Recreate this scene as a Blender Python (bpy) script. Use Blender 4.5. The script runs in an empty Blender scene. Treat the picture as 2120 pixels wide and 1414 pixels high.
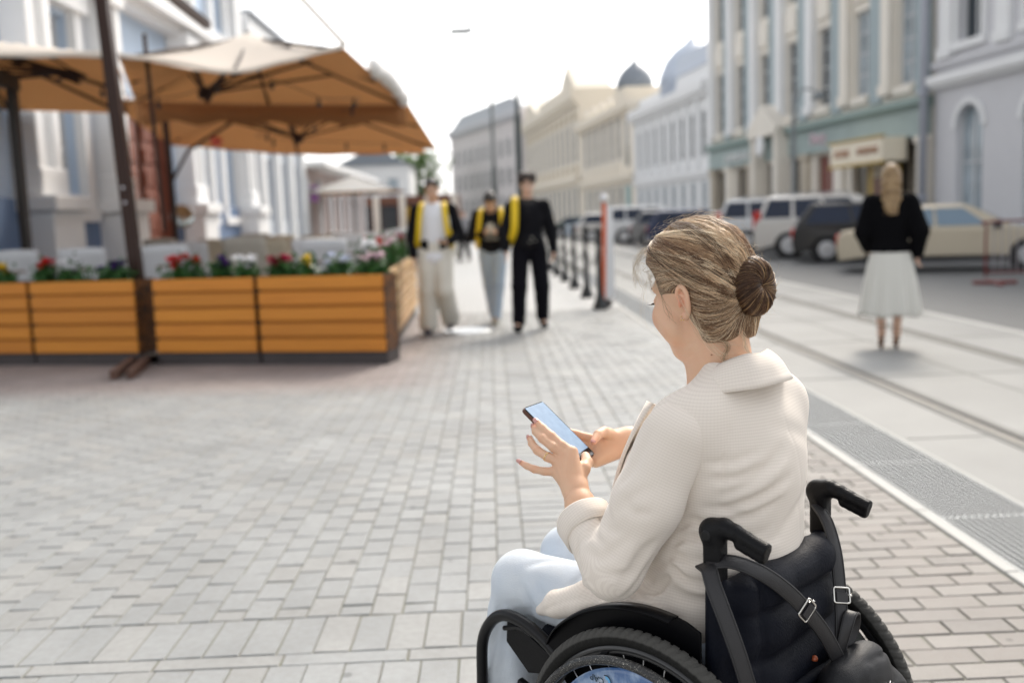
import bpy, math, random
import numpy as np
from mathutils import Vector, Matrix, Euler
random.seed(7); np.random.seed(7)
R_ = math.radians
SC = bpy.context.scene
COL = SC.collection

# ------------------------------------------------------------------ camera
cam_d = bpy.data.cameras.new('camera'); cam = bpy.data.objects.new('camera', cam_d); COL.objects.link(cam)
SC.camera = cam
cam_d.sensor_width = 36.0; cam_d.lens = 35.0
cam_d.clip_start = 0.05; cam_d.clip_end = 2000
_p, _r, _w = R_(7.05), R_(2.1), R_(-1.0)
_f = Vector((-math.sin(_w)*math.cos(_p), math.cos(_w)*math.cos(_p), -math.sin(_p)))
_rt = Vector((math.cos(_w), math.sin(_w), 0)); _up = _rt.cross(_f)
_R = _rt*math.cos(_r)-_up*math.sin(_r); _U = _rt*math.sin(_r)+_up*math.cos(_r)
cam.matrix_world = Matrix(((_R.x, _U.x, -_f.x, 0), (_R.y, _U.y, -_f.y, 0), (_R.z, _U.z, -_f.z, 1.4), (0, 0, 0, 1)))
cam_d.dof.use_dof = True; cam_d.dof.focus_distance = 2.0; cam_d.dof.aperture_fstop = 2.1
cam_d.dof.aperture_blades = 0

# ------------------------------------------------------------------ sky, sun, exposure
SUN_EL, SUN_AZ = R_(42), R_(26)          # azimuth measured from +y (ahead) towards +x; the sun stands ahead and to the right
w = bpy.data.worlds.new('World'); SC.world = w; w.use_nodes = True
nt = w.node_tree; bg = nt.nodes['Background']
sky = nt.nodes.new('ShaderNodeTexSky'); sky.sky_type = 'NISHITA'; sky.sun_disc = False
sky.sun_elevation = SUN_EL; sky.sun_rotation = SUN_AZ
sky.air_density = 1.0; sky.dust_density = 3.0; sky.ozone_density = 1.0
hs = nt.nodes.new('ShaderNodeHueSaturation'); hs.inputs['Saturation'].default_value = 0.12
nt.links.new(sky.outputs[0], hs.inputs['Color']); nt.links.new(hs.outputs[0], bg.inputs['Color'])
bg.inputs['Strength'].default_value = 0.15
sl = bpy.data.lights.new('sun', 'SUN'); sl.energy = 1.3; sl.angle = R_(16); sl.color = (1.0, 0.88, 0.73)
so = bpy.data.objects.new('sun', sl); COL.objects.link(so)
sd = Vector((math.sin(SUN_AZ)*math.cos(SUN_EL), math.cos(SUN_AZ)*math.cos(SUN_EL), math.sin(SUN_EL)))
so.rotation_euler = sd.to_track_quat('Z', 'Y').to_euler(); so.location = sd*60
SC.view_settings.view_transform = 'Standard'; SC.view_settings.look = 'None'
SC.view_settings.gamma = 1.0; SC.view_settings.exposure = 1.05
SC.cycles.use_denoising = True
SC.cycles.max_bounces = 6; SC.cycles.diffuse_bounces = 3; SC.cycles.glossy_bounces = 3
SC.cycles.transparent_max_bounces = 8; SC.cycles.caustics_reflective = False; SC.cycles.caustics_refractive = False
SC.cycles.sample_clamp_indirect = 6

# ------------------------------------------------------------------ materials
_M = {}
def mat(name, col, rough=0.6, metal=0.0, noise=None, bump=None, attr=False, spec=0.5, sheen=0, coat=0, sss=0, trans=0, strip=None):
    """noise=(scale, amount, dark colour)  bump=(scale, strength)"""
    if name in _M: return _M[name]
    m = bpy.data.materials.new(name); m.use_nodes = True; t = m.node_tree; N = t.nodes; L = t.links
    b = N['Principled BSDF']
    b.inputs['Roughness'].default_value = rough; b.inputs['Metallic'].default_value = metal
    b.inputs['Specular IOR Level'].default_value = spec
    b.inputs['Sheen Weight'].default_value = sheen; b.inputs['Coat Weight'].default_value = coat
    tc = N.new('ShaderNodeTexCoord')
    cur = None
    if attr:
        a = N.new('ShaderNodeAttribute'); a.attribute_name = 'col'
        mx = N.new('ShaderNodeMix'); mx.data_type = 'RGBA'; mx.blend_type = 'MULTIPLY'; mx.inputs[0].default_value = 1
        mx.inputs[6].default_value = (*col, 1); L.new(a.outputs['Color'], mx.inputs[7]); cur = mx.outputs[2]
    if noise:
        n = N.new('ShaderNodeTexNoise'); n.inputs['Scale'].default_value = noise[0]; n.inputs['Detail'].default_value = 6
        L.new(tc.outputs['Object'], n.inputs['Vector'])
        rp = N.new('ShaderNodeMapRange'); rp.inputs[1].default_value = .35; rp.inputs[2].default_value = .65
        rp.inputs[3].default_value = 0; rp.inputs[4].default_value = noise[1]; L.new(n.outputs[0], rp.inputs[0])
        mx = N.new('ShaderNodeMix'); mx.data_type = 'RGBA'; L.new(rp.outputs[0], mx.inputs[0])
        if cur: L.new(cur, mx.inputs[6])
        else: mx.inputs[6].default_value = (*col, 1)
        mx.inputs[7].default_value = (*(noise[2] if len(noise) > 2 else tuple(c*.6 for c in col)), 1)
        cur = mx.outputs[2]
    if cur: L.new(cur, b.inputs['Base Color'])
    else: b.inputs['Base Color'].default_value = (*col, 1)
    if bump:
        n = N.new('ShaderNodeTexNoise'); n.inputs['Scale'].default_value = bump[0]; n.inputs['Detail'].default_value = 4
        L.new(tc.outputs['Object'], n.inputs['Vector'])
        bp = N.new('ShaderNodeBump'); bp.inputs['Strength'].default_value = bump[1]; bp.inputs['Distance'].default_value = .004
        L.new(n.outputs[0], bp.inputs['Height']); L.new(bp.outputs[0], b.inputs['Normal'])
    if sss:
        b.inputs['Subsurface Weight'].default_value = sss; b.inputs['Subsurface Radius'].default_value = (.012, .004, .002)
        b.inputs['Subsurface Scale'].default_value = 1.0
    if trans:
        o = N['Material Output']; tr = N.new('ShaderNodeBsdfTranslucent'); ms = N.new('ShaderNodeMixShader'); ms.inputs[0].default_value = trans
        if cur: L.new(cur, tr.inputs['Color'])
        else: tr.inputs['Color'].default_value = (*col, 1)
        L.new(b.outputs[0], ms.inputs[1]); L.new(tr.outputs[0], ms.inputs[2]); L.new(ms.outputs[0], o.inputs['Surface'])
    _M[name] = m
    return m

def stripes(m, scale, colB, amt=.35, axis='Z', dist=2.0):
    """streaky grain mixed into a material: wood or hair"""
    t = m.node_tree; N = t.nodes; L = t.links; b = N['Principled BSDF']
    tc = N.new('ShaderNodeTexCoord'); mp = N.new('ShaderNodeMapping'); L.new(tc.outputs['Object'], mp.inputs[0])
    mp.inputs['Scale'].default_value = scale
    n = N.new('ShaderNodeTexNoise'); n.inputs['Scale'].default_value = 1; n.inputs['Detail'].default_value = 5; n.inputs['Distortion'].default_value = dist*.2
    L.new(mp.outputs[0], n.inputs['Vector'])
    mx = N.new('ShaderNodeMix'); mx.data_type = 'RGBA'
    rp = N.new('ShaderNodeMapRange'); rp.inputs[1].default_value = .38; rp.inputs[2].default_value = .68; rp.inputs[4].default_value = amt
    L.new(n.outputs[0], rp.inputs[0]); L.new(rp.outputs[0], mx.inputs[0])
    src = b.inputs['Base Color']
    if src.is_linked: L.new(src.links[0].from_socket, mx.inputs[6])
    else: mx.inputs[6].default_value = src.default_value
    mx.inputs[7].default_value = (*colB, 1); L.new(mx.outputs[2], src)
    return m

# ------------------------------------------------------------------ objects and meshes
def tag(o, label=None, cat=None, group=None, kind=None):
    if label: o['label'] = label
    if cat: o['category'] = cat
    if group: o['group'] = group
    if kind: o['kind'] = kind
    return o
def thing(name, label, cat, loc=(0, 0, 0), rz=0, group=None):
    o = bpy.data.objects.new(name, None); COL.objects.link(o); o.empty_display_size = .2
    o.location = loc; o.rotation_euler = (0, 0, rz)
    return tag(o, label, cat, group)
def link_mesh(name, me, mats, parent=None, smooth=False):
    for m in (mats if isinstance(mats, (list, tuple)) else [mats]): me.materials.append(m)
    if smooth: me.shade_smooth() if hasattr(me, 'shade_smooth') else me.polygons.foreach_set('use_smooth', [True]*len(me.polygons))
    o = bpy.data.objects.new(name, me); COL.objects.link(o)
    if parent: o.parent = parent
    return o
def copy_tree(o, parent=None):
    c = o.copy(); COL.objects.link(c)
    if parent: c.parent = parent
    for ch in list(o.children): copy_tree(ch, c)
    return c

class MB:
    def __init__(s): s.v = []; s.f = []; s.m = []; s.c = []; s.cur = 0; s.col = (1, 1, 1)
    def add(s, vs, fs):
        n = len(s.v); s.v += [tuple(v) for v in vs]
        for f in fs: s.f.append(tuple(i+n for i in f)); s.m.append(s.cur); s.c.append(s.col)
        return s
    def box(s, x0, x1, y0, y1, z0, z1):
        return s.add([(x0,y0,z0),(x1,y0,z0),(x1,y1,z0),(x0,y1,z0),(x0,y0,z1),(x1,y0,z1),(x1,y1,z1),(x0,y1,z1)],
                     [(0,3,2,1),(4,5,6,7),(0,1,5,4),(1,2,6,5),(2,3,7,6),(3,0,4,7)])
    def bbox(s, x0, x1, y0, y1, z0, z1, b=.01):
        """box with chamfered vertical and top edges"""
        def ring(i, z): return [(x0+i,y0,z),(x1-i,y0,z),(x1,y0+i,z),(x1,y1-i,z),(x1-i,y1,z),(x0+i,y1,z),(x0,y1-i,z),(x0,y0+i,z)]
        def ring2(i, z): return [(x0+i+b*.7,y0+b,z),(x1-i-b*.7,y0+b,z),(x1-b,y0+i+b*.7,z),(x1-b,y1-i-b*.7,z),(x1-i-b*.7,y1-b,z),(x0+i+b*.7,y1-b,z),(x0+b,y1-i-b*.7,z),(x0+b,y0+i+b*.7,z)]
        v = ring2(b, z0)+ring(b, z0+b)+ring(b, z1-b)+ring2(b, z1)
        f = [tuple(reversed(range(8))), tuple(range(24, 32))]
        for k in range(3):
            for i in range(8): j = (i+1) % 8; f.append((k*8+i, k*8+j, k*8+8+j, k*8+8+i))
        return s.add(v, f)
    def obox(s, c, h, M):
        M = np.array(M); vs = []
        for sx, sy, sz in ((-1,-1,-1),(1,-1,-1),(1,1,-1),(-1,1,-1),(-1,-1,1),(1,-1,1),(1,1,1),(-1,1,1)):
            vs.append(tuple(np.array(c)+M@np.array((sx*h[0], sy*h[1], sz*h[2]))))
        return s.add(vs, [(0,3,2,1),(4,5,6,7),(0,1,5,4),(1,2,6,5),(2,3,7,6),(3,0,4,7)])
    def beam(s, p0, p1, w, h, up=(0, 0, 1)):
        p0 = Vector(p0); p1 = Vector(p1); d = (p1-p0).normalized(); r = d.cross(Vector(up)).normalized(); u = r.cross(d)
        vs = []
        for p in (p0, p1):
            for a, b in ((-1,-1),(1,-1),(1,1),(-1,1)): vs.append(p+r*a*w/2+u*b*h/2)
        return s.add(vs, [(0,1,2,3),(7,6,5,4),(0,4,5,1),(1,5,6,2),(2,6,7,3),(3,7,4,0)])
    def tube(s, pts, r, n=10, caps=True, flat=1.0):
        P = [Vector(p) for p in pts]; k = len(P); rr = [r]*k if not hasattr(r, '__len__') else r
        T = [(P[min(i+1, k-1)]-P[max(i-1, 0)]).normalized() for i in range(k)]
        a = Vector((0, 0, 1)) if abs(T[0].z) < .9 else Vector((1, 0, 0))
        N = T[0].cross(a).normalized(); vs = []
        for i in range(k):
            N = (N-T[i]*N.dot(T[i])).normalized(); B = T[i].cross(N)
            for j in range(n):
                t = 2*math.pi*j/n; vs.append(P[i]+(N*math.cos(t)+B*math.sin(t)*flat)*rr[i])
        fs = []
        for i in range(k-1):
            for j in range(n): q = (j+1) % n; fs.append((i*n+j, i*n+q, (i+1)*n+q, (i+1)*n+j))
        if caps: fs += [tuple(reversed(range(n))), tuple((k-1)*n+j for j in range(n))]
        return s.add(vs, fs)
    def lathe(s, prof, c=(0, 0, 0), n=16, M=None):
        vs = []; k = len(prof)
        for r, z in prof:
            for j in range(n):
                t = 2*math.pi*j/n; p = Vector((r*math.cos(t), r*math.sin(t), z))
                if M is not None: p = M@p
                vs.append(p+Vector(c))
        fs = [tuple(reversed(range(n))), tuple((k-1)*n+j for j in range(n))]
        for i in range(k-1):
            for j in range(n): q = (j+1) % n; fs.append((i*n+j, i*n+q, (i+1)*n+q, (i+1)*n+j))
        return s.add(vs, fs)
    def prism(s, poly, a, b, ax='y'):
        """poly in the plane normal to ax, extruded a..b"""
        n = len(poly)
        def P(u, v, t): return {'y': (u, t, v), 'x': (t, u, v), 'z': (u, v, t)}[ax]
        vs = [P(u, v, a) for u, v in poly]+[P(u, v, b) for u, v in poly]
        fs = [tuple(range(n)), tuple(reversed(range(n, 2*n)))]+[(i, n+i, n+(i+1) % n, (i+1) % n) for i in range(n)]
        return s.add(vs, fs)
    def grid(s, rows, closed=False):
        """rows: list of equal-length point lists"""
        k = len(rows); n = len(rows[0]); vs = [p for r in rows for p in r]; fs = []
        for i in range(k-1):
            for j in range(n if closed else n-1): q = (j+1) % n; fs.append((i*n+j, i*n+q, (i+1)*n+q, (i+1)*n+j))
        return s.add(vs, fs)
    def mesh(s, name):
        me = bpy.data.meshes.new(name); me.from_pydata(s.v, [], s.f)
        me.polygons.foreach_set('material_index', s.m)
        if any(c != (1, 1, 1) for c in s.c):
            a = me.attributes.new('col', 'FLOAT_COLOR', 'FACE'); a.data.foreach_set('color', [x for c in s.c for x in (*c, 1)])
        me.update(); return me
    def build(s, name, mats, parent=None, smooth=False, bevel=0, fixn=True, thick=0, sub=0):
        me = s.mesh(name)
        if fixn:
            import bmesh
            bm = bmesh.new(); bm.from_mesh(me); bmesh.ops.recalc_face_normals(bm, faces=bm.faces); bm.to_mesh(me); bm.free()
        o = link_mesh(name, me, mats, parent, smooth)
        if thick: md = o.modifiers.new('s', 'SOLIDIFY'); md.thickness = thick; md.offset = 0
        if sub: md = o.modifiers.new('u', 'SUBSURF'); md.levels = sub; md.render_levels = sub
        if bevel: md = o.modifiers.new('b', 'BEVEL'); md.width = bevel; md.segments = 2; md.limit_method = 'ANGLE'
        return o

def spline(pts, n=24):
    """Catmull-Rom through pts"""
    P = [np.array(p, float) for p in pts]; P = [2*P[0]-P[1]]+P+[2*P[-1]-P[-2]]; out = []; m = len(P)-3
    for i in range(n+1):
        t = i/n*m; k = min(int(t), m-1); u = t-k; a, b, c, d = P[k:k+4]
        out.append(tuple(.5*((2*b)+(-a+c)*u+(2*a-5*b+4*c-d)*u*u+(-a+3*b-3*c+d)*u**3)))
    return out

# ------------------------------------------------------------------ implicit volumes turned into one smooth mesh
class Vol:
    def __init__(s, lo, hi, h):
        s.lo = np.array(lo, float); s.h = h; s.n = np.ceil((np.array(hi)-s.lo)/h).astype(int)+1
        s.f = np.full(s.n, 1.0, np.float32)
    def _sl(s, lo, hi):
        a = np.clip(np.floor((np.array(lo)-s.lo)/s.h).astype(int), 0, s.n); b = np.clip(np.ceil((np.array(hi)-s.lo)/s.h).astype(int)+1, 0, s.n)
        sl = tuple(slice(int(i), int(j)) for i, j in zip(a, b))
        ax = [(s.lo[i]+s.h*np.arange(a[i], b[i])).astype(np.float32) for i in range(3)]
        return sl, ax[0][:, None, None], ax[1][None, :, None], ax[2][None, None, :]
    def put(s, fn, lo, hi, k=.01, mode='u'):
        pad = k+2*s.h; sl, X, Y, Z = s._sl(np.array(lo)-pad, np.array(hi)+pad)
        g = s.f[sl]
        if g.size == 0: return s
        d = fn(X, Y, Z)
        if mode == 'u':
            q = np.clip(.5+.5*(g-d)/k, 0, 1); s.f[sl] = g*(1-q)+d*q-k*q*(1-q)
        elif mode == 's':
            d = -d; q = np.clip(.5-.5*(g-d)/k, 0, 1); s.f[sl] = g*(1-q)+d*q+k*q*(1-q)
        elif mode == 'a': s.f[sl] = g+d
        return s
    def _seg(s, a, b, ra, rb):
        a = np.array(a, np.float32); b = np.array(b, np.float32); ab = b-a; L2 = float(ab@ab)+1e-12
        def fn(X, Y, Z):
            x = X-a[0]; y = Y-a[1]; z = Z-a[2]; t = np.clip((x*ab[0]+y*ab[1]+z*ab[2])/L2, 0, 1)
            return np.sqrt((x-t*ab[0])**2+(y-t*ab[1])**2+(z-t*ab[2])**2)-(ra+t*(rb-ra))
        r = max(ra, rb); return fn, np.minimum(a, b)-r, np.maximum(a, b)+r
    def cap(s, a, b, ra, rb=None, k=.01, mode='u'):
        fn, lo, hi = s._seg(a, b, ra, ra if rb is None else rb); return s.put(fn, lo, hi, k, mode)
    def chain(s, pts, rs, k=.01):
        for i in range(len(pts)-1): s.cap(pts[i], pts[i+1], rs[i], rs[i+1], k)
        return s
    def ell(s, c, r, rot=None, k=.01, mode='u'):
        c = np.array(c, np.float32); r = np.array(r, np.float32)
        M = np.eye(3) if rot is None else np.array(Euler([R_(v) for v in rot]).to_matrix()) if len(rot) == 3 and not hasattr(rot[0], '__len__') else np.array(rot)
        def fn(X, Y, Z):
            x = X-c[0]; y = Y-c[1]; z = Z-c[2]; p = [(x*M[0, i]+y*M[1, i]+z*M[2, i]) for i in range(3)]
            k0 = np.sqrt((p[0]/r[0])**2+(p[1]/r[1])**2+(p[2]/r[2])**2)+1e-6
            k1 = np.sqrt((p[0]/r[0]**2)**2+(p[1]/r[1]**2)**2+(p[2]/r[2]**2)**2)+1e-6
            return k0*(k0-1)/k1
        m = float(r.max()); return s.put(fn, c-m, c+m, k, mode)
    def rbox(s, c, h, rr, rot=None, k=.01, mode='u'):
        c = np.array(c, np.float32); M = np.eye(3) if rot is None else np.array(Euler([R_(v) for v in rot]).to_matrix())
        def fn(X, Y, Z):
            x = X-c[0]; y = Y-c[1]; z = Z-c[2]; q = [np.abs(x*M[0, i]+y*M[1, i]+z*M[2, i])-(h[i]-rr) for i in range(3)]
            return np.sqrt(sum(np.maximum(v, 0)**2 for v in q))+np.minimum(np.maximum(np.maximum(q[0], q[1]), q[2]), 0)-rr
        m = float(np.linalg.norm(h)); return s.put(fn, c-m, c+m, k, mode)
    def crease(s, pts, w, depth):
        """groove (depth > 0) or ridge (depth < 0) that follows a polyline"""
        P = np.array(spline(pts, 4*(len(pts)-1)))
        for _ in range(5):                                  # slide the line onto the surface
            k = np.clip(np.round((P-s.lo)/s.h).astype(int), 2, s.n-3); f0 = s.f[k[:, 0], k[:, 1], k[:, 2]]
            g = np.stack([s.f[k[:, 0]+2, k[:, 1], k[:, 2]]-s.f[k[:, 0]-2, k[:, 1], k[:, 2]], s.f[k[:, 0], k[:, 1]+2, k[:, 2]]-s.f[k[:, 0], k[:, 1]-2, k[:, 2]], s.f[k[:, 0], k[:, 1], k[:, 2]+2]-s.f[k[:, 0], k[:, 1], k[:, 2]-2]], 1)/(4*s.h)
            m = (np.abs(f0) < .06)[:, None]; P = P-np.where(m, g/np.maximum((g*g).sum(1), .2)[:, None]*f0[:, None]*.8, 0)
        lo = P.min(0)-3*w; hi = P.max(0)+3*w; sl, X, Y, Z = s._sl(lo, hi)
        if s.f[sl].size == 0: return s
        best = None; n = len(P)-1
        for i in range(n):
            a = P[i].astype(np.float32); ab = (P[i+1]-P[i]).astype(np.float32); L2 = float(ab@ab)+1e-12
            x = X-a[0]; y = Y-a[1]; z = Z-a[2]; t = np.clip((x*ab[0]+y*ab[1]+z*ab[2])/L2, 0, 1)
            d = (x-t*ab[0])**2+(y-t*ab[1])**2+(z-t*ab[2])**2; u = (i+t)/n; am = np.sin(np.pi*np.clip(u, .02, .98))**.6
            v = am*np.exp(-d/(w*w))
            best = v if best is None else np.maximum(best, v)
        s.f[sl] += depth*best; return s
    def warp(s, fn):
        """add a small displacement field fn(X,Y,Z)"""
        sl, X, Y, Z = s._sl(s.lo, s.lo+s.h*s.n); s.f += fn(X, Y, Z).astype(np.float32); return s
    def arrays(s):
        f = s.f; nx, ny, nz = f.shape; ins = f < 0
        cs = np.zeros((nx-1, ny-1, nz-1), np.int8)
        for i in (0, 1):
            for j in (0, 1):
                for k in (0, 1): cs += ins[i:nx-1+i, j:ny-1+j, k:nz-1+k]
        act = (cs > 0) & (cs < 8); I, J, K = np.nonzero(act); n = len(I)
        idx = np.full(act.shape, -1, np.int32); idx[I, J, K] = np.arange(n)
        acc = np.zeros((n, 3)); cnt = np.zeros(n)
        cor = [(i, j, k) for i in (0, 1) for j in (0, 1) for k in (0, 1)]
        for a in range(8):
            for b in range(a+1, 8):
                A = cor[a]; B = cor[b]
                if sum(abs(x-y) for x, y in zip(A, B)) != 1: continue
                fa = f[I+A[0], J+A[1], K+A[2]]; fb = f[I+B[0], J+B[1], K+B[2]]; m = (fa < 0) != (fb < 0)
                t = np.where(m, fa/np.where(m, fa-fb, 1), 0)
                for d in range(3): acc[:, d] += np.where(m, A[d]+t*(B[d]-A[d]), 0)
                cnt += m
        V = (acc/cnt[:, None]+np.stack([I, J, K], 1))*s.h+s.lo
        Q = []
        for d in range(3):
            o = [1 if q == d else 0 for q in range(3)]
            A = ins[:nx-o[0], :ny-o[1], :nz-o[2]]; B = ins[o[0]:, o[1]:, o[2]:]
            E = np.nonzero(A != B); flip = A[E]
            e1, e2 = [q for q in range(3) if q != d]
            E = list(E); ok = (E[e1] > 0) & (E[e2] > 0) & (E[e1] < f.shape[e1]-1) & (E[e2] < f.shape[e2]-1)
            E = [e[ok] for e in E]; flip = flip[ok]
            def C(a, b):
                q = [e.copy() for e in E]; q[e1] = q[e1]-a; q[e2] = q[e2]-b; return idx[q[0], q[1], q[2]]
            q = np.stack([C(1, 1), C(0, 1), C(0, 0), C(1, 0)], 1)
            if d == 1: flip = ~flip
            q[~flip] = q[~flip][:, ::-1]; Q.append(q)
        return V, np.concatenate(Q)
def smooth_arr(V, Q, it=1, lam=.5):
    e = np.concatenate([Q[:, [0, 1]], Q[:, [1, 2]], Q[:, [2, 3]], Q[:, [3, 0]]]); n = len(V)
    deg = np.bincount(e.ravel(), minlength=n).astype(float); deg[deg == 0] = 1
    for _ in range(it):
        S = np.stack([np.bincount(e[:, 0], V[e[:, 1], d], n)+np.bincount(e[:, 1], V[e[:, 0], d], n) for d in range(3)], 1)/deg[:, None]
        V = V+(S-V)*lam
    return V
def np_mesh(name, parts, mats, parent=None, smooth=1, pc=None, vcol=None, flatshade=False):
    """parts: list of (V, Q) joined as one mesh; pc: fn(V)->(n,3) pattern coords; vcol: fn(V)->(n,3)"""
    VV = []; QQ = []; o = 0
    for V, Q in parts:
        if smooth and Q.shape[1] == 4: V = smooth_arr(V, Q, smooth)
        VV.append(V); QQ.append(Q+o); o += len(V)
    V = np.concatenate(VV); Q = np.concatenate(QQ); k = Q.shape[1]
    me = bpy.data.meshes.new(name); me.vertices.add(len(V)); me.vertices.foreach_set('co', V.astype(np.float32).ravel())
    me.loops.add(Q.size); me.loops.foreach_set('vertex_index', Q.astype(np.int32).ravel())
    me.polygons.add(len(Q)); me.polygons.foreach_set('loop_start', np.arange(0, Q.size, k, dtype=np.int32))
    me.update(calc_edges=True)
    if pc is not None:
        a = me.attributes.new('pc', 'FLOAT_VECTOR', 'POINT'); a.data.foreach_set('vector', np.asarray(pc(V), np.float32).ravel())
    if vcol is not None:
        c = np.asarray(vcol(V), np.float32); c = np.concatenate([c, np.ones((len(c), 1), np.float32)], 1)
        a = me.attributes.new('col', 'FLOAT_COLOR', 'POINT'); a.data.foreach_set('color', c.ravel())
    return link_mesh(name, me, mats, parent, not flatshade)
def vol_mesh(name, vols, mats, parent=None, **kw):
    if isinstance(vols, Vol): vols = [vols]
    return np_mesh(name, [v.arrays() for v in vols], mats, parent, **kw)
# ================================================================== SETTING
def sheet(name, pts, z, m, kind='structure'):
    mb = MB(); mb.add([(x, y, z) for x, y in pts], [tuple(range(len(pts)))])
    o = mb.build(name, m, fixn=False); o['kind'] = kind; return o
m_joint = mat('joint_sand', (.20, .19, .165), .95, noise=(9, .6, (.17, .18, .13)), bump=(300, .5))
m_paver = mat('grey_paver', (1, 1, 1), .62, attr=True, noise=(34, .35, (.25, .245, .23)), bump=(170, .5), spec=.28)
def grime(m, s1, amt, spots=True):
    """old stains, foot wear and flattened gum"""
    t = m.node_tree; N = t.nodes; L = t.links; src = N['Principled BSDF'].inputs['Base Color']; tc = N.new('ShaderNodeTexCoord')
    n = N.new('ShaderNodeTexNoise'); n.inputs['Scale'].default_value = s1; n.inputs['Detail'].default_value = 7; n.inputs['Roughness'].default_value = .62; L.new(tc.outputs['Object'], n.inputs['Vector'])
    mr = N.new('ShaderNodeMapRange'); mr.inputs[1].default_value = .3; mr.inputs[2].default_value = .7; mr.inputs[3].default_value = 1-amt; mr.inputs[4].default_value = 1.06; L.new(n.outputs[0], mr.inputs[0]); fac = mr.outputs[0]
    if spots:
        v = N.new('ShaderNodeTexVoronoi'); v.inputs['Scale'].default_value = 3.1; L.new(tc.outputs['Object'], v.inputs['Vector']); q = N.new('ShaderNodeMapRange'); q.inputs[1].default_value = .045; q.inputs[2].default_value = .065; q.inputs[3].default_value = .62; q.inputs[4].default_value = 1; L.new(v.outputs['Distance'], q.inputs[0])
        mu = N.new('ShaderNodeMath'); mu.operation = 'MULTIPLY'; L.new(fac, mu.inputs[0]); L.new(q.outputs[0], mu.inputs[1]); fac = mu.outputs[0]
    mx = N.new('ShaderNodeVectorMath'); mx.operation = 'SCALE'; L.new(src.links[0].from_socket, mx.inputs[0]); L.new(fac, mx.inputs['Scale']); L.new(mx.outputs[0], src)
grime(m_paver, 1.3, .20)
m_conc = mat('tram_concrete', (.27, .27, .262), .75, noise=(.7, .5, (.29, .29, .28)), bump=(90, .3), spec=.5)
grime(m_conc, .8, .16, False)
m_asph = mat('asphalt', (.095, .098, .10), .7, noise=(1.2, .5, (.115, .118, .12)), bump=(120, .5), spec=.5)
m_kerbs = mat('kerb_stone', (.40, .40, .385), .7, noise=(5, .5, (.42, .41, .39)), bump=(60, .3))
m_steel = mat('galvanised_steel', (.34, .355, .365), .6, metal=.35, noise=(30, .4, (.3, .31, .32)))
m_rail = mat('rail_steel', (.15, .148, .14), .7, metal=0, noise=(20, .5, (.25, .22, .18)))
m_dark = mat('dark_void', (.015, .016, .017), .9)
m_bed = mat('channel_dirt', (.13, .13, .12), .9)

sheet('ground', [(-300, -120), (300, -120), (300, 700), (-300, 700)], -.16, mat('ground_earth', (.24, .24, .23), .9, noise=(.05, .5)))
sheet('pavement_bed', [(-9.5, -3), (1.895, -3), (1.895, 200), (-9.5, 200)], -.005, m_joint)
sheet('tram_lane', [(2.42, -3), (5.5, -3), (5.5, 260), (2.42, 260)], 0.0, m_conc)

def paver_field(mb, x0, x1, y0, y1, lx, ly, offset_axis, hue, jit=.034, gap=.007):
    """running-bond pavers; offset_axis 'y': columns along y, 'x': rows along x, None: stacked"""
    nx = int(round((x1-x0)/lx)); ny = int(round((y1-y0)/ly)); lx = (x1-x0)/nx; ly = (y1-y0)/ny
    rnd = random.Random(int(x0*100+y0*37)+5)
    for i in range(nx+(1 if offset_axis == 'x' else 0)):
        for j in range(ny+(1 if offset_axis == 'y' else 0)):
            ox = -lx/2 if offset_axis == 'x' and j % 2 else 0; oy = -ly/2 if offset_axis == 'y' and i % 2 else 0
            a = max(x0, x0+i*lx+ox); b = min(x1, x0+(i+1)*lx+ox); c = max(y0, y0+j*ly+oy); d = min(y1, y0+(j+1)*ly+oy)
            if b-a < .02 or d-c < .02: continue
            g = gap/2*rnd.uniform(.7, 1.5); gx = g*(.55 if offset_axis != 'x' else 1); gy = g*(1.15 if offset_axis != 'x' else .8); a += gx; b -= gx; c += gy; d -= gy; e = .003
            z = rnd.uniform(-.0016, .0012); tx = rnd.uniform(-1, 1)*.0014; ty = rnd.uniform(-1, 1)*.0014
            k = 1+rnd.uniform(-jit, jit)*1.6; hcol = hue(.5*(a+b), .5*(c+d), rnd)
            mb.col = tuple(min(1, q*k) for q in hcol)
            def P(x, y, zz): return (x, y, zz+z+tx*(1 if x > (a+b)/2 else -1)+ty*(1 if y > (c+d)/2 else -1))
            V = [P(a, c, -.03), P(b, c, -.03), P(b, d, -.03), P(a, d, -.03), P(a, c, -.004), P(b, c, -.004), P(b, d, -.004), P(a, d, -.004),
                 P(a+e, c+e, 0), P(b-e, c+e, 0), P(b-e, d-e, 0), P(a+e, d-e, 0)]
            mb.add(V, [(8, 9, 10, 11), (4, 5, 9, 8), (5, 6, 10, 9), (6, 7, 11, 10), (7, 4, 8, 11), (0, 1, 5, 4), (1, 2, 6, 5), (2, 3, 7, 6), (3, 0, 4, 7)])
def hue_grey(x, y, r):
    t = (.318, .328, .330) if r.random() > .3 else (.328, .331, .325)
    m = max(0, min(1, (y-7.9+.12*x)/.7))*max(0, min(1, (-.3-x)/.6))          # mauve pavers laid beside the terrace
    return tuple(a*(1-m)+b*m for a, b in zip(t, (.29, .245, .235)))
def hue_pink(x, y, r):
    q = r.random(); return (.245, .224, .208) if q < .55 else ((.225, .208, .196) if q < .8 else (.268, .25, .233))
mb = MB()
paver_field(mb, -6.5, .09, 3.46, 15.0, .116, .19, 'y', hue_grey)
paver_field(mb, -6.5, .09, 3.155, 3.46, .122, .305, None, hue_grey)
paver_field(mb, -6.5, .09, 3.07, 3.155, .4, .085, 'x', hue_grey)
paver_field(mb, -6.5, .09, .8, 3.07, .122, .24, None, hue_grey)
paver_field(mb, .09, .33, .8, 15.0, .24, .1, None, hue_grey)
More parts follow.
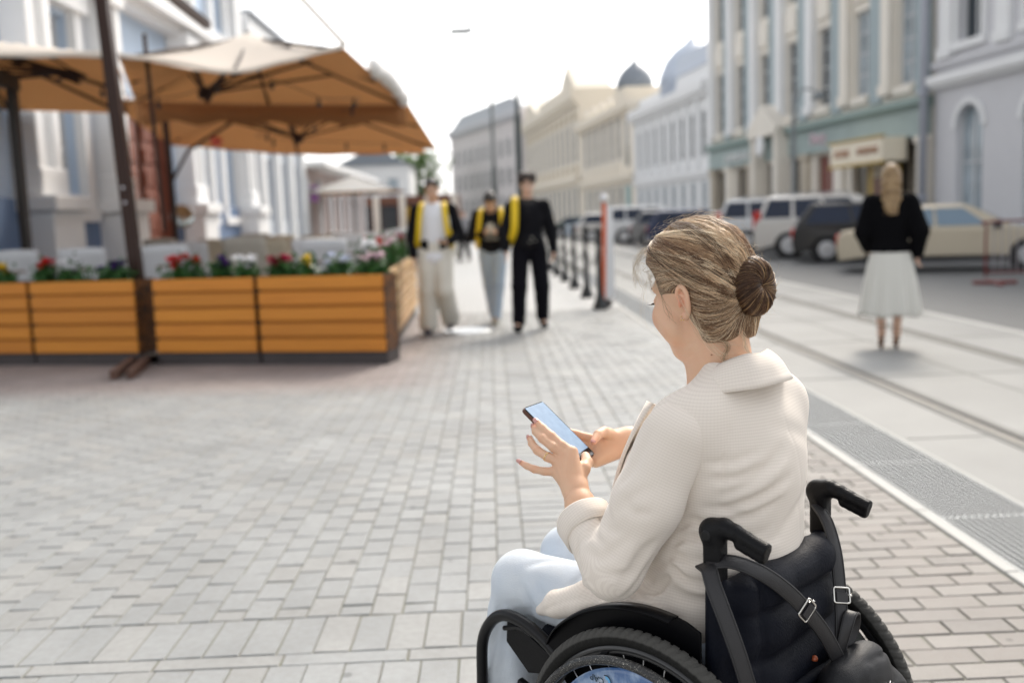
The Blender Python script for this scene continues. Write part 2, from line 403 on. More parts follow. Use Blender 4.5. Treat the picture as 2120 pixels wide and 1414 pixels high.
paver_field(mb, .33, .82, 3.0, 15.0, .122, .2, 'y', hue_grey)
paver_field(mb, .33, .82, .8, 3.0, .2, .105, 'x', hue_pink)
paver_field(mb, .82, 1.89, .8, 6.2, .2, .104, 'x', hue_pink)
paver_field(mb, .82, 1.89, 6.2, 15.0, .2, .104, 'x', hue_grey)
o = mb.build('pavement', m_paver, fixn=False); o['kind'] = 'structure'

def brick_mat(name, ca, cb, cm, sx, rot, w=.2, h=.12):
    m = mat(name, ca, .6); t = m.node_tree; N = t.nodes; L = t.links
    tc = N.new('ShaderNodeTexCoord'); mp = N.new('ShaderNodeMapping'); L.new(tc.outputs['Object'], mp.inputs[0]); mp.inputs['Rotation'].default_value = (0, 0, rot)
    bk = N.new('ShaderNodeTexBrick'); L.new(mp.outputs[0], bk.inputs[0]); bk.inputs['Color1'].default_value = (*ca, 1); bk.inputs['Color2'].default_value = (*cb, 1)
    bk.inputs['Mortar'].default_value = (*cm, 1); bk.inputs['Scale'].default_value = sx; bk.inputs['Brick Width'].default_value = w; bk.inputs['Row Height'].default_value = h
    bk.inputs['Mortar Size'].default_value = .006; bk.inputs['Mortar Smooth'].default_value = .3
    L.new(bk.outputs[0], N['Principled BSDF'].inputs['Base Color']); return m
m_pfar = brick_mat('grey_paver_far', (.335, .34, .338), (.31, .315, .315), (.2, .2, .18), 1, R_(90))
sheet('pavement_far', [(-9.5, 15.0), (1.895, 15.0), (1.895, 200), (-9.5, 200)], 0.0, m_pfar)
sheet('pavement_side', [(-9.5, -3), (-6.5, -3), (-6.5, 15), (-9.5, 15)], 0.0, m_pfar)
sheet('pavement_near', [(-6.5, -3), (1.895, -3), (1.895, .8), (-6.5, .8)], 0.0, m_pfar)

# drainage channel: stone edges, dark bed, steel gratings laid end to end
mb = MB(); y = 0.0
for k in range(0, 60):
    y0 = .4+k*.8
    mb.bbox(1.9, 1.958, y0+.003, y0+.797, -.1, .004, .004); mb.bbox(2.402, 2.42, y0+.003, y0+.797, -.1, .003, .003)
o = mb.build('channel_edging', m_kerbs); o['kind'] = 'structure'
sheet('channel_bed', [(1.958, -3), (2.402, -3), (2.402, 260), (1.958, 260)], -.06, m_bed)
mb = MB()
for i in range(14):
    x = 1.966+i*(.428/13); mb.box(x-.0032, x+.0032, .006, .994, -.026, -.001)
for j in range(35):
    y = .01+j*(.98/34); mb.box(1.966, 2.394, y-.0022, y+.0022, -.022, -.003)
mb.box(1.962, 1.972, 0, 1, -.03, 0.0005); mb.box(2.388, 2.398, 0, 1, -.03, 0.0005)
mb.box(1.972, 2.388, .001, .006, -.03, -.004); mb.box(1.972, 2.388, .994, .999, -.03, -.004)
g0 = mb.build('drain_grating', m_steel, fixn=False)
tag(g0, 'galvanised steel mesh grating in the drain between pavement and tram lane', 'grating', 'drain gratings along the pavement edge')
ORD = ['nearest', 'second', 'third', 'fourth', 'fifth', 'sixth', 'seventh', 'eighth', 'ninth', 'tenth', 'eleventh', 'twelfth', 'thirteenth', 'fourteenth', 'fifteenth', 'sixteenth', 'seventeenth', 'eighteenth', 'nineteenth', 'twentieth', 'last']
g0.location = (0, 3.3, 0); g0['label'] = 'mesh drain grating nearest to the bottom right corner'
for k in list(range(1, 21))+[-1, -2]:
    c = g0.copy(); COL.objects.link(c); c.location = (0, 3.3+k*1.0, 0)
    c['label'] = '%s mesh drain grating counted from the bottom right corner' % ORD[k] if 0 < k < 20 else ('mesh drain grating farthest up the street' if k == 20 else 'mesh drain grating just below the right hand picture edge, %s one' % ('upper' if k == -1 else 'lower'))

# slab joints and tram rails
mb = MB()
for k in range(40): mb.box(2.45, 5.48, 1.4+k*2.2, 1.412+k*2.2, -.01, .0035)
mb.box(3.86, 3.872, -2, 90, -.01, .0036)
o = mb.build('slab_joints', mat('joint_dark', (.27, .27, .25), .9)); o['kind'] = 'structure'
for xr in (3.03, 4.55):
    mb = MB(); mb.cur = 0; mb.box(xr-.045, xr+.02, -3, 220, -.05, .007)
    mb.cur = 1; mb.box(xr+.02, xr+.062, -3, 220, -.05, .0045)
    mb.cur = 0; mb.box(xr+.062, xr+.078, -3, 220, -.05, .0065)
    mb.cur = 2; mb.box(xr-.085, xr-.045, -3, 220, -.05, .0042); mb.box(xr+.078, xr+.12, -3, 220, -.05, .0042)
    o = mb.build('tram_rail', [m_rail, m_dark, mat('rail_filler', (.2, .2, .19), .9)])
    tag(o, 'grooved steel tram rail %s' % ('nearest to the drain, passing the seated woman' if xr < 4 else 'beside the walking woman in the skirt'), 'rail', 'rails of the tram track')

# asphalt carriageway, kerb strip and far pavement
mb = MB(); mb.box(5.5, 5.62, -3, 260, -.12, .006)
o = mb.build('lane_kerb', m_kerbs); o['kind'] = 'structure'
def xr_road(y): return 14.4-.1*y
pts = [(5.62, -3), (xr_road(-3)+.1, -3)]+[(xr_road(y), y) for y in (20, 60, 88)]+[(5.62, 88)]
sheet('road', pts, -.02, m_asph)
mb = MB(); mb.add([(xr_road(-3), -3, .12), (22, -3, .12), (12, 110, .12), (xr_road(110), 110, .12), (xr_road(-3), -3, -.02), (xr_road(110), 110, -.02)], [(0, 1, 2, 3), (4, 0, 3, 5)])
o = mb.build('far_pavement', m_kerbs); o['kind'] = 'structure'
sheet('square_far', [(-60, 88), (60, 88), (60, 300), (-60, 300)], -.03, m_asph)

# manhole
mb = MB(); mb.lathe([(0.0, -.02), (.33, -.02), (.33, .006), (.30, .007), (.295, .004), (.285, .004), (.28, .008), (.001, .008)], n=40)
for i in range(-5, 6):
    for j in range(-5, 6):
        if (i*i+j*j) < 26: mb.box(i*.05-.016, i*.05+.016, j*.05-.016, j*.05+.016, .008, .011)
o = mb.build('manhole_cover', mat('worn_iron', (.62, .63, .63), .22, metal=.85), smooth=False); o.location = (-.3, 12.62, 0)
tag(o, 'shiny round metal manhole cover in the pavement beside the walking men', 'manhole cover')
# ================================================================== BUILDINGS
m_glass = mat('window_glass', (.035, .045, .055), .16, spec=.35)
m_glassL = mat('pale_glass', (.42, .5, .56), .08, spec=.9, noise=(1.4, .6, (.12, .15, .17)))
m_white = mat('white_stucco', (.84, .845, .85), .75, noise=(2, .25, (.76, .77, .78)), bump=(20, .2))
m_cream = mat('cream_stucco', (.80, .73, .62), .75, noise=(2, .3, (.72, .65, .53)), bump=(20, .2))
m_palec = mat('pale_cream_panel', (.82, .77, .69), .75, noise=(2, .3, (.74, .69, .61)))
m_bgrey = mat('blue_grey_stucco', (.36, .43, .455), .75, noise=(2, .25, (.32, .39, .415)))
m_green = mat('green_grey_stucco', (.27, .35, .33), .75, noise=(2, .25, (.23, .31, .30)))
m_lgrey = mat('light_grey_stucco', (.66, .66, .685), .75, noise=(2, .25, (.6, .6, .63)))
m_blueL = mat('pale_blue_stucco', (.52, .63, .78), .75, noise=(1.5, .3, (.5, .6, .73)))
m_blueP = mat('blue_plinth_paint', (.15, .22, .36), .6, noise=(3, .4, (.11, .17, .29)))
m_pink = mat('pinkish_stucco', (.60, .49, .46), .75, noise=(2, .3, (.52, .42, .4)))
m_roofg = mat('grey_sheet_roof', (.24, .27, .31), .5, noise=(3, .4))
m_sand = mat('sandstone', (.52, .46, .37), .75, noise=(2, .4, (.42, .37, .3)))
m_brownw = mat('brown_wood', (.16, .06, .03), .5, noise=(8, .5, (.09, .03, .02)))
m_frame = mat('window_frame_paint', (.62, .63, .64), .6)
m_dframe = mat('dark_frame', (.05, .045, .042), .5)

def building(name, label, cat, p0, p1, H, wall, D=10, holes=(), mats_extra=None, side='R', outline=None):
    """p0->p1 is the facade foot; local x runs along it, +y is towards the street"""
    d = Vector((p1[0]-p0[0], p1[1]-p0[1], 0)); W = d.length; th = math.atan2(d.y, d.x)
    t = thing(name, label, cat, (p0[0], p0[1], 0), th)
    us = sorted({0, W}|{h[0] for h in holes}|{h[1] for h in holes}); zs = sorted({-.15, H}|{h[2] for h in holes}|{h[3] for h in holes})
    mb = MB()
    for a, b in zip(us, us[1:]):
        for c, e in zip(zs, zs[1:]):
            um, zm = (a+b)/2, (c+e)/2
            if any(h[0] < um < h[1] and h[2] < zm < h[3] for h in holes): continue
            mb.add([(a, 0, c), (b, 0, c), (b, 0, e), (a, 0, e)], [(0, 1, 2, 3)])
    r = .28
    for h in holes:
        a, b, c, e = h[:4]
        mb.add([(a,0,c),(b,0,c),(b,0,e),(a,0,e),(a,-r,c),(b,-r,c),(b,-r,e),(a,-r,e)], [(0,4,5,1),(1,5,6,2),(2,6,7,3),(3,7,4,0)])
    mb.add([(0,-r-.02,-.15),(W,-r-.02,-.15),(W,-D,-.15),(0,-D,-.15),(0,-r-.02,H),(W,-r-.02,H),(W,-D,H),(0,-D,H)], [(1,2,6,5),(2,3,7,6),(3,0,4,7),(0,1,5,4)])
    mb.add([(0,0,-.15),(0,-r-.02,-.15),(0,-r-.02,H),(0,0,H),(W,0,-.15),(W,-r-.02,-.15),(W,-r-.02,H),(W,0,H)], [(0,1,2,3),(4,5,6,7)])
    mb.add([(0,0,H),(W,0,H),(W,-D,H),(0,-D,H)], [(0,1,2,3)])
    mb.build('wall', wall, t, fixn=False)
    t['W'] = W
    return t
_wc = {}
FLUSH = [-.2]
def window(t, u0, u1, z0, z1, fm, gm, nx=2, nz=3, y=None, fw=.07):
    y = FLUSH[0] if y is None else y
    key = (round(u1-u0, 3), round(z1-z0, 3), fm.name, gm.name, nx, nz)
    if key not in _wc:
        w, h = u1-u0, z1-z0; mb = MB()
        mb.box(0, w, -.04, .04, 0, fw); mb.box(0, w, -.04, .04, h-fw, h); mb.box(0, fw, -.04, .04, fw, h-fw); mb.box(w-fw, w, -.04, .04, fw, h-fw)
        for i in range(1, nx): x = w*i/nx; mb.box(x-fw*.4, x+fw*.4, -.03, .03, fw, h-fw)
        for i in range(1, nz): z = h*i/nz; mb.box(fw, w-fw, -.025, .025, z-fw*.35, z+fw*.35)
        f = mb.build('window', fm, None, fixn=False); g = MB(); g.box(fw*.5, w-fw*.5, -.018, -.008, fw*.5, h-fw*.5)
        p = g.build('pane', gm, f, fixn=False)
        _wc[key] = f; f.parent = t; f.location = (u0, y, z0); return f
    c = copy_tree(_wc[key], t); c.location = (u0, y, z0); return c
def bands(t, name, L, m, W=None, nm='cornice'):
    for (z0, z1, pr) in L:
        mb = MB(); W_ = W or t['W']; mb.box(-.02, W_+.02, -.05, pr, z0, z1); mb.box(-.02, W_+.02, -.05, pr*.6, z0-(z1-z0)*.5, z0); mb.build(nm, m, t, fixn=False)
def pilaster(t, u, w, z0, z1, pr, m, nm='pilaster', base=0):
    mb = MB(); mb.box(u-w/2, u+w/2, -.04, pr, z0, z1)
    if base: mb.box(u-w/2-.06, u+w/2+.06, -.04, pr+.06, z0, z0+base); mb.box(u-w/2-.06, u+w/2+.06, -.04, pr+.06, z1-base*.7, z1)
    return mb.build(nm, m, t, fixn=False)
def plate_text(txt, size, m, parent, loc, rot=(R_(90), 0, R_(180)), ex=.02, name='lettering', sx=1):
    cu = bpy.data.curves.new(name, 'FONT'); cu.body = txt; cu.size = size; cu.extrude = ex; cu.align_x = 'CENTER'; cu.align_y = 'CENTER'; cu.resolution_u = 2
    o = bpy.data.objects.new(name, cu); COL.objects.link(o)
    dg = bpy.context.evaluated_depsgraph_get(); me = bpy.data.meshes.new_from_object(o.evaluated_get(dg)); bpy.data.objects.remove(o)
    q = link_mesh(name, me, m, parent); q.location = loc; q.rotation_euler = rot; q.scale = (sx, 1, 1); return q

def LR(y): return 16.5-.1*y      # foot line of the right-hand row
# --- grey stucco building nearest on the right
hs_ = []
b = None
us_w = [1.6+3.1*k for k in range(3)]
for u in us_w: hs_ += [(u, u+1.3, 0.9+.0, 4.15), (u+.05, u+1.25, 5.9, 8.6), (u+.05, u+1.25, 10, 12.4)]
t = building('corner_building', 'light grey stucco building with an arched ground floor window, at the right edge', 'building', (LR(20), 20), (LR(30.2), 30.2), 15, m_lgrey, holes=hs_)
for u in us_w:
    window(t, u, u+1.3, .9, 4.15, m_frame, m_glassL, 2, 2)
    # arch spandrels over the ground floor opening
    mb = MB(); n = 10; c = (u+.65, 3.5); r = .65
    for s in (-1, 1):
        P = [(c[0]+s*r*math.cos(a*math.pi/2/n), c[1]+r*math.sin(a*math.pi/2/n)) for a in range(n+1)]
        poly = P+[(c[0], 4.17), (c[0]+s*r, 4.17)]
        mb.prism(poly, -.19, .002)
    mb.build('arch', m_lgrey, t)
    mb = MB()
    ring = [[(c[0]+q*math.cos(a), yy, c[1]+q*math.sin(a)) for q, yy in ((.65, .01), (.65, .07), (.83, .07), (.83, .01))] for a in [math.pi*k/14 for k in range(15)]]
    mb.grid(ring); mb.build('arch_moulding', m_white, t)
    for z in (5.9, 10): window(t, u+.05, u+1.25, z, z+(2.7 if z < 8 else 2.4), m_frame, m_glass, 2, 2); 
    mb = MB(); mb.box(u-.15, u+1.45, 0, .16, 5.68, 5.9); mb.box(u-.1, u+.05, 0, .1, 5.9, 8.7); mb.box(u+1.25, u+1.4, 0, .1, 5.9, 8.7); mb.box(u-.2, u+1.5, 0, .2, 8.7, 8.95); mb.build('window_surround', m_white, t)
bands(t, '', [(4.85, 5.1, .32)], m_white); bands(t, '', [(5.35, 5.5, .18)], m_lgrey); bands(t, '', [(14.2, 15, .5)], m_white)
for u in [.6, 3.75, 6.85, 9.6]: pilaster(t, u, .6, 5.55, 14, .14, m_white, base=.3)
mb = MB(); mb.box(0, t['W'], 0, .1, -.1, .75); mb.build('plinth', m_bgrey, t)

# --- green and cream building with the colonnade
y0, y1 = 30.4, 51.0
L = math.hypot(LR(y0)-LR(y1), y1-y0); hs_ = []; bays = [1.55+3.0*k for k in range(6)]+[L-1.3]
gmats = []
for k, u in enumerate(bays):
    hs_ += [(u-.55, u+.55, 5.15, 8.0), (u-.5, u+.5, 9.5, 12.3)]
    hs_ += [(u-.75, u+.75, .15, 3.35)]
t = building('colonnade_building', 'pale cream and blue-grey building with tall windows above a green shopfront band', 'building', (LR(y0), y0), (LR(y1), y1), 14.5, m_palec, holes=hs_)
for k, u in enumerate(bays):
    window(t, u-.55, u+.55, 5.15, 8.0, m_frame, m_glassL if k in (0, 1) else m_glass, 2, 4)
    window(t, u-.5, u+.5, 9.5, 12.3, m_frame, m_glass, 2, 3)
    window(t, u-.75, u+.75, .15, 3.35, mat('shop_frame', (.36, .3, .24), .6), mat('shop_glass', (.13, .12, .1), .2, spec=.6) if k != 2 else mat('red_door', (.2, .05, .04), .5), 2, 2)
    pilaster(t, u-1.12, .78, 4.75, 13.4, .10, m_bgrey)                      # blue-grey strip
    pilaster(t, u+.95, .55, 4.9, 13.4, .26, m_white if k > 1 else m_palec, 'column', .35)
    mb = MB(); mb.box(u-.6, u+.6, 0, .18, 4.85, 5.1); mb.build('window_sill', m_palec, t); mb = MB(); mb.bbox(u-.5, u+.5, -.01, .12, 8.3, 9.2, .03); mb.build('spandrel', m_palec, t)
mb = MB(); mb.box(0, L, 0, .2, 3.45, 4.3); mb.build('sign_band', mat('sage_fascia', (.36, .44, .43), .7, noise=(2, .3)), t)
bands(t, '', [(4.4, 4.62, .42)], m_green); bands(t, '', [(13.5, 14.5, .5)], m_palec)
for k in range(8):
    u = .05+3.0*k if k < 7 else L-.1; pilaster(t, min(max(u, .3), L-.3), .62, 0, 3.45, .16, m_sand if k % 2 else m_palec, 'pier', .3)
# pedimented porch with a clock-like roundel
pc_ = 12.0
mb = MB(); mb.box(pc_-1.5, pc_-1.1, 0, .7, 0, 4.4); mb.box(pc_+1.1, pc_+1.5, 0, .7, 0, 4.4); mb.box(pc_-1.6, pc_+1.6, 0, .8, 4.4, 4.65)
mb.prism([(pc_-1.75, 4.65), (pc_+1.75, 4.65), (pc_, 5.7)], 0, .8); mb.build('porch', m_palec, t)
mb = MB(); mb.lathe([(0, 0), (.42, 0), (.42, .05), (.34, .08), (0, .08)], (pc_, .82, 4.0), 24, Matrix.Rotation(R_(-90), 3, 'X')); mb.build('roundel', m_white, t)
plate_text('Риту', .62, [mat('sign_pinkwhite', (.8, .62, .68), .5)], t, (7.6, .24, 3.92))
plate_text('КНИЖНАЯ', .5, [mat('sign_white', (.85, .86, .86), .5)], t, (16.6, .24, 3.8), sx=1.2)
# entrance canopy sign
s = thing('shop_sign', 'cream box sign over the brown shop entrance behind the walking woman', 'sign', (0, 0, 0)); s.location = t.matrix_basis@Vector((2.9, .5, 0)); s.rotation_euler = t.rotation_euler
mb = MB(); mb.bbox(-1.85, 1.85, -.3, .55, 2.75, 3.5, .03); mb.build('sign_box', mat('sign_cream', (.85, .77, .62), .5), s)
mb = MB(); mb.box(-1.95, 1.95, .5, .6, 2.68, 2.75); mb.box(-1.95, 1.95, .5, .6, 3.5, 3.57); mb.build('sign_trim', mat('mustard', (.45, .3, .04), .5), s)
plate_text('КОФЕ', .34, [mat('sign_ink', (.5, .3, .2), .6)], s, (.9, .57, 3.12), sx=1.2); plate_text('ПЕКАРНЯ', .3, [mat('sign_ink', (.5, .3, .2), .6)], s, (-.9, .57, 3.12), sx=1.0)
mb = MB(); mb.box(-1.2, .9, -.45, -.38, .1, 2.7); mb.build('door_surround', mat('mustard', (.45, .3, .04), .5), s)
mb = MB(); mb.box(-.6, .4, -.38, -.3, .1, 2.3); mb.build('door', m_brownw, s)
# drainpipe between the two
mb = MB(); mb.tube([(LR(30.3)-.32, 30.3, .1), (LR(30.3)-.32, 30.3, 14.5)], .11, 12)
for z in (1.5, 4.6, 8, 11): mb.tube([(LR(30.3)-.32, 30.3, z), (LR(30.3)-.32, 30.3, z+.12)], .16, 12)
tag(mb.build('drainpipe', mat('pipe_grey', (.40, .42, .48), .5), smooth=True), 'tall grey downpipe where the grey and the cream-green facades meet', 'drainpipe')

# --- white building with mansard and dome
FLUSH[0] = -.045
y0, y1 = 51.2, 67
L = math.hypot(LR(y0)-LR(y1), y1-y0); hs_ = []; bays = [1.2+1.9*k for k in range(8)]
for k, u in enumerate(bays): hs_ += [(u-.4, u+.4, 4.2, 6.6), (u-.5, u+.5, .5, 3.0)]
t = building('white_building', 'bright white narrow-windowed building with a pale blue-grey dome on its roof', 'building', (LR(y0), y0), (LR(y1), y1), 8.0, m_white, holes=hs_)
for k, u in enumerate(bays):
    window(t, u-.4, u+.4, 4.2, 6.6, m_frame, m_glass, 2, 3); window(t, u-.5, u+.5, .5, 3.0, m_frame, m_glassL, 2, 2)
    pilaster(t, u+.95, .4, 3.7, 7.4, .15, m_white, base=.2)
bands(t, '', [(3.3, 3.6, .2), (7.5, 8.0, .5)], m_white)
mb = MB(); mb.prism([(0, 8.0), (7.5, 8.0), (6.9, 9.0), (.3, 9.0)], -6, -.3); mb.build('attic', m_white, t)
mb = MB(); mb.prism([(-.1, 9.0), (7.2, 9.0), (6.2, 10.0), (.4, 10.0)], -5.5, -.2); mb.build('mansard', mat('pale_blue_roof', (.5, .56, .66), .5), t)
mb = MB(); mb.lathe([(0, 8), (1.9, 8), (1.9, 9), (2.0, 9.05), (1.9, 9.6), (1.55, 10.4), (1.0, 11.0), (.4, 11.4), (.12, 11.7), (.05, 12.2), (0, 12.3)], (9.6, -2.0, 0), 20); mb.build('dome', mat('pale_blue_roof', (.5, .56, .66), .5), t, smooth=True)
mb = MB(); mb.box(9.5, L, -6, -.3, 8.0, 8.7); mb.build('parapet', m_white, t)

# --- cream building with grey onion dome
y0, y1 = 67.2, 86
L = math.hypot(LR(y0)-LR(y1), y1-y0); hs_ = []; bays = [4.4+2.4*k for k in range(6)]
hs_ += [(1.5, 2.5, 4.6, 8.0)]+[(u-.5, u+.5, 5.2, 8.2) for u in bays]+[(u-.6, u+.6, .4, 3.4) for u in bays]+[(1.1, 2.9, .3, 3.4)]
t = building('domed_building', 'cream ornate building with a small grey onion dome over its narrow corner window', 'building', (LR(y0), y0), (LR(y1), y1), 9.0, m_cream, holes=hs_)
window(t, 1.5, 2.5, 4.6, 8.0, m_frame, m_glass, 1, 2); window(t, 1.1, 2.9, .3, 3.4, m_frame, mat('teal_shop', (.3, .5, .5), .2), 2, 2)
for u in bays: window(t, u-.5, u+.5, 5.2, 8.2, m_frame, m_glass, 2, 3); window(t, u-.6, u+.6, .4, 3.4, m_frame, m_glass, 2, 2); pilaster(t, u+1.2, .45, 4.4, 8.4, .1, m_palec, base=.25)
bands(t, '', [(3.8, 4.2, .3), (8.45, 9.0, .45)], m_cream)
mb = MB(); mb.bbox(1.9, 5.2, -3.5, .15, 8.9, 10.0, .05); mb.build('tower', m_cream, t)
mb = MB(); mb.lathe([(0, 10.0), (1.2, 10.0), (1.32, 10.25), (1.28, 10.6), (1.05, 11.05), (.68, 11.45), (.28, 11.75), (.08, 12.05), (.03, 12.5), (0, 12.55)], (3.5, -1.0, 0), 20); mb.build('onion_dome', m_roofg, t, smooth=True)
for u in [5.6, 8.2, 11, 14, 17]: mb = MB(); mb.lathe([(0, 9), (.3, 9), (.15, 9.3), (.32, 9.6), (.1, 9.9), (0, 10.1)], (u, -.3, 0), 8); mb.build('finial', m_palec, t)

# --- long ornate cream building
y0, y1 = 86.3, 119
L = math.hypot(LR(y0)-LR(y1), y1-y0); bays = [1.6+2.7*k for k in range(12)]
hs_ = [(u-.6, u+.6, 6.0, 9.4) for u in bays]+[(u-.7, u+.7, .6, 3.9) for u in bays]
t = building('ornate_building', 'long warm cream building with pediments and rows of arched windows', 'building', (LR(y0), y0), (LR(y1), y1), 12.2, m_cream, holes=hs_)
for u in bays: window(t, u-.6, u+.6, 6.0, 9.4, m_frame, m_glass, 2, 3); window(t, u-.7, u+.7, .6, 3.9, m_frame, m_glass, 2, 2); pilaster(t, u+1.35, .5, 5.2, 11, .12, m_palec, base=.3)
for u in bays: mb = MB(); mb.prism([(u-.9, 9.7), (u+.9, 9.7), (u, 10.4)], 0, .1); mb.build('window_pediment', mat('ochre_trim', (.50, .42, .30), .75), t); mb = MB(); mb.bbox(u-.5, u+.5, 0, .06, 5.2, 5.75, .02); mb.build('balustrade', mat('ochre_trim', (.50, .42, .30), .75), t)
bands(t, '', [(4.4, 4.9, .35), (11.3, 12.2, .6)], m_cream)
mb = MB(); mb.prism([(0, 12.2), (9, 12.2), (4.5, 14.6)], -3, .2); mb.prism([(22, 12.2), (L, 12.2), (L-4, 14.4)], -3, .2); mb.box(9, 22, -1, .1, 12.2, 13); mb.build('pediment', m_cream, t)

# --- grey-pink building closing the street
t = building('end_building', 'hazy grey-pink building closing off the far end of the street', 'building', (4.3, 119.3), (-5.4, 150), 14.3, mat('grey_pink', (.80, .75, .74), .8, noise=(1, .4)), D=14, holes=[(2+3*k, 3.3+3*k, z, z+2.2) for k in range(10) for z in (2, 5.5, 9)])
for k in range(10):
    for z in (2, 5.5, 9): window(t, 2+3*k, 3.3+3*k, z, z+2.2, m_frame, m_glass, 2, 2)
bands(t, '', [(13.6, 14.3, .5)], m_lgrey)
mb = MB(); mb.prism([(-.2, 14.3), (t['W']+.2, 14.3), (t['W']-6, 16), (4, 16)], -10, 0); mb.build('roof', mat('pale_grey_roof', (.5, .53, .57), .5), t)

FLUSH[0] = -.2
# --- left-hand row; facade foot x=-7, local x runs towards the camera
XL = -7.0
def lb(name, label, ya, yb, H, wall, holes, **k): return building(name, label, 'building', (k.pop('x', XL), yb), (k.pop('x2', XL), ya), H, wall, holes=holes, **k)
ya, yb = 12.6, 29.0
def uy(y, yb=yb): return yb-y
hs_ = [(uy(17.4), uy(16.2), 2.1, 5.0), (uy(25.2), uy(24.0), 2.0, 5.0), (uy(27.8), uy(26.6), 2.0, 5.0), (uy(22.2), uy(19.4), .15, 4.0)]
for y in (17.4, 20.6, 24.4, 27.6): hs_.append((uy(y), uy(y)+1.2, 6.6, 9.2))
t = lb('blue_building', 'pale blue building with white mouldings, dark blue plinth and a brown lattice door', ya, yb, 11.5, m_blueL, hs_)
for h in hs_:
    if h[3] > 4.5: window(t, *h, m_frame, m_glass, 2, 4)
    if h[3] > 4.5:
        a, b_, c, e = h; mb = MB(); mb.box(a-.3, a, 0, .16, c-.3, e+.1); mb.box(b_, b_+.3, 0, .16, c-.3, e+.1); mb.box(a-.4, b_+.4, 0, .26, e+.1, e+.4); mb.box(a-.35, b_+.35, 0, .2, c-.5, c-.3); mb.build('window_surround', m_white, t)
        mb = MB(); mb.grid([[((a+b_)/2+q*math.cos(g), yy, e+.4+q*.8*math.sin(g)) for q, yy in ((.3, .02), (.3, .14), (.75, .14), (.75, .02))] for g in [math.pi*k/12 for k in range(13)]]); mb.build('arch_moulding', m_white, t)
Wl = t['W']; segs = [(0, hs_[3][0]-.35), (hs_[3][1]+.35, Wl)]
for a, b_ in segs: mb = MB(); mb.box(a, b_, 0, .12, -.1, 1.95); mb.build('plinth', m_blueP, t)
for y in (15.4, 18.4, 23.2, 28.4):                                      # white pedestals and pilasters
    u = uy(y); mb = MB(); mb.bbox(u-.55, u+.55, 0, .62, 0, 1.75, .02); mb.bbox(u-.65, u+.65, 0, .72, 1.75, 1.98, .02); mb.build('pedestal', m_white, t)
    mb = MB(); mb.bbox(u-.42, u-.16, 0, .42, 1.98, 5.4, .02); mb.bbox(u+.16, u+.42, 0, .42, 1.98, 5.4, .02); mb.box(u-.16, u+.16, 0, .2, 1.98, 5.4); mb.bbox(u-.5, u+.5, 0, .5, 5.4, 5.75, .03); mb.bbox(u-.46, u+.46, 0, .46, 1.981, 2.4, .02); mb.build('pilaster', m_white, t)
    mb = MB(); mb.bbox(u-.35, u+.35, 0, .3, 6.4, 10.6, .02); mb.build('upper_pilaster', m_white, t)
bands(t, '', [(5.8, 6.1, .6), (10.7, 11.4, .6)], m_white)
a, b_, c, e = hs_[3]
mb = MB(); mb.box(a, a+.18, -.2, .08, c, e); mb.box(b_-.18, b_, -.2, .08, c, e); mb.box(a, b_, -.2, .08, e-.25, e)
mb.build('door_frame', mat('red_brown_wood', (.26, .085, .05), .5, noise=(6, .4)), t)
for k, (p, q) in enumerate(((a+.2, a+1.25), (b_-1.25, b_-.2))):
    mb = MB(); mb.box(p, q, -.16, -.1, c, e-.25)
    for i in range(2):
        for j in range(7): mb.bbox(p+.12+i*.48, p+.48+i*.48, -.1, -.06, c+.3+j*.47, c+.62+j*.47, .01)
    mb.build('door', mat('red_brown_wood', (.26, .085, .05), .5, noise=(6, .4)), t)
mb = MB(); mb.box(a+1.25, b_-1.25, -.27, -.2, c, e-.25); mb.build('doorway', m_dark, t)
# next house, lower
ya, yb = 29.1, 38.0; hs_ = [(1+2.2*k, 2.1+2.2*k, z, z+1.9) for k in range(4) for z in (1.6, 4.6)]
t = lb('grey_house', 'lower pale grey-blue house with tall narrow windows next to the blue building', ya, yb, 7.4, mat('pale_greyblue', (.5, .55, .62), .75, noise=(2, .3)), hs_)
for h in hs_: window(t, *h, m_frame, m_glass, 2, 3)
for k in range(5): pilaster(t, .45+2.2*k, .5, 0, 6.8, .2, m_white, base=.3)
bands(t, '', [(6.9, 7.4, .4)], m_white)
mb = MB(); mb.prism([(0, 7.4), (8.9, 7.4), (8.9, 7.5), (0, 7.5)], -8, .5); mb.build('roof', m_roofg, t)
# low pink shop row with a lean-to roof
ya, yb = 38.1, 56; hs_ = [(1+2.9*k, 2.9+2.9*k, .4, 2.6) for k in range(6)]
t = lb('pink_shop', 'low pinkish shop row with a white lean-to roof beyond the parasols', ya, yb, 3.6, m_pink, hs_)
for h in hs_: window(t, *h, m_frame, m_glassL, 2, 1)
mb = MB(); mb.prism([(0, 3.6), (18, 3.6), (18, 3.8), (0, 3.8)], -7, .9); mb.build('roof', m_white, t)
for k in range(7): pilaster(t, .5+2.85*k, .4, 0, 3.2, .15, m_lgrey)
mb = MB(); mb.box(17.2, 17.3, .16, .45, 2.3, 2.9); mb.build('sign_board', mat('violet_sign', (.5, .22, .6), .5), t)
